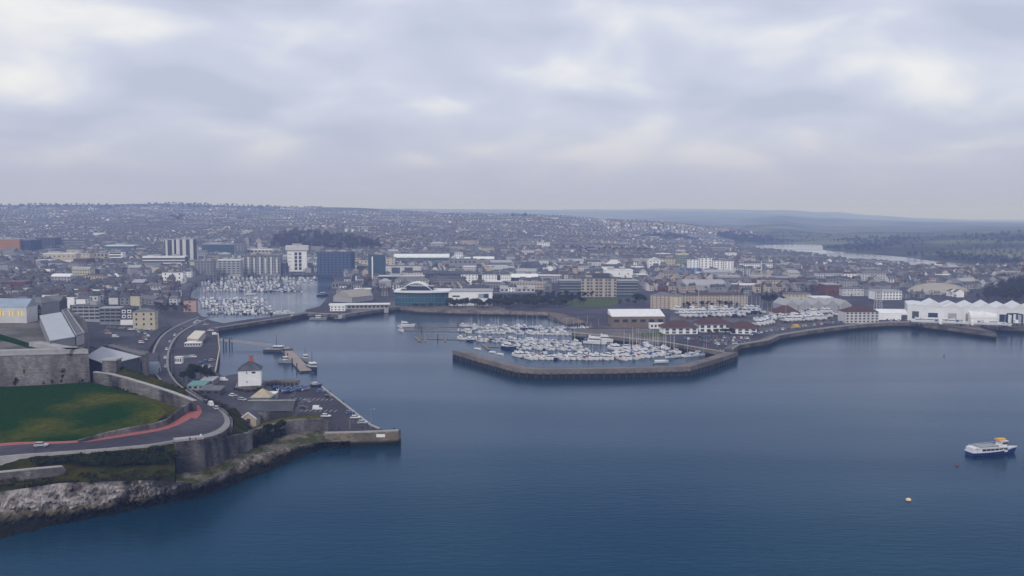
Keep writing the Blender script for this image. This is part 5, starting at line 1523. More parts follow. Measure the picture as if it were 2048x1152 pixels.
def make_cruiser(hm, Ln=10.2, Bm=3.2, fly=True, cover=None, ashore=False):
    t_ = thing('motor_cruiser', 'x', 'motor boat')
    hull_mb(Ln, Bm, 1.35, 0.6).build('hull', [hm, M_deck], t_)
    b_ = MB(); hw = Bm * 0.36
    b_.loft([[(-Ln * 0.3, -hw, 1.3), (Ln * 0.24, -hw * 0.9, 1.3), (Ln * 0.24, hw * 0.9, 1.3), (-Ln * 0.3, hw, 1.3)], [(-Ln * 0.28, -hw * 0.9, 2.75), (Ln * 0.1, -hw * 0.8, 2.75), (Ln * 0.1, hw * 0.8, 2.75), (-Ln * 0.28, hw * 0.9, 2.75)]], 0, True)
    b_.add([(-Ln * 0.28, -hw * 0.9, 2.75), (Ln * 0.1, -hw * 0.8, 2.75), (Ln * 0.1, hw * 0.8, 2.75), (-Ln * 0.28, hw * 0.9, 2.75)], [(0, 1, 2, 3)])
    cb_ = b_.build('cabin', M_hullw, t_)
    b_ = MB()
    b_.loft([[(-Ln * 0.25, -hw * 1.0, 1.95), (Ln * 0.2, -hw * 0.89, 1.95), (Ln * 0.2, hw * 0.89, 1.95), (-Ln * 0.25, hw * 1.0, 1.95)], [(-Ln * 0.25, -hw * 0.95, 2.5), (Ln * 0.14, -hw * 0.86, 2.5), (Ln * 0.14, hw * 0.86, 2.5), (-Ln * 0.25, hw * 0.95, 2.5)]], 0, True)
    b_.build('cabin_window', M_glass, cb_)
    if fly:
        b_ = MB(); b_.box((-Ln * 0.1, 0, 3.05), (Ln * 0.28, hw * 1.6, 0.6)); b_.build('flybridge', M_hullw, t_)
        b_ = MB(); b_.box((-Ln * 0.24, 0, 3.7), (0.4, hw * 1.7, 0.25)); b_.box((-Ln * 0.24, hw * 0.75, 3.3), (0.3, 0.2, 0.9)); b_.box((-Ln * 0.24, -hw * 0.75, 3.3), (0.3, 0.2, 0.9)); b_.build('radar_arch', M_hullw, t_)['kind'] = 'stuff'
    b_ = MB(); b_.box((-Ln * 0.39, 0, 1.75), (Ln * 0.17, Bm * 0.72, 1.0)); b_.build('cockpit_cover', M_cov[cover or 'white'], t_)
    if ashore:
        for x in (-2.6, 0.2, 2.6):
            b_ = MB(); b_.box((x, 0, -1.2), (0.5, 1.8, 1.5)); b_.build('chock', M_wood, t_)
    register(t_)
    return t_
def make_open(hm, cov):
    t_ = thing('small_boat', 'x', 'boat')
    hull_mb(6, 2.2, 0.75, 0.3).build('hull', [hm, M_deck], t_)
    b_ = MB(); b_.prism([(-2.6, -0.85), (1.4, -0.9), (2.6, -0.3), (2.6, 0.3), (1.4, 0.9), (-2.6, 0.85)], 0.75, 1.15); b_.build('cover', M_cov[cov], t_)
    b_ = MB(); b_.box((-3.1, 0, 0.8), (0.35, 0.4, 0.9)); b_.build('outboard', M_steel, t_)
    register(t_)
    return t_
PROTO = {}
def boat(kind, x, y, ang, place, group, s=1.0, z=0.0, label=None, tilt=0):
    if kind not in PROTO:
        a_ = kind.split('_')
        ash = a_[-1] == 'ashore'
        hm = {'white': M_hullw, 'navy': M_hulln, 'red': M_hullr, 'grey': M_hullg}[a_[1]]
        PROTO[kind] = [{'yacht': lambda: make_yacht(hm, a_[2], ashore=ash), 'cruiser': lambda: make_cruiser(hm, cover=a_[2], ashore=ash), 'sport': lambda: make_cruiser(hm, 8.4, 2.7, False, a_[2], ash), 'open': lambda: make_open(hm, a_[2])}[a_[0]](), False]
    pr, used = PROTO[kind]
    t_ = copy_tree(pr) if used else pr
    PROTO[kind][1] = True
    t_.location = (x, y, z); t_.rotation_euler.z = ang
    t_.scale = (s, s, s)
    a_ = kind.split('_')
    d = {'yacht': '%s sailing yacht with %s sail cover', 'cruiser': '%s flybridge cruiser with %s cover', 'sport': '%s low sports cruiser with %s cover', 'open': '%s open boat under %s cover'}[a_[0]] % (a_[1], a_[2])
    tag(t_, label or d + ' ' + place, {'yacht': 'yacht', 'cruiser': 'motor boat', 'sport': 'motor boat', 'open': 'boat'}[a_[0]], group)
    return t_
KW = (['yacht_white_blue'] * 6 + ['yacht_white_white'] * 4 + ['yacht_navy_blue'] * 1 + ['yacht_white_grey'] * 2 + ['yacht_white_red'] + ['cruiser_white_white'] * 5 + ['cruiser_white_blue'] * 3 + ['cruiser_navy_white'] + ['sport_white_blue'] * 3 + ['sport_white_white'] * 3 + ['sport_navy_grey'])
def berth(line, n, place, group, head, kinds=KW, skip=0.12, sc=1.0, off=6.5, name=None, plabel=None, jit=0.5, zw=0):
    """boats on both sides of a pontoon given by two photo points"""
    a_, c_ = P(*line[0], zw), P(*line[1], zw)
    if plabel:
        pontoon('marina_pontoon', plabel, a_.xy, c_.xy, 2.4, None, 0.5, max(2, int((c_ - a_).length / 30)), 'marina pontoons')
    hv = Vector(head).normalized()
    for i in range(n):
        q = a_.lerp(c_, (i + 0.5 + rnd.uniform(-0.15, 0.15)) / n)
        for s in (-1, 1):
            if rnd.random() < skip:
                continue
            bow = rnd.choice((-1, 1, 1))
            p_ = q + Vector((hv.x, hv.y, 0)) * s * (off + rnd.uniform(-jit, jit))
            boat(rnd.choice(kinds), p_.x, p_.y, math.atan2(hv.y * bow, hv.x * bow) + rnd.uniform(-0.06, 0.06), place, group, sc * rnd.uniform(0.85, 1.12), zw)
GM = 'boats in the breakwater marina'
H1 = (0.55, -0.83)
pl = 'in the marina behind the long breakwater'
berth(((800, 652.5), (1196, 659)), 0, pl, GM, H1, plabel='thin marina pontoon nearest the rubble shore')
berth(((930, 654.5), (1190, 659)), 26, 'at the pontoon nearest the rubble shore', GM, H1, skip=0.22, sc=0.82)
berth(((806, 661.5), (1200, 670)), 0, pl, GM, H1, plabel='thin marina pontoon second from the rubble shore')
berth(((924, 664), (1196, 670)), 28, 'at the second pontoon from the rubble shore', GM, H1, skip=0.1, sc=0.85)
berth(((838, 677.5), (1245, 690)), 0, pl, GM, H1, plabel='long marina pontoon with empty berths at its seaward end')
berth(((925, 680.5), (1150, 686.5)), 22, 'at the long pontoon with empty berths', GM, H1, skip=0.1, sc=0.88)
berth(((972, 694), (1180, 700)), 0, pl, GM, H1, plabel='marina pontoon with a T shaped seaward end')
berth(((1020, 695.5), (1176, 700)), 16, 'at the T ended marina pontoon', GM, H1, skip=0.1, sc=0.92)
berth(((1040, 716), (1222, 717)), 17, 'at the pontoon nearest the breakwater wall', GM, H1, skip=0.08, plabel='marina pontoon nearest the breakwater wall', sc=1.0)
berth(((1228, 718), (1345, 703)), 14, 'at the crowded pontoon below the quay lawn', GM, H1, skip=0.05, plabel='crowded marina pontoon below the quay lawn', sc=1.1)
berth(((1236, 702), (1330, 694)), 11, 'at the pontoon under the piled quay edge', GM, H1, skip=0.1, plabel='marina pontoon under the piled quay edge', sc=1.05)
berth(((1350, 716), (1430, 707)), 5, 'at the short corner pontoon by the gangway', GM, (0.8, 0.25), skip=0.3, plabel='short marina pontoon in the corner by the gangway', off=5)
pontoon('t_head', 'cross pontoon at the end of the T shaped marina pontoon', P(965, 690, 0).xy, P(978, 700, 0).xy, 2.4)
pontoon('angled_finger', 'angled pontoon end beside the empty marina berths', P(830, 674, 0).xy, P(841, 684, 0).xy, 2.4)
for x in (850, 890, 930):
    pontoon('finger_pontoon', 'empty finger pontoon on the long marina pontoon', P(x, 670, 0).xy, P(x + 1, 684, 0).xy, 1.2, group='empty finger pontoons')
# larger craft called out in the photo
boat('cruiser_white_blue', *P(1190, 688, 0).xy, R(-25), '', GM, 1.7, label='big white motor yacht on its own at the end of the long pontoon')
boat('cruiser_white_white', *P(1213, 684, 0).xy, R(-20), '', GM, 1.6, label='big white motor yacht with all white covers beside another big one')
boat('cruiser_navy_white', *P(1018, 698, 0).xy, R(-50), '', GM, 1.4, label='navy hulled cruiser with white cabin at the T shaped pontoon')
boat('cruiser_white_grey', *P(812, 654, 0).xy, R(5), '', GM, 1.4, label='large white work cruiser at the outer end of the top pontoon')
boat('sport_white_grey', *P(803, 663, 0).xy, R(-60), '', GM, 1.1, label='small white boat with grey cover at an outer pontoon end')
boat('open_white_white', *P(1322, 726, 0).xy, R(10), '', GM, 1.6, label='white covered launch moored alone by the breakwater wall')
# gangway
a, c = P(1446, 704, QZ), P(1432, 697, 1)
t = thing('gangway', 'sloping gangway down to the marina pontoons by the breakwater root', 'gangway', (a.x, a.y, 0), math.atan2(c.y - a.y, c.x - a.x))
L_ = max(12, math.hypot(c.x - a.x, c.y - a.y))
b = MB(); b.loft([[(0, -0.9, 4.7), (0, 0.9, 4.7)], [(L_, -0.9, 0.8), (L_, 0.9, 0.8)]]); b.build('deck', M_lgrey, t)
for s in (-1, 1):
    b = MB(); b.loft([[(0, s * 0.9, 4.6), (0, s * 0.9, 5.7)], [(L_, s * 0.9, 0.7), (L_, s * 0.9, 1.8)]]); b.build('rail', M_alu, t)
# inner harbour
GS = 'boats in the inner harbour'
pl = 'in the inner harbour below the waterfront flats'
H2 = (0.35, -0.94)
KS = KW + ['yacht_navy_blue', 'yacht_white_red', 'open_grey_blue', 'open_white_blue', 'sport_navy_grey', 'yacht_white_grey']
for (l0, l1), n, sk, lb in ((((405, 581), (606, 583)), 30, 0.1, 'inner harbour pontoon facing open water'), (((400, 568), (600, 570)), 26, 0.15, 'second pontoon from the waterfront flats'), (((440, 558), (635, 559)), 24, 0.2, 'pontoon along the waterfront flats'),
                            (((398, 602), (532, 603)), 20, 0.2, 'pontoon level with the pink house'), (((402, 614), (535, 615)), 20, 0.15, 'pontoon between pink house and pier'), (((415, 626), (552, 627)), 18, 0.12, 'pontoon beside the stone pier'), (((420, 575), (590, 576.5)), 20, 0.3, 'short finger pontoon facing open water'), (((450, 564), (625, 565)), 18, 0.3, 'narrow pontoon off the waterfront flats'), (((400, 608), (520, 609)), 14, 0.25, 'narrow pontoon off the pink house'), (((425, 620.5), (545, 621.5)), 14, 0.25, 'narrow pontoon inside the stone pier')):
    berth((l0, l1), n, 'at the ' + lb, GS, H2, KS, sk, 1.15, 6.5, plabel=lb)
for i, (x, y, lb) in enumerate(((500, 590, 'white fishing cruiser moored alone in the open inner harbour'), (575, 628, 'tall masted white yacht lying alone inside the lock'), (560, 629, 'white yacht lying against the inner face of the pier'))):
    boat('cruiser_white_grey' if i == 0 else 'yacht_white_white', *P(x, y, 0).xy, R(10), '', GS, 1.3, label=lb)
# boats ashore
GY = 'boats ashore in the yard'
ys = ['cruiser_white_white_ashore'] * 3 + ['yacht_white_blue_ashore'] * 3 + ['cruiser_white_blue_ashore', 'sport_white_white_ashore', 'sport_white_blue_ashore', 'yacht_navy_blue_ashore']
for (x0, y0, x1, y1, n, yl) in ((1350, 625, 1520, 622, 18, 'nearest the long buff flats'), (1352, 631, 1525, 628, 19, 'in the middle boatyard row'), (1362, 637, 1490, 634, 13, 'behind the red roofed marina buildings'), (1560, 640, 1660, 636, 13, 'beside the red roofed house'), (1566, 646, 1650, 641, 11, 'near the promenade cars'), (1604, 630, 1660, 628, 7, 'against the grey gabled sheds'), (1512, 655, 1545, 648, 5, 'next to the marina cafe'), (1512, 646, 1546, 641, 5, 'behind the marina cafe'), (1668, 634, 1688, 632, 3, 'beside the columned quay flats')):
    for i in range(n):
        x = x0 + (x1 - x0) * (i + rnd.uniform(0.3, 0.7)) / n; y = y0 + (y1 - y0) * (i + 0.5) / n
        p = P(x, y, QZ)
        boat(rnd.choice(ys), p.x, p.y, R(rnd.choice((-65, -60, 115, -70))), 'propped ashore ' + yl, GY, rnd.uniform(0.95, 1.25), QZ + 1.85)
        take(p.x, p.y, 7)
for i in range(9):
    p = P(1838 + 21 * i, 649 + 0.8 * i, QZ)
    boat(rnd.choice(ys), p.x, p.y, R(rnd.choice((-20, 160, 70))), 'propped ashore in front of the white boat sheds', 'boats ashore by the white sheds', 1.2, QZ + 1.85)
# workboats on the landing pontoon
def workboat(name, label, px, py, ang, Ln, hm, cm, extra=None):
    p_ = P(px, py, 0)
    t_ = thing(name, label, 'workboat', p_, R(ang))
    hull_mb(Ln, Ln * 0.3, 1.9, 0.9).build('hull', [hm, M_hullg], t_)
    b_ = MB(); b_.box((Ln * 0.02, 0, 2.9), (Ln * 0.3, Ln * 0.2, 2.4)); cb_ = b_.build('wheelhouse', cm, t_)
    b_ = MB(); b_.box((Ln * 0.02, 0, 3.3), (Ln * 0.302, Ln * 0.205, 0.8)); b_.build('wheelhouse_window', M_glass, cb_)
    b_ = MB(); b_.box((Ln * 0.02, 0, 4.25), (Ln * 0.34, Ln * 0.23, 0.3)); b_.build('roof', M_hullw, t_)
    b_ = MB(); b_.cyl((-Ln * 0.05, 0, 4.3), (-Ln * 0.05, 0, 4.3 + Ln * 0.4), 0.22, 0.12, 6); b_.build('mast', M_steel, t_)
    b_ = MB(); b_.box((-Ln * 0.34, 0, 2.1), (Ln * 0.2, Ln * 0.18, 0.8)); b_.build('deck_locker', M_hullg, t_)
    return t_
workboat('survey_vessel', 'grey workboat with dark mast moored at the head of the landing pontoon', 556, 704, -8, 20, plain('dark_grey_paint', (0.07, 0.072, 0.08), 0.5, 0.3), M_lgrey)
workboat('pilot_cutter', 'white pilot boat with navy hull beside the landing pontoon', 625, 739, -62, 17, M_hulln, M_hullw)
workboat('harbour_launch', 'small white launch astern of the navy hulled pilot boat', 611, 722, -62, 11, M_hullg, M_hullw)
workboat('fishing_launch', 'small white and grey launch tied between pontoon piles', 571, 726, -15, 9.5, M_hullg, M_hullw)
workboat('lockside_trawler', 'white and grey trawler lying below the lock wall', 636, 640, 4, 15, M_hullg, M_hullw)
workboat('lockside_tender', 'white tender lying at the corner of the lock wall', 680, 641, 3, 11, M_hulln, M_hullw)
workboat('moored_trawler', 'dark trawler moored under the navy block', 645, 592, 30, 14, M_hulln, M_hullg)
# passenger ferry
p = P(1983, 908, 0)
t = thing('passenger_ferry', 'white passenger ferry with dark blue hull and yellow roof raft out on the water', 'ferry', p, R(13))
t.scale = (1, 1, 0.86)
FL = 21.0
hull_mb(FL, 6.0, 1.7, 0.9).build('hull', [plain('ferry_blue', (0.010, 0.028, 0.16), 0.35, 0.4), M_hullw], t)
b = MB()
for s in (-1, 1):
    pts = [((u - 0.5) * FL + (0.06 * FL if u == 1 else 0), s * (3.0 * f + 0.04), 1.7 + 0.9 * u * u) for u, f in ST]
    b = MB(); b.loft([[(x, y, z) for x, y, z in pts], [(x, y, z + 0.6) for x, y, z in pts]]); b.build('bulwark', M_hullw, t)
b = MB(); b.prism([(-8.4, -2.4), (5.2, -2.5), (6.4, -1.6), (6.4, 1.6), (5.2, 2.5), (-8.4, 2.4)], 1.4, 3.6); sa_ = b.build('saloon', M_hullw, t)
for s in (-1, 1):
    for i in range(6):
        o = link('window', box_mesh('ferry_window', (1.7, 0.1, 1.0), M_glass), sa_); o.location = (-5.4 + 1.95 * i, s * 2.47, 2.75)
b = MB(); b.box((-1.6, 0, 3.75), (15, 5.2, 0.25)); b.build('upper_deck', M_hullw, t)
b = MB(); b.box((-2.8, 0, 4.2), (8.6, 4.0, 0.6)); b.build('bench_block', M_hullg, t)
b = MB(); b.prism([(3.2, -1.7), (6.0, -1.3), (6.0, 1.3), (3.2, 1.7)], 3.6, 6.0); wh = b.build('wheelhouse', M_hullw, t)
b = MB(); b.prism([(3.6, -1.74), (6.06, -1.36), (6.06, 1.36), (3.6, 1.74)], 4.7, 5.5); b.build('windscreen', M_glass, wh)
b = MB(); b.box((4.4, 0, 6.2), (3.6, 3.8, 0.3)); b.build('wheelhouse_roof', M_hullw, t)
b = MB(); b.prism([(2.2, -1.2), (5.2, -1.2), (6.2, 0), (5.2, 1.2), (2.2, 1.2)], 6.4, 7.1); b.build('life_raft', plain('orange_yellow', (0.72, 0.36, 0.05), 0.6, 0.3), t)
b = MB(); b.box((-9.4, 0, 2.6), (1.6, 4.4, 2.4)); b.build('stern_house', M_hullw, t)
for s in (-1, 1):
    b = MB(); b.cyl((-9, s * 2.4, 4.4), (3, s * 2.5, 4.9), 0.07, n=5); b.build('rail', M_alu, t)
for i in range(8):
    b = MB(); b.cyl((-9 + 1.7 * i, -2.45, 3.8), (-9 + 1.7 * i, -2.45, 4.45 + 0.07 * i), 0.05, n=4); b.build('stanchion', M_alu, t)
for nm, lb, x, y, m, r0 in (('mooring_buoy', 'cream and orange mooring buoy floating alone', 1817, 1001, plain('buoy_cream', (0.75, 0.55, 0.35), 0.5), 0.95), ('mooring_buoy', 'dark red brown mooring buoy near the ferry', 1914, 931, plain('buoy_dark', (0.12, 0.05, 0.05), 0.5), 0.7), ('channel_marker', 'thin dark channel marker far out in the harbour', 1888, 713, M_steel, 0.5)):
    p = P(x, y, 0)
    t = thing(nm, lb, 'buoy', p)
    b = MB(); n = 10
    b.loft([[(r0 * q * math.cos(6.2832 * i / n), r0 * q * math.sin(6.2832 * i / n), z * r0) for i in range(n)] for q, z in ((0.02, -0.6), (0.8, -0.4), (1, 0.1), (0.85, 0.6), (0.4, 0.9), (0.02, 0.98))], 0, True)
    b.build('float', m, t, smooth=True)
    b = MB(); b.cyl((0, 0, r0 * 0.9), (0, 0, r0 * (1.5 if nm[0] == 'm' else 5)), 0.14, n=6); b.build('post', M_steel, t)
    if nm[0] == 'm':
        b = MB(); b.cyl((0, 0, -0.1), (0, 0, 0.15 * r0), r0 * 1.04, n=12); b.build('band', M_hullr, t)
# ------------------------------------------------------------------ cars, people, lamps
UP = [(140, 640, 9.4), (178, 692, 9.2), (205, 700, 9), (255, 704, 8.4), (296, 704, 7.4), (303, 690, 6.9), (320, 668, 5.9), (340, 654, 5.3), (330, 636, 6), (312, 612, 8), (250, 603, 9.4), (140, 600, 9.6)]
tin('upper_car_park', UP, M_asph, skirt=2)
CAR = {}
CARC = {'white': (0.72, 0.72, 0.74), 'silver': (0.42, 0.43, 0.46), 'black': (0.02, 0.02, 0.024), 'blue': (0.05, 0.10, 0.24), 'red': (0.32, 0.03, 0.03), 'grey': (0.13, 0.135, 0.15), 'yellow': (0.6, 0.38, 0.03)}
def make_car(col, van=False):
    m = plain('car_paint_' + col, CARC[col], 0.3, 0.5)
    t_ = thing('van' if van else 'parked_car', 'x', 'van' if van else 'car')
    h0 = 0.95 if not van else 1.15
    b_ = MB()
    pr_ = [(-2.15, 0.35), (-2.2, 0.75), (-2.0, h0), (1.1, h0), (2.1, 0.78), (2.2, 0.4)]
    b_.loft([[(x, -0.88, z) for x, z in pr_], [(x, 0.88, z) for x, z in pr_]]); b_.add([(x, -0.88, z) for x, z in pr_], [tuple(range(6))]); b_.add([(x, 0.88, z) for x, z in pr_], [tuple(range(6))[::-1]])
    b_.add([(-2.15, -0.88, 0.35), (2.2, -0.88, 0.4), (2.2, 0.88, 0.4), (-2.15, 0.88, 0.35)], [(0, 1, 2, 3)])
    b_.build('body', m, t_)
    top = 1.48 if not van else 2.1
    x0, x1, x2, x3 = (-1.95, -1.5, 0.35, 1.05) if not van else (-2.1, -2.05, 0.7, 1.5)
    b_ = MB(); b_.loft([[(x0, -0.84, h0), (x3, -0.84, h0), (x3, 0.84, h0), (x0, 0.84, h0)], [(x1, -0.68, top - 0.05), (x2, -0.68, top - 0.05), (x2, 0.68, top - 0.05), (x1, 0.68, top - 0.05)]], 0, True)
    b_.build('side_glass', M_glass if not van else m, t_)
    b_ = MB(); b_.box(((x1 + x2) / 2, 0, top), (x2 - x1 + 0.1, 1.42, 0.1)); b_.build('roof', m, t_)
    if van:
        b_ = MB(); b_.loft([[(1.12, -0.82, 1.3), (1.45, -0.82, 1.2), (1.45, 0.82, 1.2), (1.12, 0.82, 1.3)], [(0.72, -0.7, 2.0), (0.82, -0.7, 1.98), (0.82, 0.7, 1.98), (0.72, 0.7, 2.0)]], 0, True); b_.build('windscreen', M_glass, t_)
    for x in (-1.35, 1.35):
        for s in (-1, 1):
            b_ = MB(); b_.cyl((x, s * 0.72, 0.33), (x, s * 0.93, 0.33), 0.34, n=10); w_ = b_.build('wheel', M_steel, t_)
            b_ = MB(); b_.cyl((x, s * 0.931, 0.33), (x, s * 0.95, 0.33), 0.19, n=8); b_.build('rim', M_alu, w_)
    for s in (-1, 1):
        b_ = MB(); b_.box((2.16, s * 0.6, 0.68), (0.1, 0.36, 0.16)); b_.build('headlight', M_hullw, t_)
    register(t_)
    return t_
def car(col, p, ang, place, group, van=False, s=1.0, label=None):
    k = (col, van)
    if k not in CAR:
        CAR[k] = [make_car(col, van), False]
    t_ = copy_tree(CAR[k][0]) if CAR[k][1] else CAR[k][0]
    CAR[k][1] = True
    t_.location = p; t_.rotation_euler = (0, 0, R(ang)); t_.scale = (s, s, s)
    tag(t_, label or '%s %s %s' % (col, 'van' if van else 'car', place), 'van' if van else 'car', group)
    take(p[0], p[1], 3)
    return t_
GQ = 'vehicles on the quay car park'
for x, y, c, a, lb in ((641, 784, 'blue', 5, 'blue car parked near the jetty end of the quay'), (656, 795, 'black', 0, 'black car alone near the quay edge'), (612, 806, 'grey', 10, 'grey car parked behind the black car on the quay'), (606, 818, 'black', 15, 'black car beside the white van on the quay'),
                       (652, 834, 'white', -8, 'white car beside the blockhouse wall'), (700, 827, 'blue', 4, 'blue car parked by the slanting quay edge'), (711, 837, 'white', 0, 'white car between the blue and silver cars at the quay edge'), (725, 847, 'silver', -3, 'silver car nearest the pier head'),
                       (466, 793, 'white', -30, 'white car parked beside the bare bushes'), (474, 797, 'grey', -30, 'grey car between two pale cars by the cream kiosk'), (485, 801, 'silver', -30, 'silver car next to the cream kiosk'), (592, 803, 'black', 80, 'black car at the end of the long stone building'), (484, 836, 'red', 70, 'red car beside the gabled porch')):
    car(c, P(x, y, QZ), a, '', GQ, label=lb)
car('white', P(635, 820, QZ), -4, '', GQ, True, label='white van parked in the middle of the quay car park')
car('white', P(448, 762, QZ), 10, '', GQ, True, label='white van beside the slip next to the white house')
def on_road(i, t0):
    r = path_rows(t0, t0 + 0.01, 0.02)[i]
    r2 = path_rows(t0, t0 + 0.01, 0.02)[i + 1]
    d = r2[0] - r[0]
    return r[0], math.degrees(math.atan2(d.y, d.x))
for i, t0, c, v, lb in ((7, 0.62, 'silver', False, 'silver car driving along the road below the lawn'), (43, 0.18, 'white', True, 'white van parked on the outside of the bend'), (45, 0.17, 'black', False, 'black car parked behind the white van at the bend'), (41, 0.18, 'silver', False, 'silver car parked first at the bend')):
    p, a = on_road(i, t0)
    car(c, p, a, '', 'vehicles on the headland road', v, label=lb)
for i, c in ((60, 'silver'), (62, 'white'), (64, 'white'), (66, 'silver'), (68, 'white'), (70, 'grey'), (71, 'blue'), (73, 'white')):
    p, a = on_road(i, 0.2)
    car(c, p, a, 'parked along the road beside the coach park', 'cars along the coach park road')
GP = 'cars on the upper car park'
def up_z(x):
    return interp([(178, 9.4), (255, 8.7), (300, 7.4), (330, 6.0)], x)
for x, y, c, a, v in ((214, 662, 'red', 5, 0), (216, 668, 'silver', 5, 0), (231, 675, 'white', 5, 1), (231, 657, 'black', 0, 0), (252, 657, 'black', 0, 0), (272, 660, 'silver', -60, 0), (277, 665, 'silver', -60, 0), (284, 662, 'blue', -60, 0), (298, 659, 'white', -60, 0), (303, 663, 'grey', -60, 0), (290, 668, 'silver', -60, 0),
                      (296, 673, 'white', -60, 0), (289, 674, 'grey', -60, 0), (286, 679, 'red', -60, 0), (292, 680, 'silver', -60, 0), (280, 686, 'white', -60, 0), (285, 686, 'silver', -60, 0), (262, 660, 'white', 0, 0), (275, 671, 'black', -60, 0), (243, 658, 'grey', 0, 0), (218, 656, 'blue', 5, 0)):
    car(c, P(x, y, up_z(x) + 0.05), a, 'on the car park below the cream house', GP, bool(v))
GC = 'vehicles on the coach park'
for x, y, c, a, v in ((408, 735, 'white', 80, 0), (419, 735, 'white', 80, 0), (430, 670, 'white', 20, 1), (406, 646, 'blue', 30, 0), (421, 662, 'white', 10, 0), (412, 650, 'silver', 30, 0), (386, 715, 'white', 0, 0), (402, 728, 'blue', 60, 0), (412, 724, 'blue', 60, 0), (424, 722, 'silver', 60, 0), (396, 643, 'white', 35, 0)):
    car(c, P(x, y, QZ), a, 'on the coach park beside the quay wall', GC, bool(v))
GMq = 'cars by the marina buildings'
cols = ['silver', 'white', 'black', 'blue', 'grey', 'silver', 'white', 'red', 'blue']
for x0, y0, x1, y1, n in ((1360, 676, 1440, 690, 13), (1395, 674, 1500, 678, 15), (1420, 683, 1490, 682, 10), (1440, 690, 1476, 688, 5), (1500, 671, 1545, 662, 9)):
    for i in range(n):
        if rnd.random() < 0.18:
            continue
        f = (i + rnd.uniform(0.3, 0.7)) / n
        car(rnd.choice(cols), P(x0 + (x1 - x0) * f, y0 + (y1 - y0) * f, QZ), rnd.choice((78, 82, -98)), 'parked in front of the red roofed marina buildings', GMq)
for x0, y0, x1, y1, n in ((1552, 662, 1615, 652, 11), (1620, 652, 1686, 645, 12), (1660, 641, 1690, 640, 5), (1770, 641, 1815, 642, 6)):
    for i in range(n):
        if rnd.random() < 0.15:
            continue
        f = (i + rnd.uniform(0.3, 0.7)) / n
        car(rnd.choice(cols), P(x0 + (x1 - x0) * f, y0 + (y1 - y0) * f, QZ), rnd.choice((70, 60, -110)), 'parked along the curved promenade quay', 'cars along the promenade')
car('yellow', P(1593, 656, QZ), 20, '', 'cars along the promenade', True, 1.4, label='yellow van among the cars on the promenade')
# covered boats on the quay
for i, (x, y, c) in enumerate(((553, 778, 'blue'), (561, 780, 'blue'), (569, 782, 'blue'), (577, 779, 'blue'), (584, 783, 'blue'), (590, 778, 'blue'), (597, 782, 'blue'), (604, 777, 'blue'), (611, 780, 'blue'), (574, 786, 'blue'))):
    p = P(x, y, QZ)
    boat('open_white_blue' if i % 3 else 'open_navy_blue', p.x, p.y, R(60 + 14 * (i % 4)), 'stored on the quay behind the jetty', 'covered boats on the quay', 0.95, QZ + 0.45)
boat('sport_navy_grey', *P(632, 774, QZ).xy, R(-20), '', 'covered boats on the quay', 0.8, QZ + 0.4, label='navy hulled boat stored alone at the quay corner')
for i, (x, y) in enumerate(((955, 702), (985, 709), (1000, 713))):
    p = P(x, y, 4.6)
    boat('open_white_white', p.x, p.y + 4, R(-35), 'stored on the breakwater deck', 'dinghies on the breakwater', 0.9, 5.05)
# lamp posts
def lamp(x, y, z, label, group, h=8):
    p = P(x, y, z)
    t_ = thing('lamp_post', label, 'lamp post', p, 0, group)
    b_ = MB(); b_.cyl((0, 0, 0), (0, 0, h), 0.14, 0.08, 6); b_.build('post', M_grey, t_)
    b_ = MB(); b_.cyl((0, 0, h), (1.2, 0, h + 0.2), 0.06, n=5); b_.build('arm', M_grey, t_)
    b_ = MB(); b_.box((1.5, 0, h + 0.18), (0.8, 0.3, 0.15)); b_.build('lantern', M_lgrey, t_)
for x, y in ((700, 858), (742, 856), (580, 826), (590, 790), (620, 776)):
    lamp(x, y, QZ, 'grey lamp post standing on the quay car park', 'lamps on the quay')
for x, y in ((344, 757), (343, 724), (352, 690), (392, 655)):
    p = P(x, y, 8 if y > 700 else 6)
    lamp(x, y, interp([(655, 5), (690, 6.3), (724, 7.8), (757, 9.6)], y), 'grey lamp post beside the road down to the coach park', 'lamps by the coach park road')
for x, y in ((1500, 687), (1545, 679), (1590, 666), (1640, 659), (1690, 653), (1740, 648)):
    lamp(x, y - 3, QZ, 'grey lamp post on the curved promenade quay', 'lamps on the promenade')
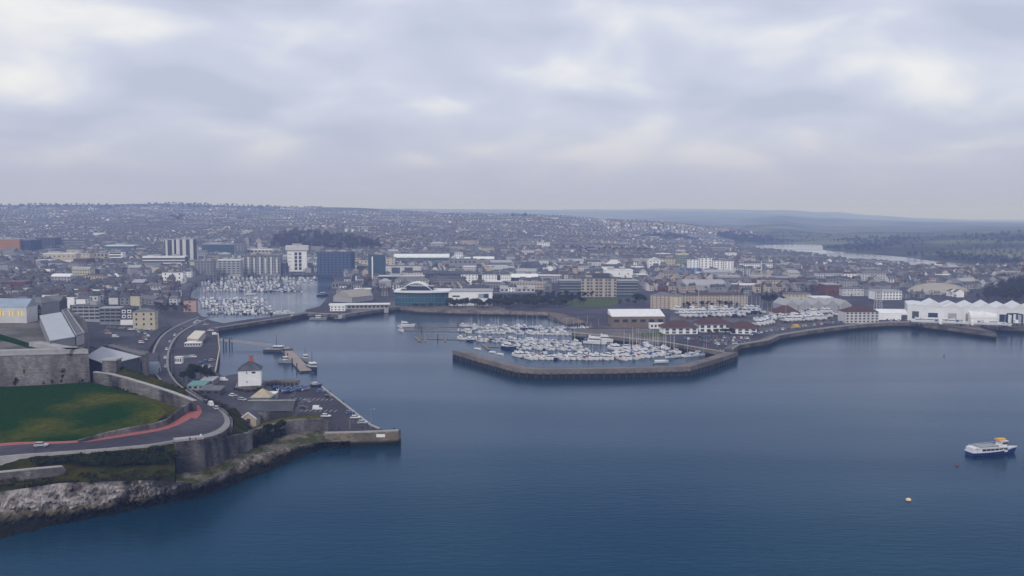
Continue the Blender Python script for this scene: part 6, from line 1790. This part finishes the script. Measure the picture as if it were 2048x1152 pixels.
# people: one continuous body, walking or standing
def person(px, py, z, ang, label, coat, legs, pose):
    p = P(px, py, z)
    me = bpy.data.meshes.new('body')
    st = 0.22 if pose == 'walk' else 0.1
    V = [(0, 0, 0.95), (0, 0, 1.2), (0, 0, 1.42), (0, 0, 1.52), (0.02, 0, 1.66), (0.02, 0, 1.76),
         (0, 0.19, 1.4), (-0.05, 0.25, 1.12), (0.06, 0.26, 0.88), (0, -0.19, 1.4), (0.06, -0.25, 1.12), (0.14, -0.26, 0.9),
         (0, 0.1, 0.9), (st * 0.6, 0.1, 0.5), (st * 0.5, 0.1, 0.08), (st * 0.5 + 0.16, 0.1, 0.04), (0, -0.1, 0.9), (-st * 0.3, -0.1, 0.5), (-st * 0.9, -0.1, 0.1), (-st * 0.9 + 0.16, -0.1, 0.05)]
    E = [(0, 1), (1, 2), (2, 3), (3, 4), (4, 5), (2, 6), (6, 7), (7, 8), (2, 9), (9, 10), (10, 11), (0, 12), (12, 13), (13, 14), (14, 15), (0, 16), (16, 17), (17, 18), (18, 19)]
    RD = [0.16, 0.15, 0.15, 0.06, 0.1, 0.08, 0.07, 0.055, 0.04, 0.07, 0.055, 0.04, 0.09, 0.065, 0.045, 0.04, 0.09, 0.065, 0.045, 0.04]
    me.from_pydata(V, E, [])
    me.materials.append(coat)
    t_ = thing('person', label, 'person', p, R(ang))
    o = link('body', me, t_)
    sk = o.modifiers.new('skin', 'SKIN')
    for i, sv in enumerate(me.skin_vertices[0].data):
        sv.radius = (RD[i], RD[i]); sv.use_root = i == 0
    o.modifiers.new('sub', 'SUBSURF').levels = 1
    b_ = MB(); b_.loft([[(0.02 + 0.115 * q * math.cos(0.7854 * i), 0.1 * q * math.sin(0.7854 * i), z_) for i in range(8)] for q, z_ in ((1, 1.70), (0.95, 1.78), (0.6, 1.84), (0.05, 1.86))], 0, True); b_.build('hair', M_bark, t_)
    b_ = MB(); b_.cyl((0, 0, 0.92), (0, 0, 1.0), 0.2, n=8); b_.build('belt', legs, t_)
M_coatd = plain('dark_coat', (0.03, 0.03, 0.04), 0.9, 0.2); M_coatr = plain('red_coat', (0.3, 0.05, 0.05), 0.9, 0.2); M_jean = plain('jeans', (0.05, 0.07, 0.13), 0.9, 0.2)
person(70, 905, 16.4, 10, 'person in dark clothes walking along the road below the lawn', M_coatd, M_jean, 'walk')
person(380, 884, 17, 100, 'person in dark coat standing on the bastion pavement', M_coatd, M_jean, 'stand')
person(392, 884, 16.6, 60, 'person in red coat standing on the bastion pavement', M_coatr, M_jean, 'stand')
person(735, 857, QZ, 200, 'person in dark clothes walking by the pier wall', M_coatd, M_jean, 'walk')
# white marker post on the bastion
p = P(402, 884, 15.6)
t = thing('marker_post', 'short white marker post at the edge of the bastion', 'post', p)
b = MB(); b.cyl((0, 0, 0), (0, 0, 2.6), 0.28, 0.22, 8); b.build('post', M_white, t)
b = MB(); b.cyl((0, 0, 2.6), (0, 0, 2.8), 0.34, 0.3, 8); b.build('cap', M_white, t)
# ------------------------------------------------------------------ the town: houses, trees, woods
UPXY[:] = [(P(*p).x, P(*p).y) for p in UP]
GRID = {}
for x, y, r in FOOT:
    k0, k1 = int((x - r - 8) // 40), int((x + r + 8) // 40)
    j0, j1 = int((y - r - 8) // 40), int((y + r + 8) // 40)
    for i in range(k0, k1 + 1):
        for j in range(j0, j1 + 1):
            GRID.setdefault((i, j), []).append((x, y, r))
def free(x, y, r):
    for a, c, q in GRID.get((int(x // 40), int(y // 40)), ()):
        if (a - x) ** 2 + (c - y) ** 2 < (q + r) ** 2:
            return False
    return True
def occupy(x, y, r):
    for i in range(int((x - r) // 40), int((x + r) // 40) + 1):
        for j in range(int((y - r) // 40), int((y + r) // 40) + 1):
            GRID.setdefault((i, j), []).append((x, y, r))
WOODS = [('park_wood', [(536, 500), (548, 480), (575, 465), (620, 462), (660, 470), (720, 478), (768, 492), (770, 500), (690, 503), (610, 500)], 'b', 16, 260),
         ('cliff_wood', [(1955, 602), (1972, 582), (2010, 570), (2060, 566), (2200, 566), (2200, 606), (2060, 606)], 'd', 14, 260),
         ('river_wood', [(1650, 499), (1700, 488), (1770, 484), (1800, 490), (1760, 502), (1700, 503)], 'd', 13, 90),
         ('far_bank_wood', [(1800, 511), (1850, 507), (1950, 512), (2060, 522), (2060, 530), (1990, 530), (1900, 521)], 'd', 12, 90),
         ('ridge_wood', [(1660, 484), (1720, 476), (1800, 476), (1850, 480), (1800, 484), (1720, 486)], 'd', 15, 70),
         ('east_ridge_wood', [(1900, 478), (1960, 468), (2080, 464), (2080, 486), (1980, 488)], 'd', 15, 70),
         ('west_bank_wood', [(1420, 470), (1460, 464), (1540, 476), (1600, 487), (1540, 488), (1450, 480)], 'd', 17, 130),
         ('terrace_wood', [(1278, 474), (1310, 466), (1360, 470), (1400, 480), (1340, 482)], 'd', 15, 90),
         ('line_wood', [(1108, 503), (1120, 497), (1220, 498), (1320, 500), (1335, 505), (1200, 505)], 'b', 10, 120),
         ('skyline_wood', [(-40, 410), (80, 405), (160, 408), (240, 409), (330, 405), (480, 408), (560, 412), (640, 415), (560, 417), (300, 414), (0, 416)], 'd', 12, 300),
         ('knoll_wood', [(1018, 431), (1040, 427), (1075, 430), (1060, 434), (1020, 434)], 'd', 14, 30),
         ('slope_wood', [(340, 436), (362, 430), (372, 436), (360, 442)], 'd', 16, 20)]
W_XY = []
M_wdark = mat('far_wood_leaves', (0.028, 0.031, 0.024), 0.95, 0.4, 0.05, 0.01, (0.042, 0.038, 0.032), spec=0.0)
M_wbare = mat('far_bare_wood', (0.040, 0.034, 0.030), 0.95, 0.4, 0.05, 0.01, (0.055, 0.046, 0.038), spec=0.0)
for nm, poly, kd, hgt, n in WOODS:
    b = MB(); r_ = random.Random(nm)
    xs_ = [p[0] for p in poly]; ys_ = [p[1] for p in poly]
    k = tries = 0
    pxy = []
    for px, py in poly:
        q = hit(px, py)
        if q:
            pxy.append((q.x, q.y))
    W_XY.append(pxy)
    while k < n and tries < n * 12:
        tries += 1
        x, y = r_.uniform(min(xs_), max(xs_)), r_.uniform(min(ys_), max(ys_))
        if not inside(poly, x, y):
            continue
        q = hit(x, y + 2)
        if q is None or q.z < 0.6:
            continue
        k += 1
        s = r_.uniform(0.65, 1.15) * hgt
        sz = max(0.8, q.y / 1900)
        b.cyl((q.x, q.y, q.z - 1), (q.x, q.y, q.z + s * 0.6), s * 0.03, s * 0.015, 4, 1, False)
        leaf_cloud(b, (q.x, q.y, q.z + s * 0.62), (s * 0.45, s * 0.45, s * 0.4), 64, sz, r_, 0.4)
    b.build(nm, [M_wdark if kd == 'd' else M_wbare, M_bark], kind='stuff')
LMK = [(x, y, ph) for px, py, ph in ((380, 612, 'the pink house'), (216, 588, 'the teal roofed hall'), (20, 508, 'the ochre building'), (92, 500, 'the dark offices'), (125, 527, 'the cream hall'), (231, 524, 'the white framed block'), (328, 536, 'the banded offices'), (346, 564, 'the white quay building'), (437, 518, 'the teal glass block'),
       (30, 606, 'the fortress barracks'), (172, 606, 'the grey stepped flats'), (290, 612, 'the cream house'), (594, 541, 'the white tower'), (668, 548, 'the navy block'), (752, 556, 'the teal tower'), (808, 548, 'the panelled block'), (843, 526, 'the white curved roof hall'), (925, 526, 'the lens roofed halls'), (970, 566, 'the white waterside flats'), (843, 606, 'the aquarium'), (1030, 584, 'the low white gables'),
       (1071, 546, 'the dark church roof'), (1198, 590, 'the apartment complex'), (1240, 550, 'the white box store'), (1340, 536, 'the cream topped flats'), (1420, 545, 'the tall white flats'), (1410, 580, 'the grey barrel hall'), (1545, 580, 'the brick warehouse'), (1523, 550, 'the pale chimney mast'), (1430, 612, 'the long buff flats'), (1600, 600, 'the cream store'), (1705, 590, 'the white works'), (1660, 588, 'the brick corner block'), (1900, 588, 'the shallow dome'), (1756, 620, 'the lattice tower'),
       (60, 460, 'the western hilltop'), (350, 445, 'the slope wood'), (650, 490, 'the park wood'), (900, 490, 'the middle hillside'), (1220, 500, 'the line of bare trees'), (1340, 478, 'the terrace wood'), (1560, 505, 'the river bend'), (1800, 545, 'the river bank'), (2000, 560, 'the wooded cliff'))
       for x, y in [(lambda q: (q.x, q.y))(hit(px, py))]]
def near_lm(x, y):
    return min(LMK, key=lambda l: ((l[0] - x) ** 2 + (l[1] - y) ** 2))[2]
# houses
M_walls = [M_offw, M_white, M_lgrey, M_grey, M_cream, M_buff, M_pink, M_brick]
WN = ['off white', 'white', 'pale grey', 'grey', 'cream', 'buff', 'pink', 'red brick']
WW = [13, 5, 18, 40, 5, 11, 2, 5]
M_roofs = [M_slate, M_slate2, M_felt, M_tile]
RN = ['slate', 'brown tiled', 'grey', 'red tiled']
RW = [70, 18, 11, 1]
hr = random.Random(11)
def wall_mb(b_, w, d, h, mi):
    b_.box((0, 0, h / 2 - 1.5), (w, d, h + 3), mi)
houses = []
def try_row(px, py, n, ang, tall=1.0, wcol=None):
    q = hit(px, py)
    if q is None or q.z < 3.5 or q.y < 860 or q.y > 5000:
        return
    w = hr.uniform(6.0, 9.0); d = hr.uniform(8, 10); h = hr.uniform(5.2, 7.4) * tall
    rc = hr.choices(range(4), RW)[0]
    base_wc = hr.choices(range(8), WW)[0] if wcol is None else wcol
    ca, sa = math.cos(ang), math.sin(ang)
    for i in range(n):
        u = (i - n / 2) * w
        x, y = q.x + u * ca, q.y + u * sa
        if not free(x, y, 4.5) or any(inside(wp, x, y) for wp in W_XY):
            continue
        if y < 1750 and (not inside(LAND, x, y) or edge_dist(coast, x, y) < 14):
            continue
        z = ground(x, y)
        if z < 3 or (x > 700 and 1600 < y < 3200 and edge_dist(RIVER, x, y) < 130):
            continue
        wc = base_wc if hr.random() < 0.8 else hr.choices(range(8), WW)[0]
        houses.append((x, y, z, ang, w, d, h * hr.uniform(0.95, 1.06), hr.uniform(2.2, 3.4), wc, rc))
        occupy(x, y, 4.2)
def field(px, py):
    return 0.75 * mnoise.noise(Vector((px / 260, py / 60, 0.2)))
# larger blocks scattered through the town
BLK = []
def try_block(px, py, w, d, h, wc, rk):
    q = hit(px, py)
    if q is None or q.z < 3.5 or q.y < 900 or not free(q.x, q.y, max(w, d) * 0.55) or any(inside(wp_, q.x, q.y) for wp_ in W_XY):
        return
    if q.y < 1750 and (not inside(LAND, q.x, q.y) or edge_dist(coast, q.x, q.y) < 25):
        return
    if q.x > 700 and 1600 < q.y < 3200 and edge_dist(RIVER, q.x, q.y) < 110 or (px > 1480 and py < 530) or q.y > 3000:
        return
    BLK.append((q, w, d, h, wc, rk, px, py))
    occupy(q.x, q.y, max(w, d) * 0.55)
for _ in range(330):
    px, py = hr.uniform(-20, 2050), hr.triangular(455, 606, 535)
    flat = py > 525 and px > 560
    try_block(px, py, hr.uniform(14, 44 if flat else 30), hr.uniform(11, 22), hr.uniform(6, 10 if flat else 15), hr.choice((0, 0, 1, 2, 2, 3, 3, 4, 5, 7)), hr.choice(('flat', 'flat', 'gable', 'hip', 'barrel')))
for q, w, d, h, wc, rk, px, py in BLK:
    nm = {'flat': 'flat', 'gable': 'pitched', 'hip': 'hipped', 'barrel': 'curved'}[rk]
    pm = hr.choice((M_wroof, M_lgrey, M_felt, M_felt, M_slate)) if rk in ('flat', 'barrel') else hr.choice((M_slate, M_slate, M_felt, M_lgrey))
    rn = {'white_roof': 'white', 'light_grey_render': 'pale grey', 'roof_felt': 'grey', 'slate_roof': 'dark slate'}[pm.name]
    pl_ = 'near ' + near_lm(q.x, q.y)
    t = thing('town_block', '%s block with %s %s roof %s' % (WN[wc], nm, rn, pl_), 'building', q, field(px, py) * 0.6, 'larger town blocks')
    b = MB(); b.box((0, 0, h / 2 - 2), (w, d, h + 4)); b.build('wall', M_walls[wc], t)
    roof_mb(w, d, h + 0.003, rk, {'flat': 0.8, 'gable': 3.5, 'hip': 3.5, 'barrel': 3}[rk], 0.3).build('roof', pm, t)
    rw = max(1, round(h / 3.4))
    if hr.random() < 0.75:
        windows(t, (0, -d / 2, 0), w, h, 0, rw, max(2, round(w / 3.6)), 1.7, 1.5, M_glass, q.y)
# old quarter behind the fortress and the flat town round the harbour
NZ = 0
for _ in range(1250):
    px, py = hr.uniform(-260, 400), 520 + 90 * hr.random()
    try_row(px, py, hr.randint(1, 4), field(px, py) + hr.choice((0, 0, 1.4)), hr.uniform(0.9, 1.5))
for _ in range(900):
    px, py = hr.uniform(560, 2200), hr.triangular(512, 600, 530)
    try_row(px, py, hr.randint(1, 5), field(px, py) + hr.choice((0, 0, 1.4)), hr.uniform(0.8, 1.3))
near = len(houses)
# terraces climbing the hills
for _ in range(4800):
    px = hr.uniform(-260, 1620)
    py = 424 + 100 * hr.random() ** 1.15
    lim = interp([(-60, 411), (500, 413), (650, 418), (800, 424), (1040, 431), (1300, 443), (1450, 458), (1560, 488), (1700, 516), (2100, 545)], px)
    if py < lim:
        continue
    try_row(px, py, hr.randint(5, 14), field(px, py) + hr.choice((0, 0, 0, 0, 1.5)), 1.0)
for _ in range(420):
    px = hr.uniform(1560, 2060)
    py = interp([(1560, 497), (1700, 516), (1800, 531), (2060, 543)], px) + hr.uniform(2, 34)
    try_row(px, py, hr.randint(1, 5), field(px, py), hr.uniform(0.7, 1.2))
for _ in range(260):                                  # the ridge tops on the left
    px = hr.uniform(-40, 640); py = hr.uniform(411, 430)
    try_row(px, py, hr.randint(2, 6), field(px, py) * 0.4, 1.0)
def vis(hs):
    x, y, z, *r_ = hs
    return hs[4] * hs[6] / (y * y)
def on_screen(hs):
    u, v = unp((hs[0], hs[1], hs[2] + 3))
    return -10 < u < 2058
cand = sorted([i for i, hs in enumerate(houses) if on_screen(hs)], key=lambda i: -vis(houses[i]))[:300]
sel = set(cand)
WM, RM = {}, {}
for i in cand:
    x, y, z, ang, w, d, h, rh, wc, rc = houses[i]
    w, d, h, rh = round(w), 9.0, round(h), 3.0
    u, v = unp((x, y, z))
    place = 'near ' + near_lm(x, y); gp = 'town houses'
    t = thing('town_house', '%s house with %s roof %s' % (WN[wc], RN[rc], place), 'house', (x, y, z), ang, gp)
    k = (w, h, wc)
    if k not in WM:
        b = MB(); wall_mb(b, w, d, h, 0); WM[k] = b.mesh('wall', M_walls[wc])
        b = MB()
        for s in (-1, 1):
            for r in (0.3, 0.74):
                for c in (-0.25, 0.25):
                    b.box((c * w, s * d / 2, r * h), (w * 0.2, 0.12, h * 0.2), 0)
        RM[('win', w, h)] = b.mesh('window_grid', M_glass)
    k2 = (w, h, rc)
    if k2 not in RM:
        RM[k2] = roof_mb(w, d, h + 0.003, 'gable', rh, 0.3).mesh('roof', M_roofs[rc])
        b = MB(); b.box((w * 0.42, 0, h + rh + 0.3), (0.9, 1.2, 1.6)); RM[('ch', w, h)] = b.mesh('chimney', M_brick)
    link('wall', WM[k], t)
    ro = link('roof', RM[k2], t)
    link('chimney', RM[('ch', w, h)], ro)
    link('window_grid', RM[('win', w, h)], t, kind='stuff')
b = MB()
for i, (x, y, z, ang, w, d, h, rh, wc, rc) in enumerate(houses):
    if i in sel:
        continue
    ca, sa = math.cos(ang), math.sin(ang)
    def tr(px, py, pz):
        return (x + px * ca - py * sa, y + px * sa + py * ca, z + pz)
    hw, hd = w / 2, d / 2
    v8 = [tr(-hw, -hd, -3), tr(hw, -hd, -3), tr(hw, hd, -3), tr(-hw, hd, -3), tr(-hw, -hd, h), tr(hw, -hd, h), tr(hw, hd, h), tr(-hw, hd, h), tr(-hw, 0, h + rh), tr(hw, 0, h + rh)]
    b.add(v8, [(0, 1, 5, 4), (2, 3, 7, 6), (1, 2, 6, 9, 5), (3, 0, 4, 8, 7)], wc)
    o = 0.35
    b.add([tr(-hw, -hd - o, h - 0.1), tr(hw, -hd - o, h - 0.1), tr(hw, 0, h + rh + 0.1), tr(-hw, 0, h + rh + 0.1), tr(-hw, hd + o, h - 0.1), tr(hw, hd + o, h - 0.1)], [(0, 1, 2, 3), (5, 4, 3, 2)], 8 + rc)
    if y < 2600:
        for c in (-0.25, 0.25):
            for r in (0.3, 0.72):
                b.add([tr(c * w - 0.7, -hd - 0.05, h * r - 0.7), tr(c * w + 0.7, -hd - 0.05, h * r - 0.7), tr(c * w + 0.7, -hd - 0.05, h * r + 0.7), tr(c * w - 0.7, -hd - 0.05, h * r + 0.7)], [(0, 1, 2, 3)], 12)
b.build('hillside_houses', M_walls + M_roofs + [M_glass], kind='stuff')
# trees among the houses: small ones as one mass, near ones each on its own
b = MB(); r_ = random.Random(5)
k = 0
for _ in range(9000):
    px = r_.uniform(-40, 2060); py = r_.uniform(414, 600)
    if mnoise.noise(Vector((px / 90, py / 22, 4.4))) < 0.02 and r_.random() < 0.75:
        continue
    lim = interp([(-60, 411), (500, 413), (650, 418), (800, 424), (1040, 431), (1300, 443), (1450, 458), (1560, 466), (2100, 470)], px)
    if py < lim:
        continue
    q = hit(px, py)
    if q is None or q.z < 3.2 or q.y > 7000 or q.y < 900:
        continue
    if q.y < 1750 and (not inside(LAND, q.x, q.y) or edge_dist(coast, q.x, q.y) < 10 or r_.random() < 0.45):
        continue
    if not free(q.x, q.y, 1.0):
        continue
    if q.x > 700 and 1600 < q.y < 3200 and edge_dist(RIVER, q.x, q.y) < 60:
        continue
    s = r_.uniform(5, 10)
    leaf_cloud(b, (q.x, q.y, q.z + s * 0.55), (s * 0.42, s * 0.42, s * 0.5), 26, max(0.7, q.y / 2100), r_, 0.35, r_.choice((0, 0, 1)))
    k += 1
b.build('town_trees', [M_wdark, M_wbare], kind='stuff')
tr_ = random.Random(9)
for (pts, kind, lb, gp, s) in (
    ([(900 + i * 8, 614 + 3 * math.sin(i)) for i in range(30)], 'olive', 'scrubby bush along the shore below the aquarium', 'shore scrub', 1.5),
    ([(985 + i * 8, 607 + 3 * math.sin(i * 2)) for i in range(24)], 'dark', 'dark tree on the bank above the shore scrub', 'shore trees', 1.0),
    ([(1080 + i * 13, 596 + 2 * math.sin(i * 3)) for i in range(9)], 'dark', 'dark tree on the edge of the park lawn', 'park edge trees', 0.85),
    ([(1272, 606), (1280, 609), (1287, 607)], 'dark', 'dark evergreen in the group beside the tall buff flats', 'evergreens by the buff flats', 1.2),
    ([(1366 + i * 12, 614 + (i % 2)) for i in range(10)], 'dark', 'tree in front of the long buff range', 'trees before the buff range', 0.7),
    ([(1530 + i * 8, 608 + (i % 2) * 2) for i in range(5)], 'dark', 'dark tree beside the grey gabled sheds', 'trees by the grey sheds', 1.1),
    ([(1420 + i * 14, 668) for i in range(4)], 'olive', 'ornamental bush before the red roofed marina building', 'marina bushes', 0.7),
    ([(20 + i * 13, 596 + (i % 3)) for i in range(12)], 'olive', 'hedge bush behind the fortress barracks', 'fortress hedge', 1.0),
    ([(190 + i * 12, 598 + (i % 2) * 3) for i in range(8)], 'bare', 'bare tree between the flats and the teal roofed hall', 'bare trees behind the flats', 1.0),
    ([(314 + i * 8, 622 + (i % 3) * 3) for i in range(8)], 'bare', 'bare tree on the slope right of the cream house', 'bare trees by the cream house', 0.9),
    ([(1240 + i * 15, 612) for i in range(3)], 'bare', 'bare tree behind the white roofed slip hall', 'bare trees by the slip', 0.9),
    ([(830 + i * 16, 615) for i in range(5)], 'olive', 'low bush in front of the aquarium glass', 'aquarium bushes', 0.7)):
    for px, py in pts:
        q = hit(px + tr_.uniform(-2, 2), py) if not (180 < px < 330 and py < 640) else P(px, py, 9)
        if q is not None:
            if gp == 'shore scrub':
                lb = 'scrubby bush along the shore below ' + ('the white aquarium hall' if px < 985 else ('the dark low range' if px < 1075 else 'the park lawn'))
            elif gp == 'shore trees':
                lb = 'dark tree above the shore scrub in front of ' + ('the dark low range' if px < 1072 else 'the apartment complex')
            tree(kind, q.x, q.y, lb, gp, s, q.z)
# ------------------------------------------------------------------ the air
b = MB()
HT = max(max(r) for r in HM) + 14
b.box((0, 7500, HT / 2 - 10), (27000, 17600, HT + 20))
M_haze = bpy.data.materials.new('haze_air')
M_haze.use_nodes = True
t = M_haze.node_tree
t.nodes.clear()
pv = nd(t, 'ShaderNodeVolumePrincipled')
pv.inputs['Color'].default_value = (0.42, 0.55, 1.0, 1)
pv.inputs['Absorption Color'].default_value = (1, 1, 1, 1)
pv.inputs['Density'].default_value = 2.0e-4
mo = nd(t, 'ShaderNodeOutputMaterial')
t.links.new(pv.outputs[0], mo.inputs['Volume'])
b.build('haze', M_haze, kind='stuff')
